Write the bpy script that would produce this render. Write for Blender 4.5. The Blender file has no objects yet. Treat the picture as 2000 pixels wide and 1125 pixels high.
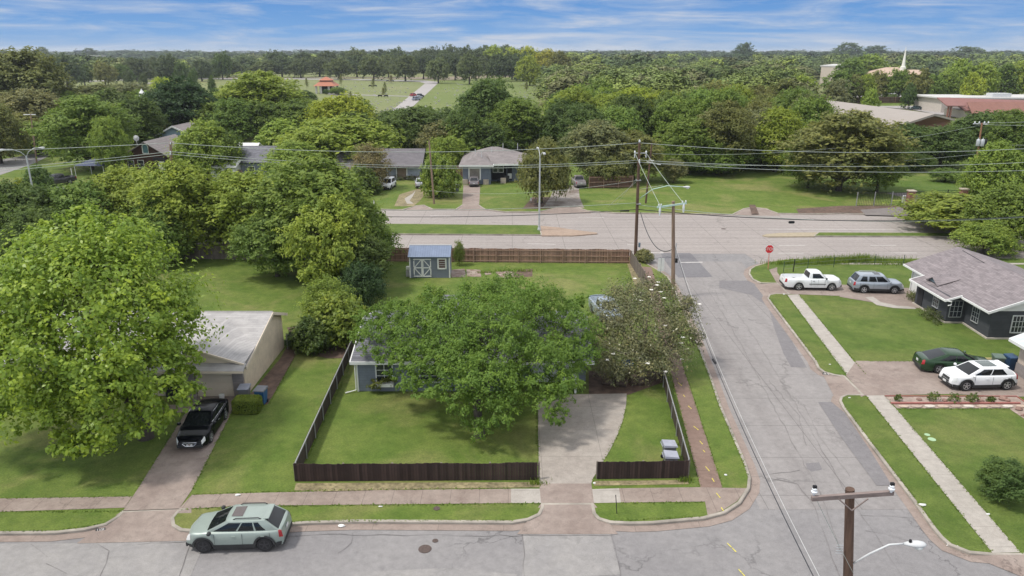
import bpy, math, random
import numpy as np
from mathutils import Vector, Matrix
R = math.radians
SC = bpy.context.scene
COL = SC.collection
# ---------------------------------------------------------------- camera
F, CX, CY, CAMH, HOR = 1450.0, 1000.0, 562.5, 21.4, 103.0
PITCH = math.atan((CY - HOR) / F)
cd = bpy.data.cameras.new('camera'); cam = bpy.data.objects.new('camera', cd); COL.objects.link(cam)
cam.location = (0, 0, CAMH); cam.rotation_euler = (math.pi / 2 - PITCH, 0, 0)
cd.sensor_width = 36; cd.lens = 36 * F / 2000.0; cd.clip_start = 0.5; cd.clip_end = 30000
SC.camera = cam
# ---------------------------------------------------------------- light
SUN_EL, SUN_AZ = R(61), R(-104)     # azimuth measured from +Y towards +X
EXPOSURE = 0.46
SC.view_settings.view_transform = 'Standard'; SC.view_settings.look = 'None'
SC.view_settings.exposure = EXPOSURE; SC.view_settings.gamma = 1
SC.cycles.max_bounces = 6; SC.cycles.diffuse_bounces = 4; SC.cycles.glossy_bounces = 3
SC.cycles.transmission_bounces = 4; SC.cycles.volume_bounces = 0
SC.cycles.sample_clamp_indirect = 8
sd = bpy.data.lights.new('sun', 'SUN'); sd.energy = 2.2; sd.angle = R(6); sd.color = (1, 0.955, 0.88)
sun = bpy.data.objects.new('sun', sd); COL.objects.link(sun)
sv = Vector((math.cos(SUN_EL) * math.sin(SUN_AZ), math.cos(SUN_EL) * math.cos(SUN_AZ), math.sin(SUN_EL)))
sun.rotation_euler = sv.to_track_quat('Z', 'Y').to_euler(); sun.location = (0, 0, 60)

W = bpy.data.worlds.new('World'); SC.world = W; W.use_nodes = True
nt = W.node_tree; nt.nodes.clear()
def N(t, typ, **kw):
    n = t.nodes.new(typ)
    for k, v in kw.items():
        if k.startswith('i_'):
            n.inputs[k[2:].replace('_', ' ')].default_value = v
        else: setattr(n, k, v)
    return n
def ramp(t, src, stops, interp='LINEAR'):
    r = t.nodes.new('ShaderNodeValToRGB'); r.color_ramp.interpolation = interp
    e = r.color_ramp.elements
    e[0].position, e[0].color = stops[0][0], tuple(stops[0][1]) + (1,)
    e[1].position, e[1].color = stops[1][0], tuple(stops[1][1]) + (1,)
    for p, c in stops[2:]:
        x = e.new(p); x.color = tuple(c) + (1,)
    t.links.new(src, r.inputs[0]); return r
out = N(nt, 'ShaderNodeOutputWorld'); bg = N(nt, 'ShaderNodeBackground', i_Strength=0.125)
sky = N(nt, 'ShaderNodeTexSky', sky_type='NISHITA', sun_disc=False, sun_elevation=SUN_EL, sun_rotation=SUN_AZ, altitude=200, air_density=1.0, dust_density=0.6, ozone_density=1.5)
tc = N(nt, 'ShaderNodeTexCoord'); sep = N(nt, 'ShaderNodeSeparateXYZ'); nt.links.new(tc.outputs['Generated'], sep.inputs[0])
# low band of sky: deep blue that pales towards the horizon
low = ramp(nt, sep.outputs['Z'], [(0.0, (.36, .54, .80)), (0.07, (.125, .345, .78)), (0.022, (.21, .45, .84)), (0.2, (.10, .22, .5))])
# streaky cirrus stretched along the horizon, in direction space
mp = N(nt, 'ShaderNodeMapping'); mp.inputs['Scale'].default_value = (2.6, 2.6, 26); mp.inputs['Rotation'].default_value = (0, R(-1.0), 0)
nt.links.new(tc.outputs['Generated'], mp.inputs[0])
n1 = N(nt, 'ShaderNodeTexNoise', i_Scale=1.9, i_Detail=8, i_Roughness=.58, i_Distortion=.9); nt.links.new(mp.outputs[0], n1.inputs['Vector'])
mp2 = N(nt, 'ShaderNodeMapping'); mp2.inputs['Scale'].default_value = (7, 7, 80); nt.links.new(tc.outputs['Generated'], mp2.inputs[0])
n2 = N(nt, 'ShaderNodeTexNoise', i_Scale=1.6, i_Detail=8, i_Roughness=.65); nt.links.new(mp2.outputs[0], n2.inputs['Vector'])
ad = N(nt, 'ShaderNodeMath', operation='MULTIPLY_ADD'); nt.links.new(n2.outputs['Fac'], ad.inputs[0]); ad.inputs[1].default_value = .40
hz = N(nt, 'ShaderNodeMapRange'); nt.links.new(sep.outputs['Z'], hz.inputs[0]); hz.inputs[1].default_value = 0; hz.inputs[2].default_value = .035; hz.inputs[3].default_value = .10; hz.inputs[4].default_value = 0
ad0 = N(nt, 'ShaderNodeMath', operation='ADD'); nt.links.new(n1.outputs['Fac'], ad0.inputs[0]); nt.links.new(hz.outputs[0], ad0.inputs[1]); nt.links.new(ad0.outputs[0], ad.inputs[2])
cm = ramp(nt, ad.outputs[0], [(.63, (0, 0, 0)), (.94, (.85, .85, .85)), (.76, (.26, .26, .26))])
mxc = N(nt, 'ShaderNodeMix', data_type='RGBA'); nt.links.new(cm.outputs[0], mxc.inputs['Factor'])
nt.links.new(low.outputs[0], mxc.inputs['A']); mxc.inputs['B'].default_value = (.74, .78, .86, 1)
sc10 = N(nt, 'ShaderNodeVectorMath', operation='SCALE'); sc10.inputs['Scale'].default_value = 5.0
nt.links.new(mxc.outputs['Result'], sc10.inputs[0])
# thin cloud veil over the upper Nishita sky
cl = N(nt, 'ShaderNodeTexNoise', i_Scale=2.2, i_Detail=6); nt.links.new(tc.outputs['Generated'], cl.inputs['Vector'])
cr = ramp(nt, cl.outputs['Fac'], [(.3, (.55, .55, .55)), (.65, (.92, .92, .92))])
mxu = N(nt, 'ShaderNodeMix', data_type='RGBA'); nt.links.new(cr.outputs[0], mxu.inputs['Factor'])
nt.links.new(sky.outputs[0], mxu.inputs['A']); mxu.inputs['B'].default_value = (7.4, 7.45, 7.6, 1)
bl = N(nt, 'ShaderNodeMapRange'); nt.links.new(sep.outputs['Z'], bl.inputs[0]); bl.inputs[1].default_value = .09; bl.inputs[2].default_value = .22
mxf = N(nt, 'ShaderNodeMix', data_type='RGBA'); nt.links.new(bl.outputs[0], mxf.inputs['Factor'])
nt.links.new(sc10.outputs[0], mxf.inputs['A']); nt.links.new(mxu.outputs['Result'], mxf.inputs['B'])
nt.links.new(mxf.outputs['Result'], bg.inputs[0]); nt.links.new(bg.outputs[0], out.inputs[0])

# ---------------------------------------------------------------- survey helpers (photo pixel -> true place)
cP, sP = math.cos(PITCH), math.sin(PITCH)
def at(x, y, z=0.0):
    u = (x - CX) / F; v = (y - CY) / F
    t = (z - CAMH) / (-sP - v * cP)
    return (u * t, (cP - v * sP) * t)
def atY(x, y, Y):
    u = (x - CX) / F; v = (y - CY) / F
    t = Y / (cP - v * sP)
    return Vector((u * t, Y, CAMH + (-sP - v * cP) * t))
def proj(X, Y, Z):
    d = Y * cP + (CAMH - Z) * sP
    return (CX + F * X / d, CY + F * ((CAMH - Z) * cP - Y * sP) / d)
# ---------------------------------------------------------------- materials
MATS = {}
def newmat(name):
    m = bpy.data.materials.new(name); m.use_nodes = True; t = m.node_tree; t.nodes.clear()
    o = N(t, 'ShaderNodeOutputMaterial'); p = N(t, 'ShaderNodeBsdfPrincipled'); t.links.new(p.outputs[0], o.inputs[0])
    return m, t, p, o
def plain(name, col, rough=.6, metal=0, var=.12, scale=3.0, bump=0, coat=0, spec=.5, bscale=None, stretch=None, var2=0, scale2=.4):
    if name in MATS: return MATS[name]
    m, t, p, o = newmat(name)
    g = N(t, 'ShaderNodeNewGeometry')
    vec = g.outputs['Position']
    if stretch:
        mp = N(t, 'ShaderNodeMapping'); mp.inputs['Scale'].default_value = stretch; t.links.new(vec, mp.inputs[0]); vec = mp.outputs[0]
    n = N(t, 'ShaderNodeTexNoise', i_Scale=scale, i_Detail=5, i_Roughness=.6); t.links.new(vec, n.inputs['Vector'])
    c = Vector(col)
    r = ramp(t, n.outputs['Fac'], [(.3, c * (1 - var)), (.7, [min(1, k) for k in c * (1 + var)])])
    last = r.outputs[0]
    if var2:
        n3 = N(t, 'ShaderNodeTexNoise', i_Scale=scale2, i_Detail=4, i_Roughness=.6); t.links.new(g.outputs['Position'], n3.inputs['Vector'])
        r3 = ramp(t, n3.outputs['Fac'], [(.35, (1 - var2,) * 3), (.65, (1 + var2 * .4,) * 3)])
        mm = N(t, 'ShaderNodeMix', data_type='RGBA', blend_type='MULTIPLY'); mm.inputs['Factor'].default_value = 1
        t.links.new(last, mm.inputs['A']); t.links.new(r3.outputs[0], mm.inputs['B']); last = mm.outputs['Result']
    t.links.new(last, p.inputs['Base Color'])
    p.inputs['Roughness'].default_value = rough; p.inputs['Metallic'].default_value = metal
    p.inputs['Coat Weight'].default_value = coat; p.inputs['Coat Roughness'].default_value = .06
    p.inputs['Specular IOR Level'].default_value = spec
    if bump:
        b = N(t, 'ShaderNodeBump', i_Strength=bump, i_Distance=.02)
        nb = N(t, 'ShaderNodeTexNoise', i_Scale=bscale or scale * 6, i_Detail=4); t.links.new(vec, nb.inputs['Vector'])
        t.links.new(nb.outputs['Fac'], b.inputs['Height']); t.links.new(b.outputs[0], p.inputs['Normal'])
    MATS[name] = m; return m
def grass_mat(name, a, b, dry, dryamt=.5, big=.12):
    m, t, p, o = newmat(name)
    g = N(t, 'ShaderNodeNewGeometry'); vec = g.outputs['Position']
    def noise(s, d=6, r=.6, st=None, dist=0):
        v = vec
        if st:
            mp = N(t, 'ShaderNodeMapping'); mp.inputs['Scale'].default_value = st; mp.inputs['Rotation'].default_value = (0, 0, .5); t.links.new(vec, mp.inputs[0]); v = mp.outputs[0]
        n = N(t, 'ShaderNodeTexNoise', i_Scale=s, i_Detail=d, i_Roughness=r, i_Distortion=dist); t.links.new(v, n.inputs['Vector']); return n.outputs['Fac']
    def mix(f, A, B, mode='MIX'):
        x = N(t, 'ShaderNodeMix', data_type='RGBA', blend_type=mode)
        if isinstance(f, float): x.inputs['Factor'].default_value = f
        else: t.links.new(f, x.inputs['Factor'])
        for k, s in (('A', A), ('B', B)):
            if isinstance(s, tuple): x.inputs[k].default_value = s + (1,)
            else: t.links.new(s, x.inputs[k])
        return x.outputs['Result']
    f1 = ramp(t, noise(.35, 6, .65), [(.38, (0, 0, 0)), (.62, (1, 1, 1))]).outputs[0]
    c = mix(f1, a, b)
    f2 = ramp(t, noise(big, 7, .62, dist=.6), [(.50, (0, 0, 0)), (.70, (dryamt,) * 3)]).outputs[0]
    c = mix(f2, c, dry)
    f3 = ramp(t, noise(9, 6, .75, st=(1, 2.2, 1)), [(.3, (.60, .62, .6)), (.7, (1.30, 1.26, 1.2))]).outputs[0]
    c = mix(1.0, c, f3, 'MULTIPLY')
    f4 = ramp(t, noise(1.6, 6, .7), [(.32, (.80, .82, .8)), (.66, (1.14, 1.12, 1.1))]).outputs[0]
    c = mix(1.0, c, f4, 'MULTIPLY')
    # sparse pale seed heads / clippings
    f5 = ramp(t, noise(26, 2, .5), [(.70, (0, 0, 0)), (.76, (.5, .5, .5))]).outputs[0]
    c = mix(f5, c, (.30, .30, .16))
    t.links.new(c, p.inputs['Base Color']); p.inputs['Roughness'].default_value = .85; p.inputs['Specular IOR Level'].default_value = .15
    b2 = N(t, 'ShaderNodeBump', i_Strength=.7, i_Distance=.06); t.links.new(noise(14, 5, .8), b2.inputs['Height']); t.links.new(b2.outputs[0], p.inputs['Normal'])
    MATS[name] = m; return m
PK = .73
def paving_mat(name, base, alt, stain, *, crack=.35, cscale=.22, joints=None, jw=.012, patch=.5, pscale=.35, streak=None, rough=.85):
    """weathered concrete / asphalt: colour patches, stains, wandering cracks, sawn joints (jx, jy spacing and offsets in metres)"""
    base, alt, stain = [tuple(k * PK for k in c) for c in (base, alt, stain)]
    m, t, p, o = newmat(name)
    g = N(t, 'ShaderNodeNewGeometry'); vec = g.outputs['Position']
    def noise(s, d=6, r=.6, st=None, dist=0):
        v = vec
        if st:
            mp = N(t, 'ShaderNodeMapping'); mp.inputs['Scale'].default_value = st; t.links.new(vec, mp.inputs[0]); v = mp.outputs[0]
        n = N(t, 'ShaderNodeTexNoise', i_Scale=s, i_Detail=d, i_Roughness=r, i_Distortion=dist); t.links.new(v, n.inputs['Vector']); return n
    def mix(f, A, B, mode='MIX'):
        x = N(t, 'ShaderNodeMix', data_type='RGBA', blend_type=mode)
        if isinstance(f, float): x.inputs['Factor'].default_value = f
        else: t.links.new(f, x.inputs['Factor'])
        for k, s in (('A', A), ('B', B)):
            if isinstance(s, tuple): x.inputs[k].default_value = s + (1,)
            else: t.links.new(s, x.inputs[k])
        return x.outputs['Result']
    c = mix(ramp(t, noise(pscale, 7, .62, dist=.4).outputs['Fac'], [(.4, (0, 0, 0)), (.62, (patch,) * 3)]).outputs[0], base, alt)
    if streak: c = mix(ramp(t, noise(1.0, 5, .6, st=streak).outputs['Fac'], [(.45, (0, 0, 0)), (.72, (.5, .5, .5))]).outputs[0], c, stain)
    c = mix(ramp(t, noise(.9, 8, .72, dist=1).outputs['Fac'], [(.57, (0, 0, 0)), (.72, (.55, .55, .55))]).outputs[0], c, stain)
    f3 = ramp(t, noise(22, 4, .7).outputs['Fac'], [(.3, (.86, .86, .86)), (.7, (1.12, 1.12, 1.12))]).outputs[0]
    c = mix(1.0, c, f3, 'MULTIPLY')
    f6 = ramp(t, noise(2.6, 6, .7).outputs['Fac'], [(.34, (.87, .87, .87)), (.66, (1.08, 1.08, 1.08))]).outputs[0]
    c = mix(1.0, c, f6, 'MULTIPLY')
    if crack:
        wob = noise(.8, 5, .6); v1 = N(t, 'ShaderNodeVectorMath', operation='MULTIPLY_ADD')
        v1.inputs[1].default_value = (3, 3, 0); t.links.new(wob.outputs['Color'], v1.inputs[0]); t.links.new(vec, v1.inputs[2])
        vo = N(t, 'ShaderNodeTexVoronoi', feature='DISTANCE_TO_EDGE', i_Scale=cscale); t.links.new(v1.outputs[0], vo.inputs['Vector'])
        f = ramp(t, vo.outputs['Distance'], [(0.0, (crack,) * 3), (.010, (0, 0, 0))]).outputs[0]
        gate = ramp(t, noise(.16, 3, .5).outputs['Fac'], [(.46, (0, 0, 0)), (.6, (1, 1, 1))]).outputs[0]
        f = mix(1.0, f, gate, 'MULTIPLY')
        c = mix(f, c, tuple(k * .4 for k in base))
    if joints:
        sp = N(t, 'ShaderNodeSeparateXYZ'); t.links.new(vec, sp.inputs[0])
        for ax, (step, off) in joints.items():
            a1 = N(t, 'ShaderNodeMath', operation='ADD'); t.links.new(sp.outputs[ax], a1.inputs[0]); a1.inputs[1].default_value = off + 1000 * step
            a2 = N(t, 'ShaderNodeMath', operation='MODULO'); t.links.new(a1.outputs[0], a2.inputs[0]); a2.inputs[1].default_value = step
            a3 = N(t, 'ShaderNodeMath', operation='LESS_THAN'); t.links.new(a2.outputs[0], a3.inputs[0]); a3.inputs[1].default_value = jw * 2
            a4 = N(t, 'ShaderNodeMath', operation='MULTIPLY'); t.links.new(a3.outputs[0], a4.inputs[0]); a4.inputs[1].default_value = .55
            c = mix(a4.outputs[0], c, tuple(k * .35 for k in base))
    t.links.new(c, p.inputs['Base Color']); p.inputs['Roughness'].default_value = rough; p.inputs['Specular IOR Level'].default_value = .25
    b = N(t, 'ShaderNodeBump', i_Strength=.25, i_Distance=.01); t.links.new(noise(40, 3).outputs['Fac'], b.inputs['Height']); t.links.new(b.outputs[0], p.inputs['Normal'])
    MATS[name] = m; return m
def lap_mat(name, col, dark, axis='Z', step=.15, w=.12, var=.2, rough=.75, jit=0, cols=None, vstep=0):
    """boards or shingle courses: dark line each `step` along an axis, tone varying per cell"""
    m, t, p, o = newmat(name)
    tcn = N(t, 'ShaderNodeTexCoord'); sp = N(t, 'ShaderNodeSeparateXYZ'); t.links.new(tcn.outputs['Object'], sp.inputs[0])
    a1 = N(t, 'ShaderNodeMath', operation='ADD'); t.links.new(sp.outputs[axis], a1.inputs[0]); a1.inputs[1].default_value = 500 * step
    dv = N(t, 'ShaderNodeMath', operation='DIVIDE'); t.links.new(a1.outputs[0], dv.inputs[0]); dv.inputs[1].default_value = step
    fl = N(t, 'ShaderNodeMath', operation='FLOOR'); t.links.new(dv.outputs[0], fl.inputs[0])
    fr = N(t, 'ShaderNodeMath', operation='FRACT'); t.links.new(dv.outputs[0], fr.inputs[0])
    ln = N(t, 'ShaderNodeMath', operation='LESS_THAN'); t.links.new(fr.outputs[0], ln.inputs[0]); ln.inputs[1].default_value = w
    cmb = N(t, 'ShaderNodeCombineXYZ'); t.links.new(fl.outputs[0], cmb.inputs[0])
    if vstep:
        oth = cols or 'X'
        b1 = N(t, 'ShaderNodeMath', operation='DIVIDE'); t.links.new(sp.outputs[oth], b1.inputs[0]); b1.inputs[1].default_value = vstep
        b0 = N(t, 'ShaderNodeMath', operation='MULTIPLY'); t.links.new(fl.outputs[0], b0.inputs[0]); b0.inputs[1].default_value = .37
        b2 = N(t, 'ShaderNodeMath', operation='ADD'); t.links.new(b1.outputs[0], b2.inputs[0]); t.links.new(b0.outputs[0], b2.inputs[1])
        b3 = N(t, 'ShaderNodeMath', operation='FLOOR'); t.links.new(b2.outputs[0], b3.inputs[0]); t.links.new(b3.outputs[0], cmb.inputs[1])
    wn = N(t, 'ShaderNodeTexWhiteNoise', noise_dimensions='3D'); t.links.new(cmb.outputs[0], wn.inputs['Vector'])
    c = Vector(col)
    r = ramp(t, wn.outputs['Value'], [(0, c * (1 - var)), (1, c * (1 + var * .6))])
    mx = N(t, 'ShaderNodeMix', data_type='RGBA'); t.links.new(ln.outputs[0], mx.inputs['Factor']); t.links.new(r.outputs[0], mx.inputs['A']); mx.inputs['B'].default_value = tuple(dark) + (1,)
    n = N(t, 'ShaderNodeTexNoise', i_Scale=1.3, i_Detail=7, i_Roughness=.7); t.links.new(tcn.outputs['Object'], n.inputs['Vector'])
    r2 = ramp(t, n.outputs['Fac'], [(.3, (.82, .82, .82)), (.7, (1.12, 1.11, 1.1))])
    m2 = N(t, 'ShaderNodeMix', data_type='RGBA', blend_type='MULTIPLY'); m2.inputs['Factor'].default_value = 1
    t.links.new(mx.outputs['Result'], m2.inputs['A']); t.links.new(r2.outputs[0], m2.inputs['B'])
    t.links.new(m2.outputs['Result'], p.inputs['Base Color']); p.inputs['Roughness'].default_value = rough; p.inputs['Specular IOR Level'].default_value = .25
    MATS[name] = m; return m
def leaf_mat(name, warm=(1.35, 1.2, .75), cool=(.72, .82, .8), trans=.3, gloss=.45):
    m, t, p, o = newmat(name)
    oi = N(t, 'ShaderNodeObjectInfo'); a = N(t, 'ShaderNodeAttribute', attribute_name='v')
    r = ramp(t, a.outputs['Fac'], [(0, cool), (1, warm), (.5, (1, 1, 1))])
    mx = N(t, 'ShaderNodeMix', data_type='RGBA', blend_type='MULTIPLY'); mx.inputs['Factor'].default_value = 1
    t.links.new(oi.outputs['Color'], mx.inputs['A']); t.links.new(r.outputs[0], mx.inputs['B'])
    g = N(t, 'ShaderNodeNewGeometry')
    n = N(t, 'ShaderNodeTexNoise', i_Scale=.9, i_Detail=3); t.links.new(g.outputs['Position'], n.inputs['Vector'])
    r2 = ramp(t, n.outputs['Fac'], [(.35, (.84, .86, .82)), (.65, (1.2, 1.12, .95))])
    m2 = N(t, 'ShaderNodeMix', data_type='RGBA', blend_type='MULTIPLY'); m2.inputs['Factor'].default_value = 1
    t.links.new(mx.outputs['Result'], m2.inputs['A']); t.links.new(r2.outputs[0], m2.inputs['B'])
    t.links.new(m2.outputs['Result'], p.inputs['Base Color']); p.inputs['Roughness'].default_value = gloss; p.inputs['Specular IOR Level'].default_value = .3
    tr = N(t, 'ShaderNodeBsdfTranslucent'); t.links.new(m2.outputs['Result'], tr.inputs[0])
    ms = N(t, 'ShaderNodeMixShader'); ms.inputs[0].default_value = trans
    t.links.new(p.outputs[0], ms.inputs[1]); t.links.new(tr.outputs[0], ms.inputs[2]); t.links.new(ms.outputs[0], o.inputs[0])
    MATS[name] = m; return m
def bark_mat(name, col):
    return plain(name, col, rough=.9, var=.35, scale=2.5, stretch=(4, 4, .8), bump=.5, bscale=9)
# ---------------------------------------------------------------- mesh builder
class MB:
    def __init__(s): s.v = []; s.f = []; s.mi = []; s.cur = 0
    def add(s, vs, fs):
        b = len(s.v); s.v += [tuple(map(float, v)) for v in vs]
        for f in fs: s.f.append([b + i for i in f]); s.mi.append(s.cur)
        return s
    def poly(s, pts): return s.add(pts, [list(range(len(pts)))])
    def box(s, c, size, rz=0, ry=0, rx=0):
        hx, hy, hz = [k / 2 for k in size]
        M = Matrix.Rotation(rz, 3, 'Z') @ Matrix.Rotation(ry, 3, 'Y') @ Matrix.Rotation(rx, 3, 'X'); c = Vector(c)
        vs = [c + M @ Vector((x, y, z)) for z in (-hz, hz) for x, y in ((-hx, -hy), (hx, -hy), (hx, hy), (-hx, hy))]
        return s.add(vs, [(3, 2, 1, 0), (4, 5, 6, 7), (0, 1, 5, 4), (1, 2, 6, 5), (2, 3, 7, 6), (3, 0, 4, 7)])
    def bx(s, x0, x1, y0, y1, z0, z1): return s.box(((x0 + x1) / 2, (y0 + y1) / 2, (z0 + z1) / 2), (abs(x1 - x0), abs(y1 - y0), abs(z1 - z0)))
    def bevbox(s, c, size, b=.03, rz=0):
        hx, hy, hz = [k / 2 for k in size]; rings = []
        for z, ins in ((-hz, b), (-hz + b, 0), (hz - b, 0), (hz, b)):
            rr = []
            for sx, sy in ((-1, -1), (1, -1), (1, 1), (-1, 1)):
                a, bb = (b, 0) if sx * sy > 0 else (0, b)
                for q in (0, 1):
                    dx, dy = ((0, b) if q == 0 else (b, 0)) if sx * sy > 0 else ((b, 0) if q == 0 else (0, b))
                    rr.append((sx * (hx - dx - ins * .7), sy * (hy - dy - ins * .7), z))
            rings.append(rr)
        M = Matrix.Rotation(rz, 3, 'Z'); c = Vector(c)
        vs = [c + M @ Vector(p) for r in rings for p in r]; n = 8
        fs = [[k * n + i, k * n + (i + 1) % n, (k + 1) * n + (i + 1) % n, (k + 1) * n + i] for k in range(3) for i in range(n)]
        fs += [list(range(n - 1, -1, -1)), [3 * n + i for i in range(n)]]
        return s.add(vs, fs)
    def prism(s, pts, z0, z1, top=True, bottom=True):
        n = len(pts); A = sum(pts[i][0] * pts[(i + 1) % n][1] - pts[(i + 1) % n][0] * pts[i][1] for i in range(n))
        if A < 0: pts = pts[::-1]
        vs = [(p[0], p[1], z0) for p in pts] + [(p[0], p[1], z1) for p in pts]
        fs = [[i, (i + 1) % n, n + (i + 1) % n, n + i] for i in range(n)]
        if top: fs.append([n + i for i in range(n)])
        if bottom: fs.append(list(range(n - 1, -1, -1)))
        return s.add(vs, fs)
    def sheet(s, pts, z):
        n = len(pts); A = sum(pts[i][0] * pts[(i + 1) % n][1] - pts[(i + 1) % n][0] * pts[i][1] for i in range(n))
        if A < 0: pts = pts[::-1]
        return s.poly([(p[0], p[1], z) for p in pts])
    def tube(s, path, rad, n=8, cap=True):
        path = [Vector(p) for p in path]
        if not hasattr(rad, '__len__'): rad = [rad] * len(path)
        rings = []; ref = None
        for i, p in enumerate(path):
            d = (path[min(i + 1, len(path) - 1)] - path[max(i - 1, 0)]).normalized()
            if ref is None: ref = Vector((0, 0, 1)) if abs(d.z) < .9 else Vector((1, 0, 0))
            u = d.cross(ref)
            if u.length < 1e-4: u = d.cross(Vector((0, 1, 0)))
            u.normalize(); w = d.cross(u); ref = w.cross(d) if False else ref
            rings.append([p + (u * math.cos(a) + w * math.sin(a)) * rad[i] for a in [2 * math.pi * k / n for k in range(n)]])
        vs = [q for r in rings for q in r]
        fs = [[k * n + i, k * n + (i + 1) % n, (k + 1) * n + (i + 1) % n, (k + 1) * n + i] for k in range(len(path) - 1) for i in range(n)]
        if cap: fs += [list(range(n))[::-1], [(len(path) - 1) * n + i for i in range(n)]]
        return s.add(vs, fs)
    def lathe(s, prof, c=(0, 0, 0), n=16, axis='Z'):
        vs = []
        for r, h in prof:
            for k in range(n):
                a = 2 * math.pi * k / n; x, y = r * math.cos(a), r * math.sin(a)
                p = (x, y, h) if axis == 'Z' else ((x, h, y) if axis == 'Y' else (h, x, y))
                vs.append((p[0] + c[0], p[1] + c[1], p[2] + c[2]))
        fs = [[k * n + i, k * n + (i + 1) % n, (k + 1) * n + (i + 1) % n, (k + 1) * n + i] for k in range(len(prof) - 1) for i in range(n)]
        fs += [list(range(n))[::-1], [(len(prof) - 1) * n + i for i in range(n)]]
        return s.add(vs, fs)
    def ball(s, c, r, n=10, jit=0, seed=0):
        rr = random.Random(seed); r = r if hasattr(r, '__len__') else (r, r, r); vs = []; m = max(4, n // 2)
        for i in range(m + 1):
            th = math.pi * i / m
            for k in range(n):
                a = 2 * math.pi * k / n; j = 1 + rr.uniform(-jit, jit)
                vs.append((c[0] + r[0] * math.sin(th) * math.cos(a) * j, c[1] + r[1] * math.sin(th) * math.sin(a) * j, c[2] + r[2] * math.cos(th) * (j if 0 < i < m else 1)))
        return s.add(vs, [[i * n + k, (i + 1) * n + k, (i + 1) * n + (k + 1) % n, i * n + (k + 1) % n] for i in range(m) for k in range(n)])
    def build(s, name, mat, parent=None, smooth=False, loc=None):
        me = bpy.data.meshes.new(name); me.from_pydata(s.v, [], s.f)
        for mm in (mat if isinstance(mat, (list, tuple)) else [mat]): me.materials.append(mm)
        if any(s.mi): me.polygons.foreach_set('material_index', s.mi)
        if smooth:
            me.polygons.foreach_set('use_smooth', [True] * len(s.f))
            if smooth != 'all': me.set_sharp_from_angle(angle=R(smooth if smooth is not True else 35))
        me.update()
        o = bpy.data.objects.new(name, me); COL.objects.link(o)
        if parent is not None: o.parent = parent
        if loc: o.location = loc
        return o
def tag(o, label, cat, group=None):
    o['label'] = label; o['category'] = cat
    if group: o['group'] = group
    return o
def struct(o): o['kind'] = 'structure'; return o
def thing(name, label, cat, loc=(0, 0, 0), rz=0, group=None):
    o = bpy.data.objects.new(name, None); COL.objects.link(o); o.location = loc; o.rotation_euler = (0, 0, rz); o.empty_display_size = .3
    return tag(o, label, cat, group)
def dup(src, loc, rz=None, label=None, group=None, scale=None):
    r = src.copy(); COL.objects.link(r); r.location = loc
    if rz is not None: r.rotation_euler = (0, 0, rz)
    if scale: r.scale = scale
    if label: r['label'] = label
    if group: r['group'] = group
    for ch in list(src.children):
        c = ch.copy(); COL.objects.link(c); c.parent = r
        for g in list(ch.children):
            d = g.copy(); COL.objects.link(d); d.parent = c
    return r
def offset(poly, d):
    """grow polygon outwards by d"""
    n = len(poly); A = sum(poly[i][0] * poly[(i + 1) % n][1] - poly[(i + 1) % n][0] * poly[i][1] for i in range(n)); sg = 1 if A > 0 else -1
    outp = []
    for i in range(n):
        p0, p1, p2 = Vector(poly[i - 1]), Vector(poly[i]), Vector(poly[(i + 1) % n])
        a = (p1 - p0).normalized(); b = (p2 - p1).normalized()
        na = Vector((a.y, -a.x)) * sg; nb = Vector((b.y, -b.x)) * sg
        m = na + nb
        if m.length < .2: m = na
        m.normalize(); k = d / max(.45, m.dot(na)); outp.append(tuple(p1 + m * k))
    return outp
def P(*pts, z=.13): return [at(x, y, z) for x, y in pts]
def text_mesh(s, size, extrude=.003):
    cu = bpy.data.curves.new('t', 'FONT'); cu.body = s; cu.size = size; cu.extrude = extrude; cu.align_x = 'CENTER'; cu.align_y = 'CENTER'
    o = bpy.data.objects.new('t', cu); COL.objects.link(o); bpy.context.view_layer.update()
    me = bpy.data.meshes.new_from_object(o.evaluated_get(bpy.context.evaluated_depsgraph_get()))
    bpy.data.objects.remove(o); return me
# ================================================================ ground, roads, pavements
GRASS = grass_mat('lawn_grass', (.098, .154, .030), (.140, .188, .044), (.240, .225, .095), .85)
GRASS2 = grass_mat('lush_grass', (.082, .132, .026), (.122, .168, .040), (.19, .19, .07), .6)
FIELD = grass_mat('field_grass', (.150, .185, .065), (.21, .225, .10), (.27, .25, .13), .6, big=.03)
CONC = paving_mat('road_concrete', (.345, .322, .312), (.40, .372, .358), (.25, .228, .22), crack=.55, cscale=.10, pscale=.12, joints={'X': (4.6, 1.2), 'Y': (3.7, .6)}, jw=.02, patch=.8, streak=(.8, .025, 1))
AVE = paving_mat('avenue_concrete', (.42, .375, .35), (.48, .43, .40), (.29, .25, .235), crack=.6, cscale=.07, pscale=.05, joints={'X': (6.1, 0), 'Y': (3.4, .5)}, jw=.03, streak=(.03, 1.4, 1), patch=.8)
ASPH = paving_mat('street_asphalt', (.300, .286, .286), (.355, .338, .332), (.215, .205, .205), crack=.8, cscale=.16, pscale=.14, patch=.85)
OLDP = paving_mat('worn_pale_asphalt', (.40, .38, .365), (.34, .325, .32), (.22, .21, .205), crack=.85, cscale=.3, pscale=.5, patch=.8)
DARKP = paving_mat('dark_patch_asphalt', (.255, .24, .245), (.29, .275, .275), (.20, .19, .19), crack=.5, cscale=.3)
GUT = paving_mat('gutter_concrete', (.36, .285, .245), (.44, .36, .315), (.22, .165, .14), crack=.5, cscale=.35, joints={'X': (3.1, .4)}, pscale=.6)
KERB = plain('kerb_concrete', (.34, .305, .26), rough=.9, var=.22, scale=1.4, var2=.25, scale2=.5)
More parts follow.
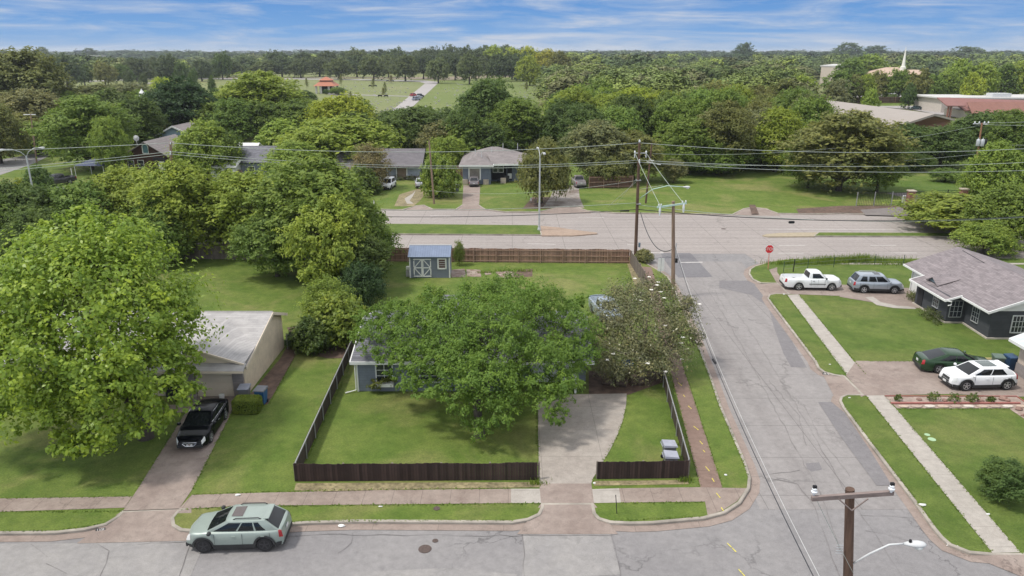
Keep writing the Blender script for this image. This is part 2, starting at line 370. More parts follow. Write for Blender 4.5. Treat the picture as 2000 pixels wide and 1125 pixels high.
WALK = paving_mat('sidewalk_concrete', (.335, .265, .225), (.42, .345, .295), (.20, .15, .125), crack=.7, cscale=.30, joints={'X': (1.45, .2)}, pscale=.7, patch=.8)
WALKS = paving_mat('side_sidewalk_concrete', (.27, .185, .15), (.34, .245, .20), (.17, .11, .09), crack=.6, cscale=.3, joints={'Y': (1.75, .2)}, pscale=.5)
WALKN = paving_mat('new_sidewalk_concrete', (.50, .455, .405), (.56, .52, .465), (.40, .355, .31), crack=0, joints={'Y': (1.5, .1)}, pscale=.5)
DRIVE = paving_mat('driveway_concrete', (.43, .38, .335), (.50, .45, .40), (.30, .255, .225), crack=0, joints={'X': (3.35, 1.75), 'Y': (3.05, .35)}, pscale=.5, patch=.7)
APRON = paving_mat('apron_concrete', (.34, .27, .235), (.42, .345, .30), (.19, .14, .12), crack=.6, cscale=.3, pscale=.5, patch=.95)
DIRT = plain('bare_soil', (.12, .078, .058), rough=.95, var=.4, scale=2.2, bump=.5, var2=.2)
DRYG = plain('dry_verge', (.24, .20, .11), rough=.95, var=.45, scale=5, bump=.4, var2=.3, scale2=.8)
PAINT = plain('yellow_paint', (.72, .62, .06), rough=.8, var=.15)
WLINE = plain('lane_paint', (.60, .57, .54), rough=.8, var=.25, scale=1.5)

# terrain reaching the horizon, rising gently far away
def terr(x, y):
    d = math.hypot(x, y); k = max(0, min(1, (d - 900) / 1600)); return .10 + 9.5 * k * k * (3 - 2 * k) + (math.sin(x * .0021 + 1) * 1.2 + math.sin(y * .0017 + x * .0009) * 1.2) * k
xs = [-9000, -6000, -4000, -2500, -1700, -1200, -900, -700, -500, -350, -220, -120, 0, 120, 220, 350, 500, 700, 900, 1200, 1700, 2500, 4000, 6000, 9000]
ys = [-60, 0, 60, 108, 160, 230, 300, 400, 520, 660, 820, 1000, 1250, 1500, 1800, 2200, 2700, 3500, 5000, 7500, 12000]
vs, fs = [], []
for yy in ys:
    for xx in xs: vs.append((xx, yy, -.12 if yy < 110 else terr(xx, yy)))
nx = len(xs)
for j in range(len(ys) - 1):
    for i in range(nx - 1): fs.append([j * nx + i, j * nx + i + 1, (j + 1) * nx + i + 1, (j + 1) * nx + i])
m = MB(); m.add(vs, fs); struct(m.build('ground', FIELD))
def sheet(name, pts, z, mat):
    m = MB(); m.sheet(pts, z); return struct(m.build(name, mat))
sheet('road', [(-150, -20), (150, -20), (150, 112), (-150, 112)], -.006, ASPH)
# side street surface (pale concrete) and avenue (pinkish concrete)
sheet('side_street', [(12.2, 31.5), (22.6, 31.5), (24.6, 77), (14.4, 77)], .0, CONC)
sheet('avenue', [(-150, 77), (13.8, 77), (14.2, 80.2), (26, 80.2), (26.5, 74.6), (150, 74.6), (150, 107), (-150, 110)], .006, AVE)

# ---- block A : the near block left of the side street
A_front = [(-900, 1052), (0, 1038), (110, 1037), (165, 1031), (205, 1022), (230, 1007), (238, 998), (372, 993), (350, 999), (340, 1011), (342, 1024), (356, 1032), (378, 1034),
           (480, 1027), (600, 1018), (700, 1015), (1000, 1017), (1030, 1012), (1050, 1003), (1057, 990), (1057, 983), (1159, 983), (1161, 990), (1164, 1003), (1172, 1011), (1192, 1017),
           (1230, 1019), (1274, 1018), (1373, 1009), (1411, 999), (1441, 980), (1459, 952), (1461, 932), (1452, 904), (1404, 791), (1387, 740), (1365, 682), (1312, 556), (1303, 541), (1290, 531)]
A_poly = P(*A_front) + [(13.6, 77.5), (12.0, 79.4), (-150, 80.5)]
B_front = [(1545, 506), (1520, 509), (1497, 514), (1476, 520), (1467, 526), (1465, 534), (1472, 545), (1487, 552), (1519, 552.5), (1543, 574.5), (1517, 574), (1505, 576), (1502, 582), (1510, 594), (1550, 646),
           (1595, 705), (1601, 718), (1612, 726), (1630, 731), (1650, 734), (1688, 772), (1655, 772), (1646, 776), (1644, 783), (1650, 795), (1705, 868), (1791, 980), (1828, 1031), (1842, 1048), (1858, 1062),
           (1894, 1076), (1938, 1080)]
B_poly = [(150, 79)] + P(*B_front) + [(29.5, 27.9), (150, 27.9)]
C_poly = P((-900, 398), (400, 405), (700, 407), (786, 409), (815, 401), (828, 400), (846, 408), (890, 408), (902, 400), (935, 400), (948, 408), (985, 413), (1050, 413), (1095, 404), (1128, 404), (1148, 411),
           (1200, 415), (1430, 418), (1452, 407), (1470, 404), (1495, 407), (1520, 416), (1600, 417), (1640, 416), (1720, 418), (2600, 428)) + [(150, 170), (-150, 170)]
def block(pts, gut=.62, grass=GRASS, k=.16):
    g = MB(); g.sheet(offset(pts, gut), .012); struct(g.build('gutter', GUT))
    o1 = offset(pts, k); m = MB(); m.prism(o1, -.1, .12, top=False, bottom=False); n = len(o1); p0 = offset(pts, k - .03)
    m.add([(p[0], p[1], .12) for p in o1] + [(p[0], p[1], .15) for p in p0] + [(p[0], p[1], .15) for p in pts] + [(p[0], p[1], .10) for p in offset(pts, -.02)],
          [[j * n + i, j * n + (i + 1) % n, (j + 1) * n + (i + 1) % n, (j + 1) * n + i] for j in range(3) for i in range(n)])
    struct(m.build('kerb', KERB)); g = MB(); g.sheet(pts, .13); return struct(g.build('lawn', grass))
block(A_poly); block(B_poly, grass=GRASS2); block(C_poly, gut=.3)

# ---- sidewalks and driveways of block A
z1 = .146
sheet('sidewalk', P((-900, 986), (0, 974), (258, 970), (244, 992), (0, 1000), (-900, 1014)), z1, WALK)
sheet('sidewalk', P((375, 967), (500, 963), (720, 958), (998, 955), (998, 983), (600, 987), (480, 988), (348, 995)), z1, WALK)
sheet('sidewalk', P((998, 955), (1054, 955), (1057, 983), (998, 983)), z1 + .002, WALKN)
sheet('sidewalk', P((1154, 956), (1209, 954), (1213, 982), (1160, 983)), z1 + .002, WALKN)
sheet('sidewalk', P((1209, 954), (1368, 952), (1411, 953), (1458, 954), (1440, 979), (1410, 998), (1382, 1007), (1377, 980), (1213, 982)), z1, WALK)
sheet('sidewalk', P((1253, 521), (1272, 522), (1342, 740), (1411, 953), (1368, 952), (1313, 740)), z1 + .004, WALKS)
drv = P((1050, 772), (1224, 769), (1223, 790), (1217, 820), (1206, 850), (1190, 882), (1172, 912), (1158, 935), (1155, 945), (1053, 945))
sheet('driveway', drv, z1 + .006, DRIVE)
def apron(top, bot, zt=z1 + .004, zb=.016):
    """driveway apron falling from the sidewalk to the gutter"""
    tp = [at(x, y, zt) for x, y in top]; bt = [at(x, y, zb) for x, y in bot]; m = MB(); n = len(tp)
    m.add([(p[0], p[1], zt) for p in tp] + [(p[0], p[1], zb) for p in bt], [[i + 1, i, n + i, n + i + 1] for i in range(n - 1)]); struct(m.build('driveway_apron', APRON))
sheet('driveway', P((1053, 945), (1155, 945), (1160, 983), (1057, 983)), z1 + .006, APRON)
apron([(1057, 983), (1160, 983)], [(1010, 1043), (1207, 1043)])
apron([(238, 998), (374, 993)], [(150, 1061), (372, 1056)])
sheet('driveway', P((370, 772), (462, 772), (458, 795), (375, 957), (268, 957), (363, 805)), z1, APRON)
sheet('driveway', P((268, 957), (375, 957), (349, 995), (240, 999)), z1 + .004, APRON)
sheet('path', P((300, 792), (370, 790), (363, 806), (290, 806)), z1 + .004, APRON)
# planting strips, worn ground
sheet('soil_bed', P((548, 700), (560, 678), (588, 676), (523, 790), (488, 792), (482, 778)), z1, DIRT)
sheet('worn_ground', P((578, 944), (1052, 942), (1053, 952), (800, 956), (640, 961), (575, 958)), z1, DRYG)
sheet('worn_ground', P((1160, 940), (1345, 938), (1346, 946), (1160, 949)), z1, DRYG)
sheet('soil_bed', P((1150, 725), (1290, 725), (1300, 745), (1225, 772), (1150, 772)), z1 - .004, DIRT)
sheet('soil_bed', P((560, 640), (680, 620), (712, 612), (700, 700), (640, 700), (590, 690)), z1 - .004, DIRT)
sheet('soil_bed', P((980, 530), (1040, 525), (1040, 540), (985, 545)), z1 - .008, DIRT)
sheet('worn_ground', P((1225, 515), (1252, 515), (1268, 560), (1240, 560)), z1 - .008, DRYG)
for a in [((880, 527), (908, 525), (910, 541), (882, 542)), ((911, 526), (938, 527), (940, 541), (912, 540)), ((968, 531), (1002, 530), (1004, 543), (972, 543)), ((945, 531), (958, 530), (960, 536), (948, 537))]:
    sheet('broken_slab', P(*a), z1, paving_mat('broken_concrete', (.46, .38, .33), (.26, .17, .13), (.20, .12, .09), crack=.9, cscale=1.2, pscale=1.6, patch=.9) if 'broken_concrete' not in MATS else MATS['broken_concrete'])
# ---- block B
sheet('sidewalk', P((1537.5, 576), (1560, 575), (1690, 733), (1655, 734)), z1, WALKN)
sheet('sidewalk', P((1691, 772), (1727, 772), (1993, 1079), (1938, 1080)), z1, WALKN)
sheet('sidewalk', P((1502, 527), (1518, 522), (1518, 532), (1534, 553), (1517, 553)), z1, WALK)
sheet('sidewalk', P((1640, 513.5), (2300, 514), (2300, 517), (1640, 516.5)), z1, WALKN)
sheet('driveway', P((1519, 552.5), (1800, 570), (1790, 600), (1690, 580), (1543, 574.5)), z1 + .002, APRON)
sheet('driveway', P((1640, 556), (1780, 563), (1806, 573), (1830, 600), (1800, 603), (1700, 590), (1640, 580)), z1 + .004, APRON)
apron([(1519, 552.5), (1543, 574.5)], [(1474, 556), (1492, 579)])
sheet('path', P((1690, 581), (1705, 580), (1720, 590), (1750, 597), (1785, 600), (1790, 604), (1745, 602), (1712, 596)), z1 + .006, WALKN)
sheet('driveway', P((1652, 734), (1672, 705), (1800, 706), (2300, 706), (2300, 775), (1990, 775), (1850, 770), (1688, 773)), z1 + .002, APRON)
apron([(1651, 734), (1689, 772)], [(1597, 712), (1640, 795)])
sheet('sidewalk', P((1655, 734), (1690, 733), (1727, 772), (1691, 772)), z1 + .006, APRON)
sheet('gravel_bed', P((1728, 774), (1985, 774), (2010, 790), (2010, 825), (1970, 798), (1752, 798)), z1 + .006,
      paving_mat('river_gravel', (.50, .40, .34), (.36, .27, .225), (.22, .16, .13), crack=.9, cscale=3.2, pscale=3, patch=.9))
apron([(1938, 1080), (2300, 1080)], [(1870, 1075), (2300, 1250)], zt=.146)
# ---- block C, north side of the avenue
sheet('driveway', P((905, 362), (938, 362), (936, 400), (903, 400)), z1, APRON)
apron([(902, 400), (937, 400)], [(888, 411), (952, 411)])
apron([(812, 401), (830, 401)], [(783, 411), (850, 411)])
sheet('driveway', P((1085, 362), (1130, 362), (1132, 385), (1140, 404), (1085, 404), (1060, 405), (1075, 385)), z1, paving_mat('crumbling_pad', (.46, .42, .38), (.20, .15, .12), (.20, .15, .12), crack=.8, cscale=.6, pscale=.35, patch=.9))
apron([(1060, 405), (1140, 404)], [(1050, 417), (1155, 417)])
sheet('soil_bed', P((1040, 385), (1085, 385), (1075, 408), (1020, 408)), z1 - .004, DIRT)
apron([(1452, 407), (1498, 407)], [(1425, 421), (1525, 421)])
sheet('soil_bed', P((1463, 400), (1475, 400), (1482, 418), (1468, 418)), z1 + .008, DIRT)
sheet('worn_ground', P((780, 380), (812, 370), (826, 366), (834, 376), (820, 392), (808, 403), (770, 403)), z1, DRYG)
sheet('path', P((790, 388), (806, 378), (812, 372), (806, 384), (800, 392), (808, 398), (795, 398)), z1 + .004, WALKN)
sheet('soil_bed', P((1555, 408), (1640, 402), (1765, 402), (1765, 418), (1640, 416), (1560, 417)), z1, DIRT)
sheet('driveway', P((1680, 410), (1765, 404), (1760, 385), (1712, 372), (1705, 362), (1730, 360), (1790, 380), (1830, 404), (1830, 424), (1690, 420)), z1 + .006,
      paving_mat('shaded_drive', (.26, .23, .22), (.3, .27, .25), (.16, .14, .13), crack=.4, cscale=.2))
# road at far left (side street leading north)
sheet('road', P((-600, 330), (0, 312), (60, 302), (90, 296), (98, 304), (60, 322), (0, 342), (-600, 390)), z1, OLDP)
# ---- avenue medians
def median(pts, nose=None):
    p = P(*pts); m = MB(); m.prism(offset(p, .15), -.1, .15, bottom=False); struct(m.build('kerb', KERB)); sheet('median_grass', p, .165, GRASS2)
    if nose: q = P(*nose); m = MB(); m.prism(q, -.1, .13, bottom=False); struct(m.build('median_nose', paving_mat('nose_' + str(int(nose[0][0])), NC[0], NC[1], NC[2], crack=.5, cscale=.2)))
NC = ((.46, .34, .26), (.50, .39, .31), (.30, .21, .17))
median([(-900, 428), (400, 434), (720, 437), (1050, 440.5), (1054, 450), (1056, 458), (720, 456), (400, 456), (-900, 462)], [(1056, 441), (1090, 444), (1130, 450), (1165, 454), (1167, 456), (1120, 460), (1058, 460)])
NC = ((.50, .42, .30), (.47, .40, .29), (.36, .28, .2))
median([(1600, 454.5), (2400, 457), (2400, 463), (1592, 460.5)], [(1592, 461.5), (1598, 454), (1560, 454), (1520, 455), (1497, 457), (1489, 459.5), (1500, 462)])
# lane markings on the avenue
def line(pts, w=.11, z=.014, mat=WLINE, name='lane_marking'):
    m = MB()
    for (a, b) in pts:
        p, q = Vector(at(*a, z)), Vector(at(*b, z)); d = (q - p).normalized(); n = Vector((-d.y, d.x)) * w / 2
        m.poly([(p.x - n.x, p.y - n.y, z), (q.x - n.x, q.y - n.y, z), (q.x + n.x, q.y + n.y, z), (p.x + n.x, p.y + n.y, z)])
    return struct(m.build(name, mat))
line([((520, 470), (560, 470)), ((640, 470.5), (690, 471)), ((1030, 476), (1085, 477)), ((1225, 478), (1245, 478)), ((1290, 492), (1295, 492)), ((1522, 479), (1573, 479)), ((1700, 479), (1750, 479)), ((1520, 494.5), (1570, 494.5)),
      ((1740, 494), (1790, 494)), ((1500, 447.5), (1790, 449)), ((840, 421.5), (880, 421.8)), ((1130, 424), (1180, 424.5)), ((1245, 427), (1290, 427.5))])
line([((1248, 493), (1296, 494)), ((1330, 512.5), (1372, 512))], w=.2)
# darker asphalt patches and older overlays on the near streets
def patch(name, mat, z, *pts): sheet(name, P(*pts, z=z), z, mat)
patch('road_patch', OLDP, .002, (-900, 1073), (0, 1062), (150, 1061), (372, 1056), (400, 1060), (372, 1125), (360, 1200), (-900, 1300))
patch('road_patch', OLDP, .003, (1021, 1044), (1192, 1042), (1200, 1075), (1207, 1100), (1212, 1122), (1100, 1128), (1020, 1125), (1023, 1080))
patch('road_patch', OLDP, .003, (690, 1118), (760, 1114), (880, 1109), (1010, 1122), (1010, 1150), (700, 1150))
patch('road_patch', DARKP, .016, (1598, 785), (1624, 785), (1650, 806), (1700, 880), (1742, 948), (1712, 948), (1690, 918), (1640, 850))
patch('road_patch', DARKP, .006, (1500, 598), (1506, 596), (1530, 636), (1576, 718), (1545, 717), (1530, 690), (1512, 640))
patch('road_patch', DARKP, .006, (1574, 905), (1600, 903), (1606, 917), (1585, 921), (1576, 915))
patch('road_patch', DARKP, .010, (1405, 548), (1480, 548), (1483, 562), (1500, 600), (1468, 576), (1405, 562))
patch('road_patch', paving_mat('grey_overlay', (.235, .225, .235), (.275, .265, .27), (.17, .165, .17), crack=.4, cscale=.2), .010, (1290, 494), (1348, 494), (1366, 512), (1392, 541), (1325, 542), (1306, 520))
# tar-filled joints and long cracks in the streets
TAR = plain('tar_seal', (.155, .142, .14), rough=.8, var=.3)
def crackline(pts, w=.05, z=.0165, seed=1):
    rr = random.Random(seed); P0 = [Vector(at(*p, z)) for p in pts]; path = []
    for a, b in zip(P0, P0[1:]):
        L = (b - a).length; k = max(2, int(L / .6)); nrm = Vector((-(b - a).y, (b - a).x)).normalized()
        for i in range(k): path.append(a.lerp(b, i / k) + nrm * rr.uniform(-.07, .07))
    path.append(P0[-1]); m = MB(); L, Rr = [], []
    for i, p in enumerate(path):
        d = (path[min(i + 1, len(path) - 1)] - path[max(i - 1, 0)]).normalized(); n = Vector((-d.y, d.x)) * w * rr.uniform(.15, .8) / 2
        L.append((p.x + n.x, p.y + n.y, z)); Rr.append((p.x - n.x, p.y - n.y, z))
    k = len(L); m.add(L + Rr, [[i, k + i, k + i + 1, i + 1] for i in range(k - 1)]); return m
m = MB()
for q, (w, pts) in enumerate([(.05, [(1370, 545), (1440, 660), (1530, 830), (1600, 960), (1660, 1125)]), (.04, [(1405, 562), (1480, 668), (1560, 800), (1640, 940), (1720, 1060), (1762, 1125)]), (.05, [(1500, 935), (1560, 945), (1590, 990), (1640, 1125)]),
                               (.04, [(1440, 935), (1562, 918)]), (.04, [(1395, 700), (1500, 705)]), (.03, [(1420, 640), (1500, 642), (1560, 660)]), (.05, [(1395, 566), (1420, 610)]), (.04, [(1680, 1005), (1790, 1010)]), (.04, [(1690, 1035), (1800, 1060)]),
                               (.05, [(190, 1062), (215, 1075), (195, 1125)]), (.05, [(372, 1060), (350, 1125)]), (.03, [(90, 1100), (130, 1120)]), (.03, [(60, 1062), (95, 1090)]), (.04, [(1195, 1045), (1212, 1125)]), (.035, [(690, 1040), (685, 1060), (660, 1080)]),
                               (.04, [(1500, 740), (1560, 812), (1575, 870)]), (.03, [(1545, 780), (1570, 790), (1600, 850), (1660, 930)]), (.05, [(1020, 1044), (1024, 1125)]), (.05, [(270, 1062), (640, 1044), (1000, 1046), (1200, 1046)])]):
    c = crackline(pts, w, .018 if q < 4 else .0185, q); m.add(c.v, c.f)
struct(m.build('crack_seal', TAR))
# yellow survey paint dashes
m = MB()
for (x, y, a, l) in [(1330, 752, .3, .55), (1337, 774, .2, .3), (1349, 797, .3, .45), (1362, 838, .35, .55), (1371, 866, .2, .4), (1376, 882, .2, .25), (1384, 918, .2, .5), (1394, 939, .1, .35), (1405, 970, .2, .45), (1412, 996, .1, .3), (1434, 1074, .35, .7), (1452, 1122, .3, .5), (1323, 740, .3, .4), (1312, 712, .3, .4)]:
    zz = z1 + .012 if y < 1010 else .02; p = Vector(at(x, y, zz)); d = Vector((math.sin(-a), math.cos(a))); n = Vector((d.y, -d.x)) * .024
    for k in (0, 1):
        q = p + d * l / 2 * k
        m.poly([(q.x - n.x - d.x * l * .2, q.y - n.y - d.y * l * .2, zz), (q.x + n.x - d.x * l * .2, q.y + n.y - d.y * l * .2, zz), (q.x + n.x * .6 + d.x * l * .25, q.y + n.y * .6 + d.y * l * .25, zz), (q.x - n.x * .6 + d.x * l * .25, q.y - n.y * .6 + d.y * l * .25, zz)])
struct(m.build('paint_marking', PAINT))
# ---- far ground features: cemetery lanes, church lot
LANE = paving_mat('cemetery_lane_paving', (.46, .43, .415), (.52, .48, .46), (.38, .35, .33), crack=0, pscale=.03)
def far(name, mat, z, *pts): sheet(name, [at(x, y, z) for x, y in pts], z, mat)
far('cemetery_lane', LANE, .30, (765, 216), (798, 216), (855, 163), (857, 160), (830, 157), (700, 154.5), (560, 153), (300, 153), (120, 160), (120, 161.6), (300, 154.6), (560, 154.8), (700, 156.6), (820, 160), (830, 163))
far('cemetery_path', LANE, .31, (640, 183), (800, 187.5), (800, 188.6), (640, 184.4))
far('cemetery_path', LANE, .31, (250, 166), (300, 160), (300, 162.5), (250, 168.5))
far('cemetery_lawn', grass_mat('cemetery_grass', (.16, .19, .075), (.20, .22, .10), (.25, .24, .13), .5, big=.02), .22, (560, 150), (857, 152), (830, 165), (765, 218), (700, 240), (560, 200))
far('cemetery_lawn', grass_mat('mown_grass', (.13, .175, .05), (.16, .195, .06), (.22, .22, .10), .4, big=.03), .24, (860, 158), (1045, 150), (1070, 225), (940, 250), (795, 218))
far('dirt_strip', plain('leaf_litter', (.20, .16, .11), rough=.95, var=.3, scale=.2), .26, (430, 151.5), (870, 150), (1040, 144), (1040, 148), (870, 156), (700, 153), (430, 152.8))
far('church_lot', LANE, .30, (1640, 172), (1760, 176), (1790, 190), (1650, 194))
far('church_lot', LANE, .31, (1700, 207), (1850, 206), (2100, 208), (2100, 232), (1860, 228), (1780, 214))
far('church_lawn', GRASS, .28, (1655, 195), (1870, 198), (1990, 200), (1990, 207), (1700, 209))
far('church_lawn', FIELD, .27, (1600, 165), (1990, 172), (1990, 190), (1600, 195))
far('lawn', grass_mat('school_lawn', (.075, .13, .022), (.10, .15, .03), (.15, .17, .05), .3), .2, (1690, 372), (1710, 350), (1860, 356), (1880, 376), (1730, 376))
far('meadow_patch', FIELD, .25, (1310, 152), (1360, 152), (1362, 164), (1330, 166))
# ================================================================ vehicles
GLASS = plain('car_glass', (.010, .012, .014), rough=.05, var=.05, spec=.45)
RUB = plain('tyre_rubber', (.02, .02, .021), rough=.85, var=.2, scale=8)
TRIM = plain('black_trim', (.028, .029, .03), rough=.6, var=.1)
CHROME = plain('bright_metal', (.62, .63, .65), rough=.25, metal=.9, var=.05)
RIMS = plain('silver_rim', (.50, .51, .53), rough=.35, metal=.6, var=.1)
RIMD = plain('black_rim', (.05, .05, .055), rough=.4, metal=.4, var=.1)
LAMPW = plain('headlamp_glass', (.62, .63, .62), rough=.12, var=.1, coat=.5)
LAMPR = plain('tail_lamp_red', (.34, .012, .015), rough=.2, var=.1, coat=.5)
PLATE = plain('number_plate', (.62, .63, .62), rough=.5, var=.1)
def paint(name, col, metal=.25, rough=.35): return plain(name, col, rough=rough, metal=metal, var=.05, scale=2, coat=.35, spec=.35)
def interp(pts, x):
    if x <= pts[0][0]: return pts[0][1]
    for (a, b), (c, d) in zip(pts, pts[1:]):
        if x <= c: return b + (d - b) * (x - a) / (c - a)
    return pts[-1][1]
def vehicle(name, label, cat, col, L=4.5, Wd=1.82, H=1.6, wb=2.7, wr=.34, clr=.2, belt=.98, hood=.92, nose=.72, deck=.95, tail=.85, cowl=.95, rf=.25, rr=-1.55, rb=-2.0,
            wt=.60, rim=RIMS, clad=False, rails=None, sunroof=None, pill=((.05, .47), (.53, .86)), fo=.86, bed=None, group=None, roofcol=None, lod=0, lampr=(3, 5), chrome=False, mirror=None, spoiler=False, bandlow=False):
    """x forward. cowl/rf/rr/rb: windshield base, roof front, roof rear, rear-glass base (x); fo: front overhang"""
    t = thing(name, label, cat, group=group); hw = Wd / 2
    xf = L / 2; wxf = xf - fo; wxr = wxf - wb; ns = 52 if lod == 0 else 30
    xs = sorted(set([round(-L / 2 + L * i / ns, 3) for i in range(ns + 1)]))
    top = [(-L / 2, tail), (-L / 2 + .06, tail + .04), (rb - .02 if not bed else bed[0], deck), (rb + .2 if not bed else bed[1], belt if not bed else deck), (cowl, belt - .0), (cowl + .25, hood), (xf - .28, (hood + nose) / 2 + .06), (xf, nose)]
    ra = wr * 1.17
    def zb(x):
        z = clr + (.05 if abs(x) > L / 2 - .25 else 0)
        for c in (wxf, wxr):
            if abs(x - c) < ra: z = max(z, wr + math.sqrt(max(0, ra * ra - (x - c) ** 2)))
        return z
    def ring(x):
        e = abs(2 * x / L); w = hw * (1 - (.27 if x > 0 else .17) * e ** 7 - .02 * e ** 2); zt = interp(top, x); b = zb(x); lo = min(b, zt - .12)
        zs = zt - .07
        rows = [(w * .97, lo), (w, lo + (zs - lo) * .30), (w * 1.0, lo + (zs - lo) * .62), (w * .985, zs), (w * .93, zt - .012)]
        if bed and bed[0] < x < bed[1]: rows += [(w * .86, zt), (w * .85, bed[2]), (0, bed[2])]
        else: rows += [(w * .80, zt + .008), (w * .45, zt + .025), (0, zt + .03)]
        tk = max(0, (abs(x) - .80 * L / 2) / (.2 * L / 2)) ** 2; sg = 1 if x > 0 else -1
        tuck = ([.05, -.02, 0, .06, .10, .12, .06, .03] if sg > 0 else [.06, -.02, .0, .05, .07, .09, .05, .04])
        return [(x - sg * tk * tuck[j], y, z) for j, (y, z) in enumerate(rows)]
    G = [ring(x) for x in xs]; nr = len(G[0])
    body = MB(); vs = []; idx = {}
    for i, g in enumerate(G):
        for j, (x, y, z) in enumerate(g):
            for s in (1, -1):
                if y == 0 and s == -1: idx[i, j, -1] = idx[i, j, 1]; continue
                idx[i, j, s] = len(vs); vs.append((x, y * s, z))
    fs = []
    for i in range(len(xs) - 1):
        for j in range(nr - 1):
            for s in (1, -1):
                q = [idx[i, j, s], idx[i + 1, j, s], idx[i + 1, j + 1, s], idx[i, j + 1, s]]; fs.append(q if s < 0 else q[::-1])
    for i, rev in ((0, False), (len(xs) - 1, True)):
        for j in range(nr - 1):
            q = [idx[i, j, 1], idx[i, j, -1], idx[i, j + 1, -1], idx[i, j + 1, 1]]; q = list(dict.fromkeys(q)); fs.append(q if rev else q[::-1])
    body.add(vs, fs)
    # underbody so that the arches read dark
    def cabin_pt(side, s, h, off=0.0):
        """point on the greenhouse side: s along (0 rear..1 front), h 0 belt..1 roof edge"""
        xb, xt = rb + (cowl - rb) * s, rr + (rf - rr) * s; wbt = hw * .90; bul = math.sin(h * math.pi) * .025 + off
        ends = 1 - .07 * abs(2 * s - 1) ** 3
        y = (wbt + (hw * wt * 1.22 - wbt) * h) * ends + bul; x = xb + (xt - xb) * h; zt = H - .075
        return (x, side * y, belt - .03 + (zt - belt + .03) * h)
    NS = 10; hs = [0, .35, .7, 1]
    cb = MB()
    for side in (1, -1):
        pts = [cabin_pt(side, s / NS, h) for h in hs for s in range(NS + 1)]; n = NS + 1
        cb.add(pts, [([j * n + i, j * n + i + 1, (j + 1) * n + i + 1, (j + 1) * n + i] if side < 0 else [j * n + i + 1, j * n + i, (j + 1) * n + i, (j + 1) * n + i + 1]) for j in range(3) for i in range(NS)])
    def endpt(s, k, h, off=0):
        a, b = cabin_pt(1, s, h), cabin_pt(-1, s, h); f = (k + 1) / 2; bow = (1 - k * k) * .09 * (1 if s > .5 else -.6)
        p = Vector(a).lerp(Vector(b), f); return (p.x + bow * (1 - .5 * h) + off * (1 if s > .5 else -1), p.y, p.z + (1 - k * k) * .02 * h + off * .5)
    for s in (0, 1):
        ks = [-1, -.5, 0, .5, 1]; pts = [endpt(s, k, h) for h in hs for k in ks]; n = 5
        cb.add(pts, [([j * n + i, j * n + i + 1, (j + 1) * n + i + 1, (j + 1) * n + i] if s == 0 else [j * n + i + 1, j * n + i, (j + 1) * n + i, (j + 1) * n + i + 1]) for j in range(3) for i in range(4)])
    # roof with rounded shoulders
    rp = []; ks = [-1, -.86, -.4, 0, .4, .86, 1]; ss = [0, .06, .3, .6, .92, 1]
    for s in ss:
        for k in ks:
            a, b = Vector(cabin_pt(1, s, 1)), Vector(cabin_pt(-1, s, 1)); p = a.lerp(b, (1 - k) / 2) if False else a.lerp(b, (k + 1) / 2)
            lift = .062 * (1 - abs(k) ** 6) * (1 if 0 < s < 1 else .35) + .012 * (1 - k * k); bow = (1 - k * k) * (.045 if s == 1 else (-.03 if s == 0 else 0))
            rp.append((p.x + bow, p.y, p.z + lift))
    n = len(ks); cb.add(rp, [[j * n + i, j * n + i + 1, (j + 1) * n + i + 1, (j + 1) * n + i] for j in range(len(ss) - 1) for i in range(n - 1)])
    body.add(cb.v, cb.f)
    bo = body.build('body', col, t, smooth=52)
    u = MB(); u.bx(-L / 2 + .25, L / 2 - .25, -hw * .8, hw * .8, clr + .02, clr + .32); u.build('underbody', TRIM, t)
    # glass
    def pane(s0, s1, h0, h1, side, nm='side_window', sl=0, sr=0):
        g = MB(); ps = []
        for h in (h0, (h0 + h1) / 2, h1):
            for q in range(4):
                f = (h - h0) / (h1 - h0); a, b = s0 + sl * f, s1 + sr * f; ps.append(cabin_pt(side, a + (b - a) * q / 3, h, .010))
        g.add(ps, [([j * 4 + i, j * 4 + i + 1, (j + 1) * 4 + i + 1, (j + 1) * 4 + i] if side < 0 else [j * 4 + i + 1, j * 4 + i, (j + 1) * 4 + i, (j + 1) * 4 + i + 1]) for j in range(2) for i in range(3)])
        if chrome and nm == 'side_window':
            g.build(nm, GLASS, t, smooth=True); MB().tube([cabin_pt(side, s0, h0, .016), cabin_pt(side, s1, h0, .016)], .012, 5).build('chrome_strip', CHROME, t); MB().tube([cabin_pt(side, s0 + sl, h1, .016), cabin_pt(side, s1 + sr, h1, .016)], .010, 5).build('chrome_strip', CHROME, t); return
        g.build(nm, GLASS, t, smooth=True)
    for side in (1, -1):
        for (a, b, *e) in pill: pane(a, b, .14, .90, side, sl=e[0] if e else 0, sr=e[1] if len(e) > 1 else 0)
    for s, nm in ((1, 'windshield'), (0, 'rear_window')):
        g = MB(); ks = [-.90, -.45, 0, .45, .90]; ps = [endpt(s, k * (1 if h < .5 else .97), h, .012) for h in (.08, .5, .93) for k in ks]
        g.add(ps, [([j * 5 + i, j * 5 + i + 1, (j + 1) * 5 + i + 1, (j + 1) * 5 + i] if s == 0 else [j * 5 + i + 1, j * 5 + i, (j + 1) * 5 + i, (j + 1) * 5 + i + 1]) for j in range(2) for i in range(4)])
        g.build(nm, GLASS, t, smooth=True)
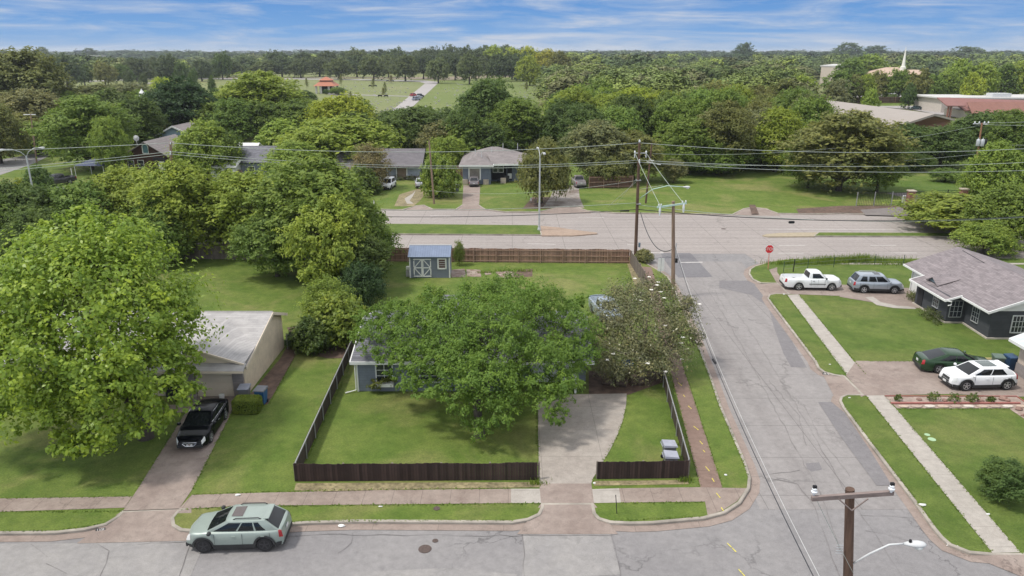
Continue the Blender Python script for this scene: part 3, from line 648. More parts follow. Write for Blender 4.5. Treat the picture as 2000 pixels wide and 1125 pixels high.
    # patches lifted off the body skin
    def skin(i0, i1, j0, j1, s, off=.008):
        g = MB(); ii = range(i0, i1 + 1); jj = range(j0, j1 + 1); ps = []
        for i in ii:
            for j in jj:
                x, y, z = G[i][j]; e = 1 + off / max(.2, abs(y)); ps.append((x + off * (1 if x > 0 else -1) * (1.0 if abs(x) > L * .42 else 0), y * e * s, z + (off if j > 3 else 0)))
        n = len(jj); return g.add(ps, [([a * n + b, (a + 1) * n + b, (a + 1) * n + b + 1, a * n + b + 1] if s < 0 else [(a + 1) * n + b, a * n + b, a * n + b + 1, (a + 1) * n + b + 1]) for a in range(len(ii) - 1) for b in range(n - 1)])
    M1 = len(xs) - 1; kf = max(2, int(.075 * ns)); kr = max(1, int(.05 * ns))
    for s in (1, -1):
        skin(M1 - kf, M1, 2, 4, s).build('headlight', LAMPW, t, smooth=True)
        skin(0, kr, lampr[0] - 1, lampr[1] - 1, s).build('tail_light', LAMPR, t, smooth=True)
    # front and rear fascia
    g = MB(); y0 = G[M1][2][1] * .98; a, b = G[M1][1], G[M1][3]
    g.poly([(a[0] + .012, -y0 * .62, a[2] + .04), (a[0] + .012, y0 * .62, a[2] + .04), (b[0] + .014, y0 * .55, b[2] - .02), (b[0] + .014, -y0 * .55, b[2] - .02)]); g.build('grille', TRIM, t)
    MB().box((xf - .01, 0, clr + .14), (.08, hw * 1.55, .16)).build('bumper_trim', TRIM, t); MB().box((-xf + .01, 0, clr + .16), (.08, hw * 1.6, .18)).build('bumper_trim', TRIM, t)
    g = MB(); g.box((-xf - .012, 0, tail - .22), (.02, .32, .15)); g.build('number_plate', PLATE, t)
    if lod == 0:
        g = MB(); g.box((xf + .045, 0, clr + .22), (.02, .32, .13)); g.build('number_plate', PLATE, t)
        if chrome:
            g = MB(); yb = y0 * .60; g.tube([(a[0] + .03, -yb, b[2] - .02), (a[0] + .03, -yb * .55, a[2] + .03), (a[0] + .03, yb * .55, a[2] + .03), (a[0] + .03, yb, b[2] - .02)], .022, 6); g.tube([(b[0] + .03, -yb, b[2]), (b[0] + .05, 0, b[2] + .01), (b[0] + .03, yb, b[2])], .018, 6); g.lathe([(.07, 0), (.07, .02)], (a[0] + .02, 0, (a[2] + b[2]) / 2 + .02), 12, 'X'); g.build('grille_frame', CHROME, t)
        for s in (1, -1):
            mx = Vector(cabin_pt(s, .97, .12)); g = MB(); g.bevbox((mx.x - .02, s * (hw + .09), mx.z + .03), (.16, .2, .14), .035); g.build('mirror', mirror or col, t, smooth=45)
            for f in (.62, .22):
                if not bed or f > .5: MB().box((rb + (cowl - rb) * (f if not bed else .25), s * (hw + .008), belt - .20), (.17, .03, .03)).build('door_handle', CHROME if chrome else (TRIM if bed else col), t)
            for f in (.88, .5, .12):
                dx = rb + (cowl - rb) * f
                if not (bed and dx < bed[1] + .05): MB().box((dx, s * (hw - .003), (belt + clr) / 2 + .06), (.012, .012, belt - clr - .25)).build('door_seam', TRIM, t)
    if clad or bandlow:
        for s in (1, -1):
            g = MB(); q = skin(1, M1 - 1, 0, 1, s, .012); g.add(q.v, q.f)
            if clad:
                for c in (wxf, wxr):
                    k = 12; pr, pq = [], []
                    for i in range(k + 1):
                        an = math.pi * (i / k) ; pr.append((c + math.cos(an) * ra * .97, s * (hw + .012), wr + math.sin(an) * ra * .97)); pq.append((c + math.cos(an) * ra * 1.17, s * (hw + .006), wr + math.sin(an) * ra * 1.17))
                    g.add(pr + pq, [([i, i + 1, k + 2 + i, k + 1 + i] if s > 0 else [i + 1, i, k + 1 + i, k + 2 + i]) for i in range(k)])
            g.build('cladding', TRIM, t)
    if rails:
        for s in (1, -1):
            g = MB(); a, b = Vector(cabin_pt(s, .10, 1)), Vector(cabin_pt(s, .84, 1)); g.tube([a + Vector((0, -s * .10, .03)), a + Vector((.12, -s * .09, .105)), b + Vector((-.12, -s * .09, .105)), b + Vector((0, -s * .10, .03))], .022, 6); g.build('roof_rail', rails, t, smooth=True)
    if sunroof:
        f0, f1, wk, mt = sunroof; g = MB(); ps = []
        for s in (f0, (f0 + f1) / 2, f1):
            for k in (-wk, 0, wk):
                a, b = Vector(cabin_pt(1, s, 1)), Vector(cabin_pt(-1, s, 1)); p = a.lerp(b, (k + 1) / 2); ps.append((p.x, p.y, p.z + .062 * (1 - abs(k) ** 6) + .012 * (1 - k * k) + .012))
        g.add(ps, [[j * 3 + i, j * 3 + i + 1, (j + 1) * 3 + i + 1, (j + 1) * 3 + i] for j in range(2) for i in range(2)]); g.build('sunroof', mt, t)
    if spoiler:
        a = Vector(cabin_pt(1, .0, 1)); g = MB(); g.bevbox((a.x - .04, 0, a.z + .035), (.26, a.y * 1.75, .05), .02); g.build('spoiler', col, t, smooth=45)
    for c in (wxf, wxr):
        for s in (1, -1):
            k = 20 if lod == 0 else 12; g = MB(); w2 = .115
            g.lathe([(wr * .62, -w2), (wr * .93, -w2), (wr, -w2 * .7), (wr, w2 * .7), (wr * .93, w2), (wr * .62, w2)], (0, 0, 0), k, 'Y')
            wo = g.build('wheel', RUB, t, smooth=40, loc=(c, s * (hw - w2 - .015), wr))
            g = MB(); g.lathe([(wr * .66, s * (w2 - .02)), (wr * .66, s * (w2 + .006)), (wr * .60, s * (w2 + .006)), (wr * .58, s * (w2 - .03))], (0, 0, 0), k, 'Y')
            g.lathe([(wr * .16, s * (w2 - .03)), (wr * .14, s * (w2 + .008))], (0, 0, 0), 8, 'Y')
            for q in range(5 if lod == 0 else 4):
                an = 2 * math.pi * q / (5 if lod == 0 else 4) + .3; r0 = wr * .36; g.box((math.cos(an) * r0, s * (w2 - .004), math.sin(an) * r0), (wr * .5, .02, wr * .17), ry=-an)
            g.build('rim', rim, wo, smooth=40)
    return t
def put(o, px, py, head, z=.15):
    x, y = at(px, py, z); o.location = (x, y, z); o.rotation_euler = (0, 0, R(head)); return o
WHITE = paint('white_paint', (.74, .75, .76), 0, .3)
# sage green crossover parked at the kerb
v = vehicle('parked_car', 'sage green crossover with black wheels and open-shade sunroof parked at the near kerb', 'car', paint('sage_paint', (.285, .335, .305), .15), L=4.32, Wd=1.84, H=1.54, wb=2.70, wr=.36, clr=.22, belt=1.04, hood=1.0, nose=.82, deck=1.05, tail=1.0,
            cowl=1.22, rf=.28, rr=-1.38, rb=-2.0, wt=.62, rim=RIMD, clad=True, rails=TRIM, sunroof=(.62, .92, .55, plain('tinted_roof_glass', (.08, .06, .055), rough=.1, coat=.5)), pill=((.60, .93, 0, -.03), (.33, .57), (.16, .30, .03, 0)), fo=.80, mirror=TRIM, spoiler=True)
put(v, 471, 1055, 180 + 2.5, .012)
# black sedan nose-out on the left driveway
v = vehicle('parked_car', 'glossy black sedan with chrome window trim nosed out on the left driveway', 'car', plain('black_paint', (.003, .0035, .006), rough=.18, var=.05, spec=.18, coat=.04), L=4.86, Wd=1.83, H=1.44, wb=2.78, wr=.335, clr=.17, belt=.93, hood=.82, nose=.58, deck=.95, tail=.88,
            cowl=1.22, rf=.22, rr=-.92, rb=-1.92, wt=.60, rim=RIMS, pill=((.55, .92, 0, -.05), (.22, .52, .02, 0), (.08, .19, .06, 0)), fo=.96, chrome=True, lampr=(3, 5))
v.location = (-18.15, 39.25, .15); v.rotation_euler = (0, 0, R(-86))
# pickup
v = vehicle('pickup_truck', 'white single-cab pickup with open bed parked on the upper right driveway', 'pickup', WHITE, L=5.25, Wd=1.92, H=1.74, wb=3.02, wr=.37, clr=.30, belt=1.15, hood=1.10, nose=.98, deck=1.13, tail=1.12,
            cowl=1.22, rf=.68, rr=-.30, rb=-.42, wt=.64, pill=((.18, .88, 0, -.10),), fo=.92, bed=(-2.55, -.50, .72), mirror=TRIM)
for s in (1, -1):
    g = MB(); g.box((.35, s * .972, .66), (1.5, .02, .06)); g.build('side_stripe', TRIM, v)
put(v, 1581, 562, -3)
# silver SUV
v = vehicle('parked_car', 'silver SUV with grey lower cladding parked in front of the white garage door', 'car', paint('silver_paint', (.36, .40, .45), .5), L=4.57, Wd=1.86, H=1.72, wb=2.71, wr=.36, clr=.24, belt=1.08, hood=1.04, nose=.86, deck=1.08, tail=1.05,
            cowl=1.10, rf=.45, rr=-1.72, rb=-2.08, wt=.64, clad=True, rails=RIMS, sunroof=(.62, .86, .5, GLASS), pill=((.62, .92, 0, -.04), (.36, .59), (.10, .31, .0, -.03)), fo=.88)
put(v, 1708, 568, -5)
# dark green sedan
v = vehicle('parked_car', 'dark green fastback sedan parked beside the white crossover', 'car', paint('dark_green_paint', (.018, .050, .020), .2, .25), L=4.95, Wd=1.87, H=1.45, wb=2.85, wr=.34, clr=.16, belt=.92, hood=.84, nose=.62, deck=.96, tail=.88,
            cowl=1.2, rf=.24, rr=-.85, rb=-2.1, wt=.60, rim=RIMS, pill=((.56, .92, 0, -.06), (.20, .53, .04, 0)), fo=.92, chrome=False, lampr=(3, 5))
put(v, 1862, 722, -8.5)
# white crossover
v = vehicle('parked_car', 'white crossover with wide glass roof parked on the right driveway', 'car', WHITE, L=4.42, Wd=1.86, H=1.57, wb=2.78, wr=.37, clr=.22, belt=1.05, hood=1.02, nose=.86, deck=1.08, tail=1.05,
            cowl=1.20, rf=.32, rr=-1.45, rb=-2.02, wt=.63, clad=True, sunroof=(.34, .90, .66, plain('green_roof_glass', (.03, .05, .035), rough=.08, coat=.6)), pill=((.58, .92, 0, -.04), (.18, .55, .05, 0)), fo=.90, spoiler=True, lampr=(3, 6))
put(v, 1906, 752, 180 + 3)
# across the avenue
v = vehicle('parked_car', 'white older SUV parked nose-out on the grass beside the blue-gray house', 'car', WHITE, L=4.5, Wd=1.8, H=1.68, wb=2.6, wr=.34, rf=.3, rr=-1.7, rb=-2.05, cowl=1.0, pill=((.58, .92, 0, -.05), (.33, .55), (.1, .3)), lod=1, clad=True)
put(v, 759, 367, -96)
v = vehicle('parked_car', 'pale silver sedan parked tail-out next to the round bush', 'car', paint('pale_silver_paint', (.45, .46, .48), .4), L=4.6, Wd=1.78, H=1.44, rf=.25, rr=-1.0, rb=-1.75, cowl=.95, lod=1)
put(v, 821, 364, 98)
v = vehicle('parked_car', 'bronze-silver sedan parked at the top of the narrow driveway', 'car', paint('bronze_paint', (.26, .235, .24), .5), L=4.7, Wd=1.8, H=1.45, rf=.25, rr=-1.0, rb=-1.75, cowl=.95, lod=1, chrome=False)
put(v, 926, 361, 92)
v = vehicle('pickup_truck', 'old silver pickup parked under trees seen from behind', 'pickup', paint('dull_silver_paint', (.30, .27, .27), .3), L=5.3, Wd=1.9, H=1.75, wb=3.1, wr=.37, clr=.3, belt=1.15, hood=1.1, nose=.95, deck=1.13, tail=1.12, cowl=1.2, rf=.7, rr=-.3, rb=-.42, pill=((.18, .88, 0, -.1),), bed=(-2.5, -.5, .7), lod=1)
put(v, 1130, 363, 95)
v = vehicle('parked_car', 'dark sedan half hidden behind the drooping tree', 'car', paint('charcoal_paint', (.05, .05, .055), .4), L=4.6, Wd=1.78, H=1.42, rf=.25, rr=-1.0, rb=-1.75, cowl=.95, lod=1)
put(v, 1098, 365, 80)
v = vehicle('pickup_truck', 'dark grey crew-cab pickup parked behind the low white picket fence', 'pickup', paint('gunmetal_paint', (.05, .048, .055), .4), L=5.7, Wd=1.98, H=1.88, wb=3.5, wr=.40, clr=.34, belt=1.25, hood=1.2, nose=1.05, deck=1.2, tail=1.18, cowl=1.35, rf=.85, rr=-.75, rb=-.9, pill=((.55, .92, 0, -.06), (.1, .5)), bed=(-2.8, -1.0, .8), lod=1)
put(v, 114, 361, -117)
v = vehicle('pickup_truck', 'light blue pickup parked in the back yard behind the magnolia', 'pickup', paint('light_blue_paint', (.28, .33, .38), .2), L=5.2, Wd=1.85, H=1.7, wb=3.0, wr=.36, clr=.28, belt=1.12, hood=1.08, nose=.95, deck=1.1, tail=1.1, cowl=1.2, rf=.7, rr=-.3, rb=-.42, pill=((.18, .88, 0, -.1),), bed=(-2.5, -.5, .7), lod=1)
put(v, 1182, 618, -80)
# cemetery lane cars and church cars
far_cars = [(808, 188, 58, 'small red SUV stopped on the left side of the cemetery lane', (.33, .03, .04), 1.7), (821, 189.5, 60, 'black SUV, farthest of three parked nose to tail on the cemetery lane', (.02, .022, .03), 1.75),
            (818, 192.5, 60, 'white-roofed car between two dark ones on the cemetery lane', (.40, .42, .46), 1.5), (813, 196, 58, 'silver-blue SUV, nearest of three parked nose to tail on the cemetery lane', (.20, .23, .30), 1.75),
            (1722, 175, 10, 'black SUV on the pale church car park', (.03, .03, .04), 1.75), (1787, 214, 178, 'dark teal car parked just beyond the low grey roof', (.04, .07, .08), 1.45)]
for (x, y, h, lb, c, hh) in far_cars:
    v = vehicle('parked_car', lb, 'car', paint('car_paint_%d_%d' % (x, y), c, .3), L=4.7, Wd=1.9, H=hh, lod=1, rf=.35, rr=-1.5, rb=-2.0); put(v, x, y, h, .33)
v = vehicle('passenger_van', 'large white passenger van on the church car park', 'van', WHITE, L=6.0, Wd=2.1, H=2.25, wb=3.5, wr=.38, clr=.3, belt=1.25, hood=1.15, nose=.95, deck=1.25, tail=1.2, cowl=2.0, rf=1.35, rr=-2.75, rb=-2.9, pill=((.76, .95), (.5, .72), (.27, .47), (.04, .24)), lod=1); put(v, 1746, 187, 8, .33)
for (x, y, h, lb, c) in [(1655, 178, 20, 'white car leftmost on the church car park', (.7, .7, .7)), (1672, 179, 15, 'dull red car between tree trunks on the church car park', (.25, .06, .05)), (1690, 180, 15, 'white car right of the dull red one on the church car park', (.66, .66, .66)),
                         (48, 232, 0, 'white van glimpsed through trees at far left', (.7, .7, .7)), (25, 236, 5, 'white car glimpsed through the leftmost trees', (.6, .6, .62)), (72, 230, 0, 'pale car right of the white van at far left', (.55, .55, .56))]:
    v = vehicle('parked_car', lb, 'car', paint('car_paint_%d_%d' % (x, y), c, .1), L=4.8, Wd=1.9, H=1.7, lod=1, rf=.35, rr=-1.7, rb=-2.1); put(v, x, y, h, .33)
# ================================================================ houses
SH_PALE = lap_mat('pale_shingles', (.40, .385, .38), (.335, .32, .315), 'Z', .055, .18, .12, cols='X', vstep=.9)
SH_BROWN = lap_mat('mauve_shingles', (.235, .205, .21), (.16, .14, .145), 'Z', .055, .16, .22, cols='Y', vstep=.5)
SH_GREY = lap_mat('slate_shingles', (.17, .17, .195), (.095, .095, .11), 'Z', .06, .2, .30, cols='X', vstep=.6)
SH_DARK = lap_mat('dark_shingles', (.155, .145, .155), (.11, .10, .11), 'Z', .08, .2, .15, cols='X', vstep=.8)
SH_WARM = lap_mat('weathered_shingles', (.23, .205, .20), (.17, .15, .15), 'Z', .08, .2, .15, cols='X', vstep=.8)
TANW = lap_mat('cream_siding', (.64, .54, .42), (.55, .46, .36), 'Y', .6, .03, .03)
CREAM = plain('cream_paint', (.64, .55, .44), rough=.7, var=.05, scale=1)
TRIMW = plain('white_trim', (.70, .70, .68), rough=.6, var=.06)
WALLG = lap_mat('grey_blue_siding', (.20, .225, .27), (.15, .17, .205), 'Z', .18, .08, .04)
DARKB = lap_mat('dark_painted_brick', (.062, .066, .075), (.048, .052, .058), 'Z', .075, .16, .08)
BRICKG = lap_mat('grey_brick', (.30, .27, .265), (.22, .20, .19), 'Z', .085, .2, .15)
BRICKR = lap_mat('red_brick', (.27, .13, .10), (.20, .10, .08), 'Z', .3, .12, .12)
WIN = plain('window_glass', (.03, .035, .042), rough=.12, var=.2, spec=.6)
WINL = plain('curtained_window', (.20, .18, .16), rough=.4, var=.25, scale=2)
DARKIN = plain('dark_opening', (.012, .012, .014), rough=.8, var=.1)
IRON = plain('white_iron', (.55, .56, .56), rough=.5, var=.05)
STONE = plain('ledge_stone', (.42, .36, .29), rough=.9, var=.25, scale=4)
def slab(m, quad, th=.14):
    """roof plane given by 4 points (eave a, eave b, ridge b, ridge a), thickened downwards"""
    q = [Vector(p) for p in quad]; n = (q[1] - q[0]).cross(q[3] - q[0]).normalized()
    if n.z < 0: n = -n; q = q[::-1]
    k = len(q); lo = [p - n * th for p in q]
    return m.add(q + lo, [list(range(k)), list(range(2 * k - 1, k - 1, -1))] + [[(i + 1) % k, i, k + i, k + (i + 1) % k] for i in range(k)])
def roof_gable(name, mat, par, x0, x1, y0, y1, ze, zr, axis, rid=None, th=.14):
    """ridge along axis; rid = ridge position on the other axis"""
    m = MB()
    if axis == 'X':
        r = rid if rid is not None else (y0 + y1) / 2
        slab(m, [(x0, y0, ze), (x1, y0, ze), (x1, r, zr), (x0, r, zr)], th); slab(m, [(x0, y1, ze + (0 if rid is None else (zr - ze) * (1 - (y1 - r) / (r - y0)))), (x1, y1, ze + (0 if rid is None else (zr - ze) * (1 - (y1 - r) / (r - y0)))), (x1, r, zr), (x0, r, zr)], th)
    else:
        r = rid if rid is not None else (x0 + x1) / 2
        slab(m, [(x0, y0, ze), (x0, y1, ze), (r, y1, zr), (r, y0, zr)], th); slab(m, [(x1, y0, ze), (x1, y1, ze), (r, y1, zr), (r, y0, zr)], th)
    return m.build(name, mat, par)
def roof_hip(name, mat, par, x0, x1, y0, y1, ze, zr, th=.14, ins=None):
    w, d = x1 - x0, y1 - y0; m = MB()
    if w >= d: i = ins or d / 2; a, b = (x0 + i, (y0 + y1) / 2, zr), (x1 - i, (y0 + y1) / 2, zr)
    else: i = ins or w / 2; a, b = ((x0 + x1) / 2, y0 + i, zr), ((x0 + x1) / 2, y1 - i, zr)
    c = [(x0, y0, ze), (x1, y0, ze), (x1, y1, ze), (x0, y1, ze)]
    if w >= d: fs = [(c[0], c[1], b, a), (c[1], c[2], b), (c[2], c[3], a, b), (c[3], c[0], a)]
    else: fs = [(c[0], c[1], a), (c[1], c[2], b, a), (c[2], c[3], b), (c[3], c[0], a, b)]
    for f in fs: m.poly(f)
    m.poly([(p[0], p[1], ze - .01) for p in c][::-1])
    return m.build(name, mat, par)
def ridge_cap(par, a, b, mat, r=.06): return MB().tube([a, b], r, 5).build('ridge_cap', mat, par)
def fascia(par, pts, mat=None, h=.2, t=.04, name='fascia'):
    for a, b in zip(pts, pts[1:]):
        a, b = Vector(a), Vector(b); d = b - a; m = MB(); u = Vector((0, 0, 1)); n = d.cross(u).normalized() * t
        vs = [a - n, b - n, b + n, a + n]; m.add(vs + [v - u * h for v in vs], [(0, 1, 2, 3), (7, 6, 5, 4), (0, 4, 5, 1), (1, 5, 6, 2), (2, 6, 7, 3), (3, 7, 4, 0)]); m.build(name, mat or TRIMW, par)
def window(par, c, w, h, face='S', glass=None, frame=None, grid=(2, 2), fw=.08, proud=.05, name='window', sill=True):
    """face: S looks towards -Y, W looks towards -X, E +X"""
    glass = glass or WIN; frame = frame or TRIMW; x, y, z = c
    def B(m, u0, u1, z0, z1, d0, d1):
        if face == 'S': m.bx(x + u0, x + u1, y - d1, y - d0, z + z0, z + z1)
        elif face == 'W': m.bx(x - d1, x - d0, y + u0, y + u1, z + z0, z + z1)
        else: m.bx(x + d0, x + d1, y + u0, y + u1, z + z0, z + z1)
    m = MB(); B(m, -w / 2, w / 2, -h / 2, h / 2, -.05, .02); win = m.build(name, glass, par)
    f = MB(); B(f, -w / 2 - fw, -w / 2, -h / 2 - fw, h / 2 + fw, -.04, proud); B(f, w / 2, w / 2 + fw, -h / 2 - fw, h / 2 + fw, -.04, proud); B(f, -w / 2, w / 2, h / 2, h / 2 + fw, -.04, proud); B(f, -w / 2, w / 2, -h / 2 - fw, -h / 2, -.04, proud + (.04 if sill else 0))
    for i in range(1, grid[0]): u = -w / 2 + w * i / grid[0]; B(f, u - .018, u + .018, -h / 2, h / 2, .02, proud - .012)
    for i in range(1, grid[1]): zz = -h / 2 + h * i / grid[1]; B(f, -w / 2, w / 2, zz - .018, zz + .018, .02, proud - .016)
    f.build('frame', frame, win); return win
# ---- cream house with garage, left
h = thing('house', 'cream house with pale shingle roof and closed garage behind the black sedan', 'house', (-20, 48, .13))
def L(o, x, y, z): return (x - o.location.x, y - o.location.y, z - o.location.z)
h.location = (0, 0, 0)
m = MB(); m.prism([(-23.6, 43.9), (-17.25, 43.9), (-17.25, 52.3), (-36, 52.3), (-36, 46.5), (-23.6, 46.5)], .1, 2.36)
m.add([(-17.25, 43.9, 2.36), (-17.25, 52.3, 2.36), (-17.25, 52.3, 2.78), (-17.25, 49.6, 3.80), (-17.25, 43.9, 2.40)], [(0, 1, 2, 3, 4)]); m.build('wall', TANW, h)
m = MB(); slab(m, [(-36.5, 43.5, 2.36), (-16.95, 43.5, 2.36), (-16.95, 49.6, 3.92), (-36.5, 49.6, 3.92)]); slab(m, [(-36.5, 52.7, 2.74), (-16.95, 52.7, 2.74), (-16.95, 49.6, 3.92), (-36.5, 49.6, 3.92)]); m.build('roof', SH_PALE, h)
ridge_cap(h, (-36.5, 49.6, 3.93), (-16.95, 49.6, 3.93), SH_PALE)
fascia(h, [(-16.93, 43.5, 2.35), (-16.93, 49.6, 3.91), (-16.93, 52.7, 2.74)], CREAM, .22)
# cross gable over the garage
m = MB(); slab(m, [(-16.95, 43.3, 2.66), (-16.95, 45.6, 2.92), (-19.75, 48.6, 3.72), (-19.75, 43.3, 3.58)]); slab(m, [(-23.2, 43.3, 2.60), (-23.2, 45.6, 2.70), (-19.75, 48.6, 3.72), (-19.75, 43.3, 3.58)]); m.build('garage_roof', SH_PALE, h)
m = MB(); m.prism([(-22.9, 43.42), (-17.2, 43.42), (-17.2, 43.55), (-22.9, 43.55)], 2.37, 2.62); m.add([(-22.9, 43.42, 2.62), (-17.2, 43.42, 2.62), (-19.75, 43.42, 3.46), (-22.9, 43.6, 2.62), (-17.2, 43.6, 2.62), (-19.75, 43.6, 3.46)], [(0, 1, 2), (3, 5, 4)]); m.build('gable', CREAM, h)
fascia(h, [(-23.25, 43.27, 2.60), (-19.75, 43.27, 3.58), (-16.93, 43.27, 2.66)], CREAM, .13)
m = MB(); slab(m, [(-23.5, 42.75, 2.40), (-16.85, 42.75, 2.40), (-16.85, 43.4, 2.66), (-23.5, 43.4, 2.66)], .1); m.build('skirt_roof', SH_PALE, h); fascia(h, [(-23.5, 42.72, 2.36), (-16.85, 42.72, 2.36)], CREAM, .12)
m = MB(); m.bx(-20.35, -18.0, 43.80, 43.95, .14, 2.13)
for i in range(4): m.bx(-20.33, -18.02, 43.775, 43.80, .18 + i * .49, .62 + i * .49)
m.build('garage_door', CREAM, h)
MB().bx(-17.98, -17.3, 43.74, 43.95, .14, 2.30).build('brick_pier', BRICKG, h); MB().bx(-21.1, -20.4, 43.74, 43.95, .14, 2.30).build('brick_pier', BRICKG, h)
MB().bx(-22.4, -21.4, 43.70, 43.92, .14, 2.1).build('front_door', DARKIN, h)
# ---- grey blue house behind the big tree
h = thing('house', 'blue-gray house with slate shingles mostly hidden by the big yard tree', 'house')
MB().prism([(-10.1, 44.6), (-.6, 44.6), (-.6, 46.2), (5.0, 46.2), (5.0, 53.5), (-10.1, 53.5)], .1, 2.4).add([(-10.1, 44.6, 2.4), (-10.1, 53.5, 2.4), (-10.1, 49.1, 3.6)], [(0, 2, 1)]).add([(5.0, 46.2, 2.4), (5.0, 53.5, 2.4), (5.0, 49.1, 3.5)], [(0, 1, 2)]).build('wall', WALLG, h)
m = MB(); slab(m, [(-10.4, 44.1, 2.46), (5.3, 44.1, 2.46), (5.3, 49.1, 3.76), (-10.4, 49.1, 3.76)]); slab(m, [(-10.4, 54.0, 2.46), (5.3, 54.0, 2.46), (5.3, 49.1, 3.76), (-10.4, 49.1, 3.76)]); m.build('roof', SH_GREY, h)
fascia(h, [(-10.42, 44.07, 2.46), (5.3, 44.07, 2.46)]); fascia(h, [(-10.43, 44.1, 2.46), (-10.43, 49.1, 3.76), (-10.43, 54, 2.46)])
m = MB(); slab(m, [(-6.3, 53.4, 2.9), (-6.3, 57.5, 2.6), (-2.6, 57.5, 2.6), (-2.6, 53.4, 2.9)], .12); m.build('rear_roof', SH_GREY, h); MB().prism([(-6.1, 53.5), (-2.8, 53.5), (-2.8, 57.2), (-6.1, 57.2)], .1, 2.55).build('rear_wall', WALLG, h)
MB().bx(-10.16, -10.06, 44.52, 44.62, .14, 2.4).build('corner_trim', TRIMW, h); MB().tube([(-10.22, 44.45, 2.3), (-10.22, 44.45, .3), (-10.9, 44.2, .2)], .045, 6).build('downspout', TRIMW, h)
window(h, (-8.35, 44.6, 1.45), 1.0, 1.2, 'S', grid=(2, 3)); window(h, (-5.4, 44.6, 1.45), 1.2, 1.2, 'S', grid=(2, 3)); window(h, (-2.2, 44.6, 1.45), 1.2, 1.2, 'S', grid=(2, 3))
m = MB(); m.bx(1.3, 4.3, 46.05, 46.25, .14, 2.15)
for i in range(4): m.bx(1.32, 4.28, 46.02, 46.05, .18 + i * .5, .63 + i * .5)
m.build('garage_door', TRIMW, h)
for x in (4.15, .3): MB().bx(x - .06, x + .06, 44.25, 44.37, .14, 2.3).build('porch_post', TRIMW, h)
for x, y in ((-3.5, 50.5), (1.5, 50.2)): MB().tube([(x, y, 3.2), (x, y, 3.85)], .05, 6).build('vent_pipe', IRON, h)
# window box with plants: hangs on the wall but is a thing of its own
t = thing('planter_box', 'white window box with trailing plants under the blue-gray house window', 'planter', (-8.35, 44.36, .72))
MB().bx(-.62, .62, -.16, .16, -.12, .1).build('box', TRIMW, t)
# ---- shed
s = thing('garden_shed', 'small gray-blue shed with white crossed barn doors and metal roof', 'shed', (-8.12, 71.6, .14)); SX, SD = 1.95, 1.15
SHW = plain('shed_siding', (.165, .19, .23), rough=.7, var=.06, scale=1, stretch=(3, 3, .4)); MR = lap_mat('blue_metal_roof', (.19, .235, .33), (.12, .15, .22), 'X', .23, .10, .04, rough=.45)
MB().prism([(-SX, -SD), (SX, -SD), (SX, SD), (-SX, SD)], 0, 2.28).add([(-SX, -SD, 2.28), (-SX, SD, 2.28), (-SX, .25, 2.85)], [(0, 2, 1)]).add([(SX, -SD, 2.28), (SX, SD, 2.28), (SX, .25, 2.85)], [(0, 1, 2)]).build('wall', SHW, s)
m = MB(); slab(m, [(-2.1, -1.42, 2.20), (2.1, -1.42, 2.20), (2.1, .25, 2.98), (-2.1, .25, 2.98)], .07); slab(m, [(-2.1, 1.4, 2.35), (2.1, 1.4, 2.35), (2.1, .25, 2.98), (-2.1, .25, 2.98)], .07); m.build('roof', MR, s)
MB().tube([(-2.1, .25, 2.99), (2.1, .25, 2.99)], .05, 5).build('ridge_cap', IRON, s)
for x in (-SX, SX): MB().bx(x - .06, x + .06, -SD - .03, -SD + .05, 0, 2.26).build('corner_trim', TRIMW, s)
for sx in (-1, 1):
    cx = -.72 + sx * .44; d = MB(); d.bx(cx - .43, cx + .43, -SD - .04, -SD - .001, .12, 1.96); dr = d.build('door', SHW, s)
    f = MB(); y0, y1 = -SD - .075, -SD - .038
    for (a, b, c, e) in ((cx - .43, cx - .33, .12, 1.96), (cx + .33, cx + .43, .12, 1.96), (cx - .33, cx + .33, .12, .22), (cx - .33, cx + .33, 1.86, 1.96), (cx - .33, cx + .33, .99, 1.09)): f.bx(a, b, y0, y1, c, e)
    for (za, zb_) in ((.22, .99), (1.09, 1.86)):
        up = (zb_ > 1.5); xa, xb = (cx + sx * .33, cx - sx * .33) if up else (cx - sx * .33, cx + sx * .33)
        ang = math.atan2(zb_ - za, xb - xa); Ld = math.hypot(zb_ - za, xb - xa); f.box((cx, (y0 + y1) / 2 - .004, (za + zb_) / 2), (Ld, .03, .08), ry=-ang)
    f.build('door_frame', TRIMW, dr)
    for zz in (.3, 1.04, 1.78): MB().bx(cx + sx * .36, cx + sx * .43, y0 - .02, y0, zz - .035, zz + .035).build('hinge', DARKIN, dr)
window(s, (1.22, -SD, 1.45), .62, .85, 'S', glass=plain('shed_shelf', (.10, .05, .045), rough=.5), grid=(1, 4), fw=.13)
for x in (.80, 1.64): MB().bx(x - .035, x + .035, -SD - .09, -SD - .05, 1.0, 1.9).build('shutter', TRIMW, s)
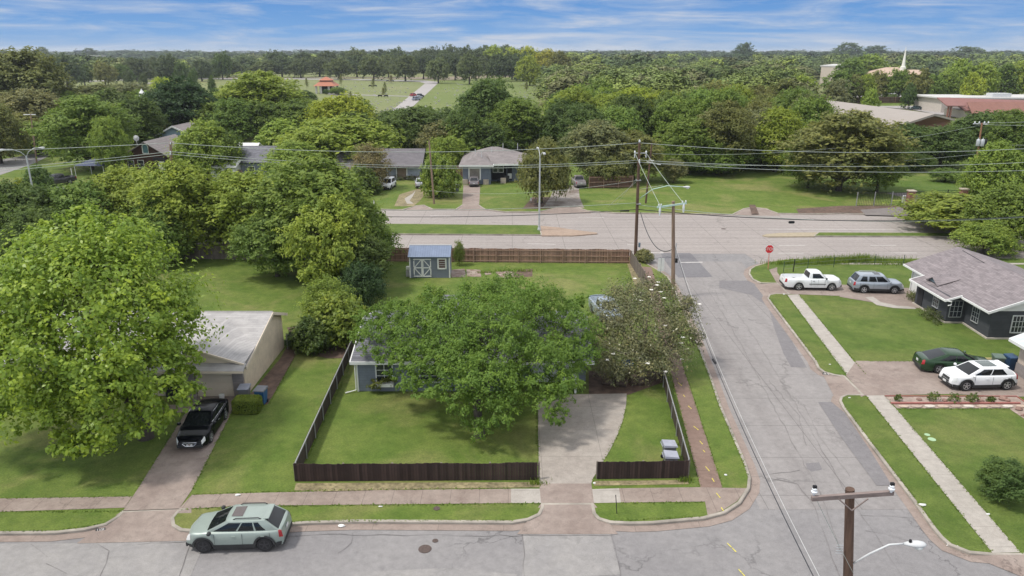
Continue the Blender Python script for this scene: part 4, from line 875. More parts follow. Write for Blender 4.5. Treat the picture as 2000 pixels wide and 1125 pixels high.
# ---- dark grey brick house, right
h = thing('house', 'dark gray brick house with mauve-brown shingles and white barred windows', 'house')
fp = [(37.05, 54.0), (37.2, 57.6), (35.75, 57.6), (35.75, 62.5), (37.3, 62.5), (37.3, 66.2), (46.3, 66.2), (46.3, 54.0)]
MB().prism(fp, .1, 2.42).build('wall', DARKB, h)
MB().add([(37.05, 54.0, 2.42), (46.3, 54, 2.42), (41.3, 54, 4.10)], [(0, 1, 2)]).build('gable', TRIMW, h); MB().add([(37.3, 66.2, 2.42), (46.3, 66.2, 2.42), (41.3, 66.2, 4.1)], [(0, 2, 1)]).build('gable', TRIMW, h)
MB().prism(offset(fp, .12), .08, .24).build('foundation', plain('foundation_concrete', (.42, .38, .32), rough=.9, var=.15), h)
m = MB(); slab(m, [(36.5, 53.6, 2.52), (36.5, 66.6, 2.66), (41.25, 66.6, 4.32), (41.25, 53.6, 4.22)]); slab(m, [(46.8, 53.6, 2.46), (46.8, 66.6, 2.56), (41.25, 66.6, 4.32), (41.25, 53.6, 4.22)]); m.build('roof', SH_BROWN, h)
m = MB(); slab(m, [(35.25, 57.2, 2.24), (35.25, 62.9, 2.28), (37.0, 62.9, 2.79), (37.0, 57.2, 2.73)]); m.build('porch_roof', SH_BROWN, h)
fascia(h, [(36.47, 66.6, 2.66), (36.47, 62.9, 2.61)], h=.16); fascia(h, [(36.47, 57.2, 2.55), (36.47, 53.57, 2.52)], h=.16); fascia(h, [(36.47, 53.57, 2.52), (41.25, 53.57, 4.22), (46.8, 53.57, 2.46)], h=.2)
fascia(h, [(36.5, 57.17, 2.66), (35.22, 57.17, 2.26), (35.22, 62.93, 2.30), (36.5, 62.93, 2.66)], h=.16)
m = MB(); a = [(36.15, 60.2, 2.62), (36.15, 61.6, 2.66), (36.15, 60.9, 3.06)]; m.add(a, [(0, 2, 1)]); m.build('gable_vent', plain('blue_vent', (.10, .15, .18), rough=.7), h)
m = MB(); slab(m, [(36.0, 60.0, 2.56), (37.9, 60.0, 3.16), (37.9, 60.9, 3.22), (36.0, 60.9, 3.10)], .05); slab(m, [(36.0, 61.8, 2.60), (37.9, 61.8, 3.18), (37.9, 60.9, 3.22), (36.0, 60.9, 3.10)], .05); m.build('vent_roof', SH_BROWN, h)
m = MB(); m.bx(37.16, 37.32, 63.1, 65.9, .14, 2.3); m.build('garage_door', TRIMW, h); MB().bx(37.2, 37.3, 66.1, 66.25, .14, 2.5).build('corner_trim', TRIMW, h)
IRONG = plain('grey_iron', (.36, .37, .37), rough=.5, var=.08); window(h, (35.75, 59.3, 1.45), .8, 1.0, 'W', frame=IRONG, grid=(3, 3), fw=.045); window(h, (36.45, 57.6, 1.35), .95, 1.35, 'S', frame=IRONG, grid=(3, 3), fw=.045); window(h, (37.12, 56.0, 1.4), .85, 1.15, 'W', frame=IRONG, grid=(3, 3), fw=.045)
window(h, (39.4, 54.0, 1.35), 1.3, 1.3, 'S', frame=IRON, grid=(5, 3))
MB().bx(35.70, 35.76, 61.3, 62.1, .3, 2.1).build('front_door', DARKIN, h); MB().tube([(35.3, 57.12, 2.2), (35.7, 57.12, 2.12), (35.7, 57.12, 1.85), (35.45, 57.12, 1.8)], .05, 6).build('downspout', TRIMW, h)
MB().bx(36.9, 37.3, 62.5, 63.0, .14, 2.3).build('brick_pier', BRICKR, h)
# ---- pale house fragment at the right edge
h = thing('house', 'beige house corner with white gutter and white-framed window at right edge', 'house')
MB().prism([(35.1, 47.6), (44, 47.6), (44, 38), (35.1, 38)], .1, 2.5).build('wall', plain('beige_stucco', (.50, .42, .35), rough=.8, var=.08), h)
MB().bx(34.95, 35.11, 38, 47.5, .1, .95).build('stone_base', BRICKG, h)
m = MB(); slab(m, [(34.55, 37.5, 2.5), (34.55, 48.1, 2.5), (38.5, 48.1, 4.1), (38.5, 37.5, 4.1)]); slab(m, [(44.5, 37.5, 2.5), (44.5, 48.1, 2.5), (38.5, 48.1, 4.1), (38.5, 37.5, 4.1)]); m.build('roof', plain('pale_metal_roof', (.50, .55, .55), rough=.6), h)
fascia(h, [(34.55, 37.5, 2.5), (34.55, 48.1, 2.5), (38.5, 48.13, 4.1)], TRIMW, .2); window(h, (35.1, 45.3, 1.5), 1.4, 1.35, 'W', grid=(2, 2), glass=WINL); window(h, (35.1, 42.2, 1.5), 1.4, 1.35, 'W', grid=(2, 2), glass=WINL)
# ---- gray hip-roofed house across the avenue
h = thing('house', 'blue-gray house with brown hip roofs and a cluttered shaded porch across the avenue', 'house')
HW2 = lap_mat('slate_blue_siding', (.15, .175, .22), (.12, .14, .18), 'Z', .25, .08, .04)
MB().prism([(-8.3, 125.2), (-3.6, 125.2), (-3.6, 128.6), (1.8, 128.6), (1.8, 139), (-8.3, 139)], .1, 3.3).build('wall', HW2, h)
roof_hip('roof', SH_WARM, h, -8.9, 2.6, 129.4, 139.6, 3.5, 5.35); roof_hip('wing_roof', SH_WARM, h, -8.9, -3.1, 124.6, 133.5, 3.45, 4.7); MB().add([(-3.4, 126.2, 3.43), (2.6, 126.2, 3.43), (2.6, 131.5, 4.6), (-4.5, 131.5, 4.6)], [(0, 1, 2, 3)]).build('porch_roof', SH_WARM, h)
fascia(h, [(-8.9, 124.57, 3.47), (-3.1, 124.57, 3.47), (-3.1, 126.1, 3.47)], h=.3); fascia(h, [(-3.4, 126.17, 3.45), (2.6, 126.17, 3.45)], h=.3)
window(h, (-6.3, 125.2, 1.95), 1.7, 1.7, 'S', glass=WINL, grid=(1, 1), fw=.2)
MB().bx(-3.5, -1.0, 128.45, 128.62, .4, 2.9).build('porch_shade_box', DARKIN, h)  # near-black box on the flat wall; the porch shade is put into its colour
for x, w in ((-2.9, .7), (-1.9, .7)): window(h, (x, 128.45, 2.3), w, 1.1, 'S', grid=(1, 2), fw=.1)
MB().bx(-.8, 0, 128.4, 128.6, .4, 2.7).build('front_door', DARKIN, h); MB().bx(-.75, -.05, 128.33, 128.4, .6, 1.5).build('white_panel', TRIMW, h)
for x in (-7.9, -4.4, -1.5): MB().bx(x - .45, x + .45, 124.9 if x < -4 else 126.3, 125.6 if x < -4 else 126.9, .1, 1.0).build('stone_planter', STONE, h)
for x, y, z in ((-6.4, 130.5, 5.2), (-3.6, 132.5, 5.3), (-1.6, 133, 5.9), (1, 133.2, 5.9), (-5.2, 128, 5.1)): MB().tube([(x, y, z - 1), (x, y, z + .25)], .06, 6).build('vent_pipe', IRON, h)
# ---- low house with carport to its left
h = thing('house', 'long pale-blue house with dark shingle roof behind the two cars on grass', 'house')
MB().prism([(-30, 130.5), (-16.4, 130.5), (-16.4, 140), (-30, 140)], .1, 2.5).build('wall', lap_mat('powder_blue_siding', (.36, .40, .48), (.29, .33, .40), 'Z', .3, .08, .03), h)
MB().bx(-21.8, -16.35, 130.35, 130.52, .1, .8).build('brick_base', BRICKG, h)
roof_gable('roof', SH_DARK, h, -31, -15.6, 129.3, 141, 2.55, 4.95, 'X'); MB().prism([(-30, 130.6), (-29.9, 130.6), (-29.9, 139.9), (-30, 139.9)], 2.4, 2.6).build('gable', TRIMW, h)
MB().bx(-20.1, -18.6, 130.28, 130.5, .2, 2.35).build('window', plain('wood_blind', (.20, .15, .11), rough=.7), h)
for x in (-20.25, -18.45): MB().bx(x - .09, x + .09, 130.2, 130.5, .1, 2.45).build('window_frame', TRIMW, h)
MB().bx(-23.4, -21.9, 130.3, 130.52, .1, 2.3).build('front_door', DARKIN, h); MB().bx(-21.9, -21.78, 129.9, 130.3, .1, 2.4).build('porch_post', TRIMW, h)
m = MB(); slab(m, [(-31, 126.3, 2.35), (-22, 126.3, 2.35), (-22, 131, 3.0), (-31, 131, 3.0)], .15); m.build('carport_roof', SH_DARK, h)
for x in (-30.5, -22.4): MB().bx(x - .08, x + .08, 126.5, 126.66, .1, 2.3).build('carport_post', TRIMW, h)
# ---- brown gabled house with arched window
h = thing('house', 'brown timber house with white arched attic window above the tree tops', 'house')
BRN = lap_mat('red_brown_boards', (.085, .042, .034), (.05, .025, .02), 'Z', .25, .15, .12)
X0, X1, Yf, Yb, Xm = -71.2, -63.4, 137, 150, -67.0
MB().prism([(X0, Yf), (X1, Yf), (X1, Yb), (X0, Yb)], .1, 3.4).add([(X0, Yf, 3.4), (X1, Yf, 3.4), (Xm, Yf, 5.8)], [(0, 1, 2)]).build('wall', BRN, h)
m = MB(); slab(m, [(X0 - .8, Yf - .5, 3.0), (X0 - .8, Yb, 3.0), (Xm, Yb, 6.0), (Xm, Yf - .5, 6.0)]); slab(m, [(X1 + .6, Yf - .5, 3.3), (X1 + .6, Yb, 3.3), (Xm, Yb, 6.0), (Xm, Yf - .5, 6.0)]); m.build('roof', SH_WARM, h)
w_ = MB(); pts = [(-.45, 0), (.45, 0), (.45, 1.15)] + [(.45 * math.cos(a), 1.15 + .45 * math.sin(a)) for a in [math.pi * k / 8 for k in range(1, 8)]] + [(-.45, 1.15)]
w_.add([(Xm + x, Yf - .05, 3.85 + z) for x, z in pts], [list(range(len(pts)))]); wo = w_.build('window', plain('sky_glass', (.12, .22, .26), rough=.15), h); fr = MB(); fr.tube([(Xm + x * 1.15, Yf - .07, 3.85 + z * 1.02) for x, z in pts + [pts[0]]], .09, 5); fr.build('frame', TRIMW, wo)
MB().bx(-65.6, -63.5, Yf - .6, Yf - .05, .1, 3.1).build('porch_shade_box', DARKIN, h); MB().bx(-64.6, -63.6, Yf - .8, Yf - .62, .2, 2.4).build('white_door_frame', TRIMW, h)  # solid near-black block stands in for the shade inside the porch
for x in (-70, -68.2): window(h, (x, Yf, 1.9), 1.0, 1.3, 'S', grid=(1, 2))
m = MB(); m.lathe([(.02, 0), (.55, .16)], (-69.2, Yf + 1.5, 6.4), 12, 'Y'); m.tube([(-69.2, Yf + 1.5, 6.4), (-69.2, Yf + 1.7, 5.1)], .05, 5); tag(m.build('satellite_dish', IRON), 'round satellite dish on the roof of the brown timber house', 'dish')
h = thing('house', 'light blue gabled house rising behind the brown timber house', 'house')
MB().prism([(-75.5, 158), (-66, 158), (-66, 166), (-75.5, 166)], .1, 4.4).add([(-75.5, 158, 4.4), (-66, 158, 4.4), (-70.7, 158, 6.7)], [(0, 1, 2)]).build('wall', plain('sky_blue_siding', (.28, .38, .48), rough=.7), h)
m = MB(); slab(m, [(-76.2, 157.3, 4.1), (-76.2, 167, 4.1), (-70.7, 167, 6.9), (-70.7, 157.3, 6.9)]); slab(m, [(-65.2, 157.3, 4.1), (-65.2, 167, 4.1), (-70.7, 167, 6.9), (-70.7, 157.3, 6.9)]); m.build('roof', SH_WARM, h); fascia(h, [(-76.2, 157.2, 4.15), (-70.7, 157.2, 6.95), (-65.2, 157.2, 4.15)], h=.35)
# ---- small roofs seen between trees
def little(label, mat, wallm, x0, x1, y0, y1, ze, zr, axis='X', cat='house', nm='house'):
    h = thing(nm, label, cat); MB().prism([(x0 + .4, y0 + .4), (x1 - .4, y0 + .4), (x1 - .4, y1 - .4), (x0 + .4, y1 - .4)], .1, ze).build('wall', wallm, h); roof_gable('roof', mat, h, x0, x1, y0, y1, ze, zr, axis)
    n = max(1, int((x1 - x0) / 4))
    for i in range(n): window(h, (x0 + .4 + (x1 - x0 - .8) * (i + .5) / n, y0 + .4, ze * .55), 1.1, 1.1, 'S', grid=(1, 2))
    return h
little('gray-roofed house mostly hidden left of the light green spreading tree', SH_GREY, WALLG, -49, -38, 131, 140, 3.0, 5.4)
little('white metal-roofed shed between trees beside the orange fence', plain('white_metal', (.62, .62, .60), rough=.5), TRIMW, -52.5, -47.5, 128, 134, 2.6, 3.5, cat='shed', nm='garden_shed')
little('white-roofed outbuilding behind the white metal shed', plain('white_metal', (.6,) * 3), TRIMW, -56, -50, 146, 152, 3.0, 4.4, cat='shed', nm='garden_shed')
little('gray-roofed building glimpsed left of the tallest light green tree', SH_PALE, CREAM, -92, -80, 205, 218, 4.2, 7.0)
t = thing('gazebo', 'tiny white cupola roof showing above dark tree crowns', 'gazebo', (-112, 232, .2))
for a in range(6): MB().tube([(0.9 * math.cos(a * math.pi / 3), 0.9 * math.sin(a * math.pi / 3), 0), (0.9 * math.cos(a * math.pi / 3), 0.9 * math.sin(a * math.pi / 3), 9.2)], .12, 6).build('post', TRIMW, t)
MB().lathe([(1.1, 9.2), (.7, 9.8), (.3, 10.3), (.04, 10.9)], n=12).build('roof', TRIMW, t)
# ---- large low school roof, right
h = thing('building', 'large low building with broad taupe roof and red brick gable end', 'building')
def pt(x, y, z): a = at(x, y, z); return (a[0], a[1], z)
Lc, Al, Ar, Ne, Re = pt(1570, 240, 4.2), pt(1612, 195, 7.6), pt(1826, 222, 7.6), pt(1722, 256, 4.2), pt(1866, 233, 4.2); Rl = (Al[0] + 17, Al[1] + 10, 4.2)
TAUPE = plain('taupe_membrane', (.31, .275, .245), rough=.85, var=.05, scale=.3)
m = MB(); slab(m, [Lc, Ne, Ar, Al], .5); slab(m, [Re, Rl, Al, Ar], .5); m.build('roof', TAUPE, h)
def inn(p, q, f): return tuple(Vector(p).lerp(Vector(q), f))
c0 = tuple(sum(p[i] for p in (Lc, Ne, Re, Rl)) / 4 for i in range(3)); W4 = [inn(p, (c0[0], c0[1], p[2]), .04) for p in (Lc, Ne, Re, Rl)]; rg = inn(Ar, (c0[0], c0[1], 7.6), .04)
m = MB(); m.prism([(p[0], p[1]) for p in W4], .1, 3.7); m.add([(W4[1][0], W4[1][1], 3.7), (W4[2][0], W4[2][1], 3.7), (rg[0], rg[1], 7.0)], [(0, 1, 2)]); m.build('wall', BRICKR, h)
fascia(h, [(Ne[0], Ne[1], Ne[2]), (Ar[0], Ar[1] - .1, Ar[2]), (Re[0], Re[1], Re[2])], plain('taupe_trim', (.36, .31, .27), rough=.7), .5)
# ---- white-roofed hall, church with spire, red roofs
h = thing('building', 'tall brick hall with flat white roof among the far trees', 'building')
a, b, c, d = at(1600, 165, 0), at(1645, 167, 0), at(1668, 160, 0), at(1625, 158, 0)
Y = a[1]; zt = atY(1600, 130, a[1])[2]
MB().prism([a, b, c, d], .1, zt).build('wall', BRICKR, h); MB().add([(p[0], p[1], zt * .98) for p in (a, b)] + [(p[0], p[1], .2) for p in (b, a)], [(0, 1, 2, 3)]).build('cream_panel', plain('cream_cladding', (.52, .45, .38), rough=.8), h).location = (-.3, -.8, 0)
MB().prism(offset([a, b, c, d], .8), zt, zt + .8).build('roof', plain('white_membrane', (.50, .49, .47), rough=.8), h)
h = thing('church', 'brick church with tan roof and tall white needle spire', 'church')
a, b = at(1725, 168, 0), at(1850, 172, 0); Yc = a[1]; CH = plain('tan_shingles', (.46, .34, .26), rough=.9, var=.12, scale=.5)
MB().prism([(a[0], Yc), (b[0], Yc), (b[0], Yc + 40), (a[0], Yc + 40)], .1, 5).build('wall', BRICKR, h)
xm = atY(1765, 140, Yc)[0]; m = MB()
for (xa, xb, zr_) in ((a[0] - 2, atY(1792, 140, Yc)[0], atY(1765, 132, Yc)[2]), (atY(1790, 140, Yc)[0], b[0] + 2, atY(1820, 137, Yc)[2])):
    xc = (xa + xb) / 2; ze = atY(1730, 149, Yc)[2]; q = [(xa, Yc - 3, ze), (xb, Yc - 3, ze), (xb, Yc + 42, ze), (xa, Yc + 42, ze)]; tp = [(xc - 4, Yc + 12, zr_), (xc + 4, Yc + 12, zr_)]
    m.add(q + tp, [(0, 1, 5, 4), (1, 2, 5), (2, 3, 4, 5), (3, 0, 4), (3, 2, 1, 0)])
m.build('roof', CH, h); p0 = atY(1765, 134, Yc + 2); p1 = atY(1769, 92, Yc + 2)
sp = MB(); sp.lathe([(1.9, p0.z - 1), (1.9, p0.z + 1.2), (1.2, p0.z + 1.4), (.12, p1.z)], (p0.x, Yc + 3, 0), 8); sp.build('spire', plain('spire_white', (.78, .76, .70), rough=.5), h)
h = thing('building', 'low building with rust-red pitched roofs and an open white carport', 'building')
RED = lap_mat('rust_metal_roof', (.23, .115, .09), (.26, .115, .085), 'X', 1.2, .1, .06); RED2 = plain('maroon_shingles', (.22, .10, .085), rough=.85, var=.12, scale=.5)
a, b = at(1845, 232, 0), at(1878, 232, 0); Yc = a[1]
z1_, z2_ = atY(1845, 206, Yc)[2], atY(1865, 191, Yc + 12)[2]; xr = atY(2100, 200, Yc)[0]
m = MB(); slab(m, [(a[0] - .5, Yc - 1, z1_), (b[0], Yc - 1, z1_), (b[0] + 3, Yc + 14, z2_), (a[0] + 4, Yc + 14, z2_)], .3); slab(m, [(b[0], Yc - 1, z1_ - 1.5), (xr, Yc - 6, z1_ - 1.5), (xr, Yc + 8, z2_ - 1), (b[0] + 1, Yc + 14, z2_)], .3); m.build('roof', RED2, h)
m = MB(); xa = atY(1895, 220, Yc)[0]; slab(m, [(xa - 2, Yc - 4.5, z1_ - 2.2), (xr, Yc - 4.5, z1_ - 2.2), (xr, Yc + 3, z1_ + 1.0), (xa, Yc + 3, z1_ + 1.0)], .3); m.build('wing_roof', RED, h)
MB().prism([(b[0] + .5, Yc), (xr, Yc - 3), (xr, Yc + 12), (b[0] + .5, Yc + 12)], .1, z1_ - 1.7).build('wall', plain('pale_block', (.5, .45, .40), rough=.8), h)
for x in (a[0] + .3, a[0] + 1.2): MB().bx(x, x + .5, Yc - .5, Yc, .1, z1_ - .1).build('porch_post', BRICKR, h)
h = thing('building', 'long white flat-roofed building behind the rust-red roofs', 'building')
MB().prism([(b[0] + 6, Yc + 24), (xr + 20, Yc + 24), (xr + 20, Yc + 44), (b[0] + 6, Yc + 44)], .1, 5.2).build('wall', plain('pale_block', (.5, .45, .4)), h); MB().prism([(b[0] + 5, Yc + 23), (xr + 20, Yc + 23), (xr + 20, Yc + 45), (b[0] + 5, Yc + 45)], 5.2, 5.7).build('roof', MATS['white_membrane'], h)
MB().bx(b[0] + 26, b[0] + 33, Yc + 27, Yc + 31, 5.7, 7.0).build('roof_unit', IRON, h)
# ---- cemetery pavilion
a, b = at(615, 183, .2), at(655, 183, .2); Xc = (a[0] + b[0]) / 2; Yc = a[1] + 5; hw_ = (b[0] - a[0]) / 2 * .9
h = thing('pavilion', 'open pavilion with two-tier orange tile roof in the cemetery', 'pavilion', (Xc, Yc, .2)); OR = plain('orange_tiles', (.40, .155, .095), rough=.8, var=.12, scale=1.2)
def pyr(m, r0, z0, r1, z1): m.add([(sx * r0, sy * r0, z0) for sx, sy in ((-1, -1), (1, -1), (1, 1), (-1, 1))] + [(sx * r1, sy * r1, z1) for sx, sy in ((-1, -1), (1, -1), (1, 1), (-1, 1))], [(0, 1, 5, 4), (1, 2, 6, 5), (2, 3, 7, 6), (3, 0, 4, 7), (4, 5, 6, 7), (3, 2, 1, 0)])
m = MB(); pyr(m, hw_ + 1, 4.0, hw_ * .62, 6.3); m.build('lower_roof', OR, h); m = MB(); pyr(m, hw_ * .60, 6.3, hw_ * .58, 6.9); m.build('roof_band', plain('roof_band_brown', (.16, .07, .05), rough=.8), h)
m = MB(); pyr(m, hw_ * .72, 6.9, .3, 8.7); m.build('upper_roof', OR, h); MB().bx(-hw_ * .55, hw_ * .55, -hw_ * .5, hw_ * .5, 0, 4.0).build('inner_room', DARKIN, h)
for sx in (-1, -.45, .45, 1):
    for sy in (-1, 1): MB().bx(sx * (hw_ - .3) - .45, sx * (hw_ - .3) + .45, sy * (hw_ - .3) - .45, sy * (hw_ - .3) + .45, 0, 4.0).build('column', plain('pavilion_column', (.50, .48, .45), rough=.8), h)
# ---- horizon: tall building block and mast silhouettes
for (x, yt, w, Y, lb) in [(148, 99, 8, 2300, 'small dark tower block on the far left horizon'), (180, 109, 20, 1500, 'low pale warehouse on the far left skyline')]:
    p = atY(x, yt, Y); ww = w / F * Y; h = thing('building', lb, 'building'); MB().prism([(p.x - ww / 2, Y), (p.x + ww / 2, Y), (p.x + ww / 2, Y + 30), (p.x - ww / 2, Y + 30)], 0, p.z).build('wall', plain('far_concrete_%d' % x, (.12, .15, .2) if x == 148 else (.5, .48, .46), rough=.8), h)
    MB().prism([(p.x - ww / 2 - 1, Y - 1), (p.x + ww / 2 + 1, Y - 1), (p.x + ww / 2 + 1, Y + 31), (p.x - ww / 2 - 1, Y + 31)], p.z, p.z + 1).build('roof', MATS['far_concrete_%d' % x], h)
# ---- canopy tent
t = thing('canopy_tent', 'dark blue pop-up canopy tent between the trees by the gray pickup', 'tent', (*at(192, 345, .13), .13)); m = MB(); pyr(m, 2.6, 2.3, .1, 3.4); m.build('canopy', plain('navy_canvas', (.06, .075, .13), rough=.7), t)
for sx in (-1, 1):
    for sy in (-1, 1): MB().tube([(sx * 2.5, sy * 2.5, 0), (sx * 2.5, sy * 2.5, 2.3)], .05, 6).build('leg', IRON, t)
# ================================================================ trees and plants
LEAF = leaf_mat('broad_leaves', warm=(1.6, 1.4, .8), cool=(.6, .72, .7), trans=.42, gloss=.4)
LEAFF = leaf_mat('fine_leaves', warm=(1.38, 1.25, .8), cool=(.68, .74, .70), trans=.42, gloss=.6)
LEAFW = leaf_mat('waxy_leaves', warm=(1.7, 1.45, 1.15), cool=(.55, .62, .6), trans=.12, gloss=.3)
BARK = bark_mat('grey_bark', (.13, .11, .09)); BARKD = bark_mat('dark_bark', (.07, .058, .048)); BARKP = bark_mat('pale_bark', (.24, .21, .175))
def leaf_arrays(lobes, n, size, rs, clump=18, spread=.30, droop=0.0, asp=.5, inner=.12, up=.55, nz=.4, gap=.24):
    """lobes: (x,y,z,rx,ry,rz). Leaves gather in tufts lying over the surface of each lobe."""
    L = np.array(lobes, float); area = (L[:, 3] * L[:, 4] + L[:, 3] * L[:, 5] + L[:, 4] * L[:, 5]); pr = area / area.sum()
    nc = max(len(L), n // clump); li = rs.choice(len(L), nc, p=pr)
    d = rs.normal(size=(nc, 3)); d[:, 2] += .35; d /= np.linalg.norm(d, axis=1)[:, None]
    rad = np.clip(.97 + rs.normal(0, .15, nc), .5, 1.42); rad[rs.random(nc) < inner] *= rs.uniform(.3, .8)
    cc = L[li, :3] + d * L[li, 3:6] * rad[:, None]
    # drop tufts buried deep inside another lobe
    keep = np.ones(nc, bool)
    for k in range(len(L)):
        q = (cc - L[k, :3]) / L[k, 3:6]; keep &= ~(((q ** 2).sum(1) < .36) & (li != k))
    ml = L[:, 3:6].mean() * 1.15; ph = rs.uniform(0, 6.28, 6); q = cc / ml
    hole = np.sin(q[:, 0] * 2.3 + ph[0] + 1.2 * np.sin(q[:, 1] * 1.7 + ph[3])) * np.sin(q[:, 1] * 2.6 + ph[1] + np.sin(q[:, 2] * 2.1 + ph[4])) * np.sin(q[:, 2] * 3.1 + ph[2] + q[:, 0])
    keep &= hole < gap
    cc, d, li = cc[keep], d[keep], li[keep]; nc = len(cc)
    per = np.full(nc, clump); ids = np.repeat(np.arange(nc), per); m = len(ids)
    ax = d * .9 + rs.normal(size=(nc, 3)) * .45; ax[:, 2] += .15 - droop; ax /= np.linalg.norm(ax, axis=1)[:, None]
    R0 = L[li, 3:6].mean(1)[ids] * spread * rs.uniform(.55, 1.5, nc)[ids]
    g = rs.normal(size=(m, 3)) * .5; al = rs.uniform(-.7, 1.15, m); taper = np.clip(1.1 - .55 * np.clip(al, 0, 2), .3, 1.1)
    pos = cc[ids] + ax[ids] * (al * R0 * 1.25)[:, None] + g * (R0 * taper)[:, None] * np.array([1, 1, .6]); rr = (g[:, 0] ** 2 + g[:, 1] ** 2) + np.clip(al, 0, 2) ** 2 * .5; pos[:, 2] -= rr * R0 * (.22 + droop)
    nrm = d[ids] * .55 + g * .6 * (nz / .4) + rs.normal(size=(m, 3)) * nz; nrm[:, 2] += up; nrm /= np.linalg.norm(nrm, axis=1)[:, None]
    t = rs.normal(size=(m, 3)); t[:, 2] -= droop * 2; u = t - nrm * (t * nrm).sum(1)[:, None]; u /= np.linalg.norm(u, axis=1)[:, None]; w = np.cross(nrm, u)
    s = size * rs.uniform(.6, 1.35, m)
    u *= s[:, None]; w *= (s * asp)[:, None]
    V = np.empty((m, 4, 3)); V[:, 0] = pos - u; V[:, 1] = pos + w * 1.0 + nrm * s[:, None] * .12; V[:, 2] = pos + u * 1.0 - np.array([0, 0, 1]) * (s * .25)[:, None]; V[:, 3] = pos - w + nrm * s[:, None] * .12
    tv = rs.normal(.5, .16, nc)[ids] * .6 + rs.random(m) * .4
    return V.reshape(-1, 3), np.clip(np.repeat(tv, 4), 0, 1)
def mesh_np(name, V, quads, mats, mi=None, attr=None, smoothfrom=None):
    me = bpy.data.meshes.new(name); nv, nf = len(V), len(quads)
    me.vertices.add(nv); me.vertices.foreach_set('co', np.asarray(V, np.float32).ravel())
    me.loops.add(nf * 4); me.loops.foreach_set('vertex_index', np.asarray(quads, np.int32).ravel())
    me.polygons.add(nf); me.polygons.foreach_set('loop_start', np.arange(0, nf * 4, 4, dtype=np.int32)); me.polygons.foreach_set('loop_total', np.full(nf, 4, np.int32))
    for m in mats: me.materials.append(m)
    if mi is not None: me.polygons.foreach_set('material_index', np.asarray(mi, np.int32))
    if attr is not None: a = me.attributes.new('v', 'FLOAT', 'POINT'); a.data.foreach_set('value', np.asarray(attr, np.float32))
    me.update(calc_edges=True); return me
def limbs(lobes, h0, r0, seed, n=7, top=None, lean=0, sub=2, base=(0, 0)):
    """trunk with limbs reaching into the lobes"""
    rr = random.Random(seed); m = MB(); c = np.mean([l[:3] for l in lobes], 0); bx, by = base
    fork = Vector((bx + (c[0] - bx) * .35, by + (c[1] - by) * .35, h0)); m.tube([(bx, by, -.15), (bx + rr.uniform(-.1, .1) * r0, by, h0 * .15), (bx + (fork.x - bx) * .4, by + (fork.y - by) * .4, h0 * .55), fork], [r0 * 1.35, r0 * 1.02, r0 * .85, r0 * .75], n)
    ls = sorted(lobes, key=lambda l: -l[3] * l[5])[:9]
    for l in ls:
        p = Vector(l[:3]); mid = fork.lerp(p, .5) + Vector((rr.uniform(-.12, .12), rr.uniform(-.12, .12), rr.uniform(.0, .12))) * (p - fork).length
        m.tube([fork - Vector((0, 0, r0 * .3)), fork.lerp(mid, .5), mid, p], [r0 * .55, r0 * .40, r0 * .28, r0 * .10], max(5, n - 1), cap=False)
        for k in range(sub):
            a, e = rr.uniform(0, 6.28), rr.uniform(-.1, .7); q = p + Vector((math.cos(a) * l[3], math.sin(a) * l[4], math.sin(e) * l[5])) * .8; st = mid.lerp(p, rr.uniform(.2, .9))
            m.tube([st, st.lerp(q, .5) + Vector((0, 0, .04)) * l[3], q], [r0 * .16, r0 * .11, r0 * .04], 4, cap=False)
    return m
def proto_lobes(seed, q, b, nl, form):
    rr = random.Random(seed); top, bot = q, b * q; H = top - bot; L = []
    if form == 'round': L.append((0, 0, bot + H * .48, .62, .62, H * .40))
    elif form == 'tall': L += [(0, 0, bot + H * .40, .55, .55, H * .38), (rr.uniform(-.1, .1), 0, bot + H * .72, .40, .40, H * .25)]
    elif form == 'wide': L.append((0, 0, bot + H * .45, .72, .72, H * .34))
    elif form == 'cone': L += [(0, 0, bot + H * .3, .60, .60, H * .32), (0, 0, bot + H * .62, .40, .40, H * .28), (0, 0, bot + H * .86, .18, .18, H * .16)]
    for k in range(nl):
        a = 2.399 * k + rr.uniform(-.4, .4); f = (k + .5) / nl; zz = f ** .8
        if form == 'tall': rad = .62 * math.sin(math.pi * min(1, .16 + .80 * zz)) + .05
        elif form == 'cone': rad = .70 * (1 - zz) + .05
        else: rad = .70 * math.cos(max(0, zz - .25) / .75 * 1.35) if zz > .25 else .70
        rad *= rr.uniform(.8, 1.12); s = rr.uniform(.24, .40) * (1 if form != 'cone' else .75)
        L.append((rad * math.cos(a), rad * math.sin(a), bot + H * (.14 + .74 * zz) + rr.uniform(-.05, .05), s, s, s * rr.uniform(.8, 1.05) * (1.15 if form == 'tall' else 1)))
    return L
PROTO = {}
def proto(key, seed, q, b, nl, form, n, size, leafm=None, bark=None, joined=False, **kw):
    rs = np.random.RandomState(seed); L = proto_lobes(seed, q, b, nl, form)
    V, v = leaf_arrays(L, n, size, rs, **kw); k = (V[:, 2] < .02)
    V[k, 2] = .02
    Q = np.arange(len(V)).reshape(-1, 4)
    tm = limbs(L, max(.12, b * q + .12), .065 if form != 'tall' else .055, seed, n=6 if joined else 8, sub=1 if joined else 2)
    if joined:
        tf = [f for f in tm.f if len(f) == 4]; tv = np.array(tm.v); V2 = np.vstack([V, tv]); Q2 = np.vstack([Q, np.array(tf) + len(V)])
        me = mesh_np(key, V2, Q2, [leafm or LEAFF, bark or BARKD], np.r_[np.zeros(len(Q)), np.ones(len(tf))], np.r_[v, np.zeros(len(tv))])
        PROTO[key] = (me, None, q, b)
    else:
        me = mesh_np(key + '_crown', V, Q, [leafm or LEAFF], None, v); tb = tm.build('trunk', bark or BARKD, smooth=60); tme = tb.data; bpy.data.objects.remove(tb)
        PROTO[key] = (me, tme, q, b)
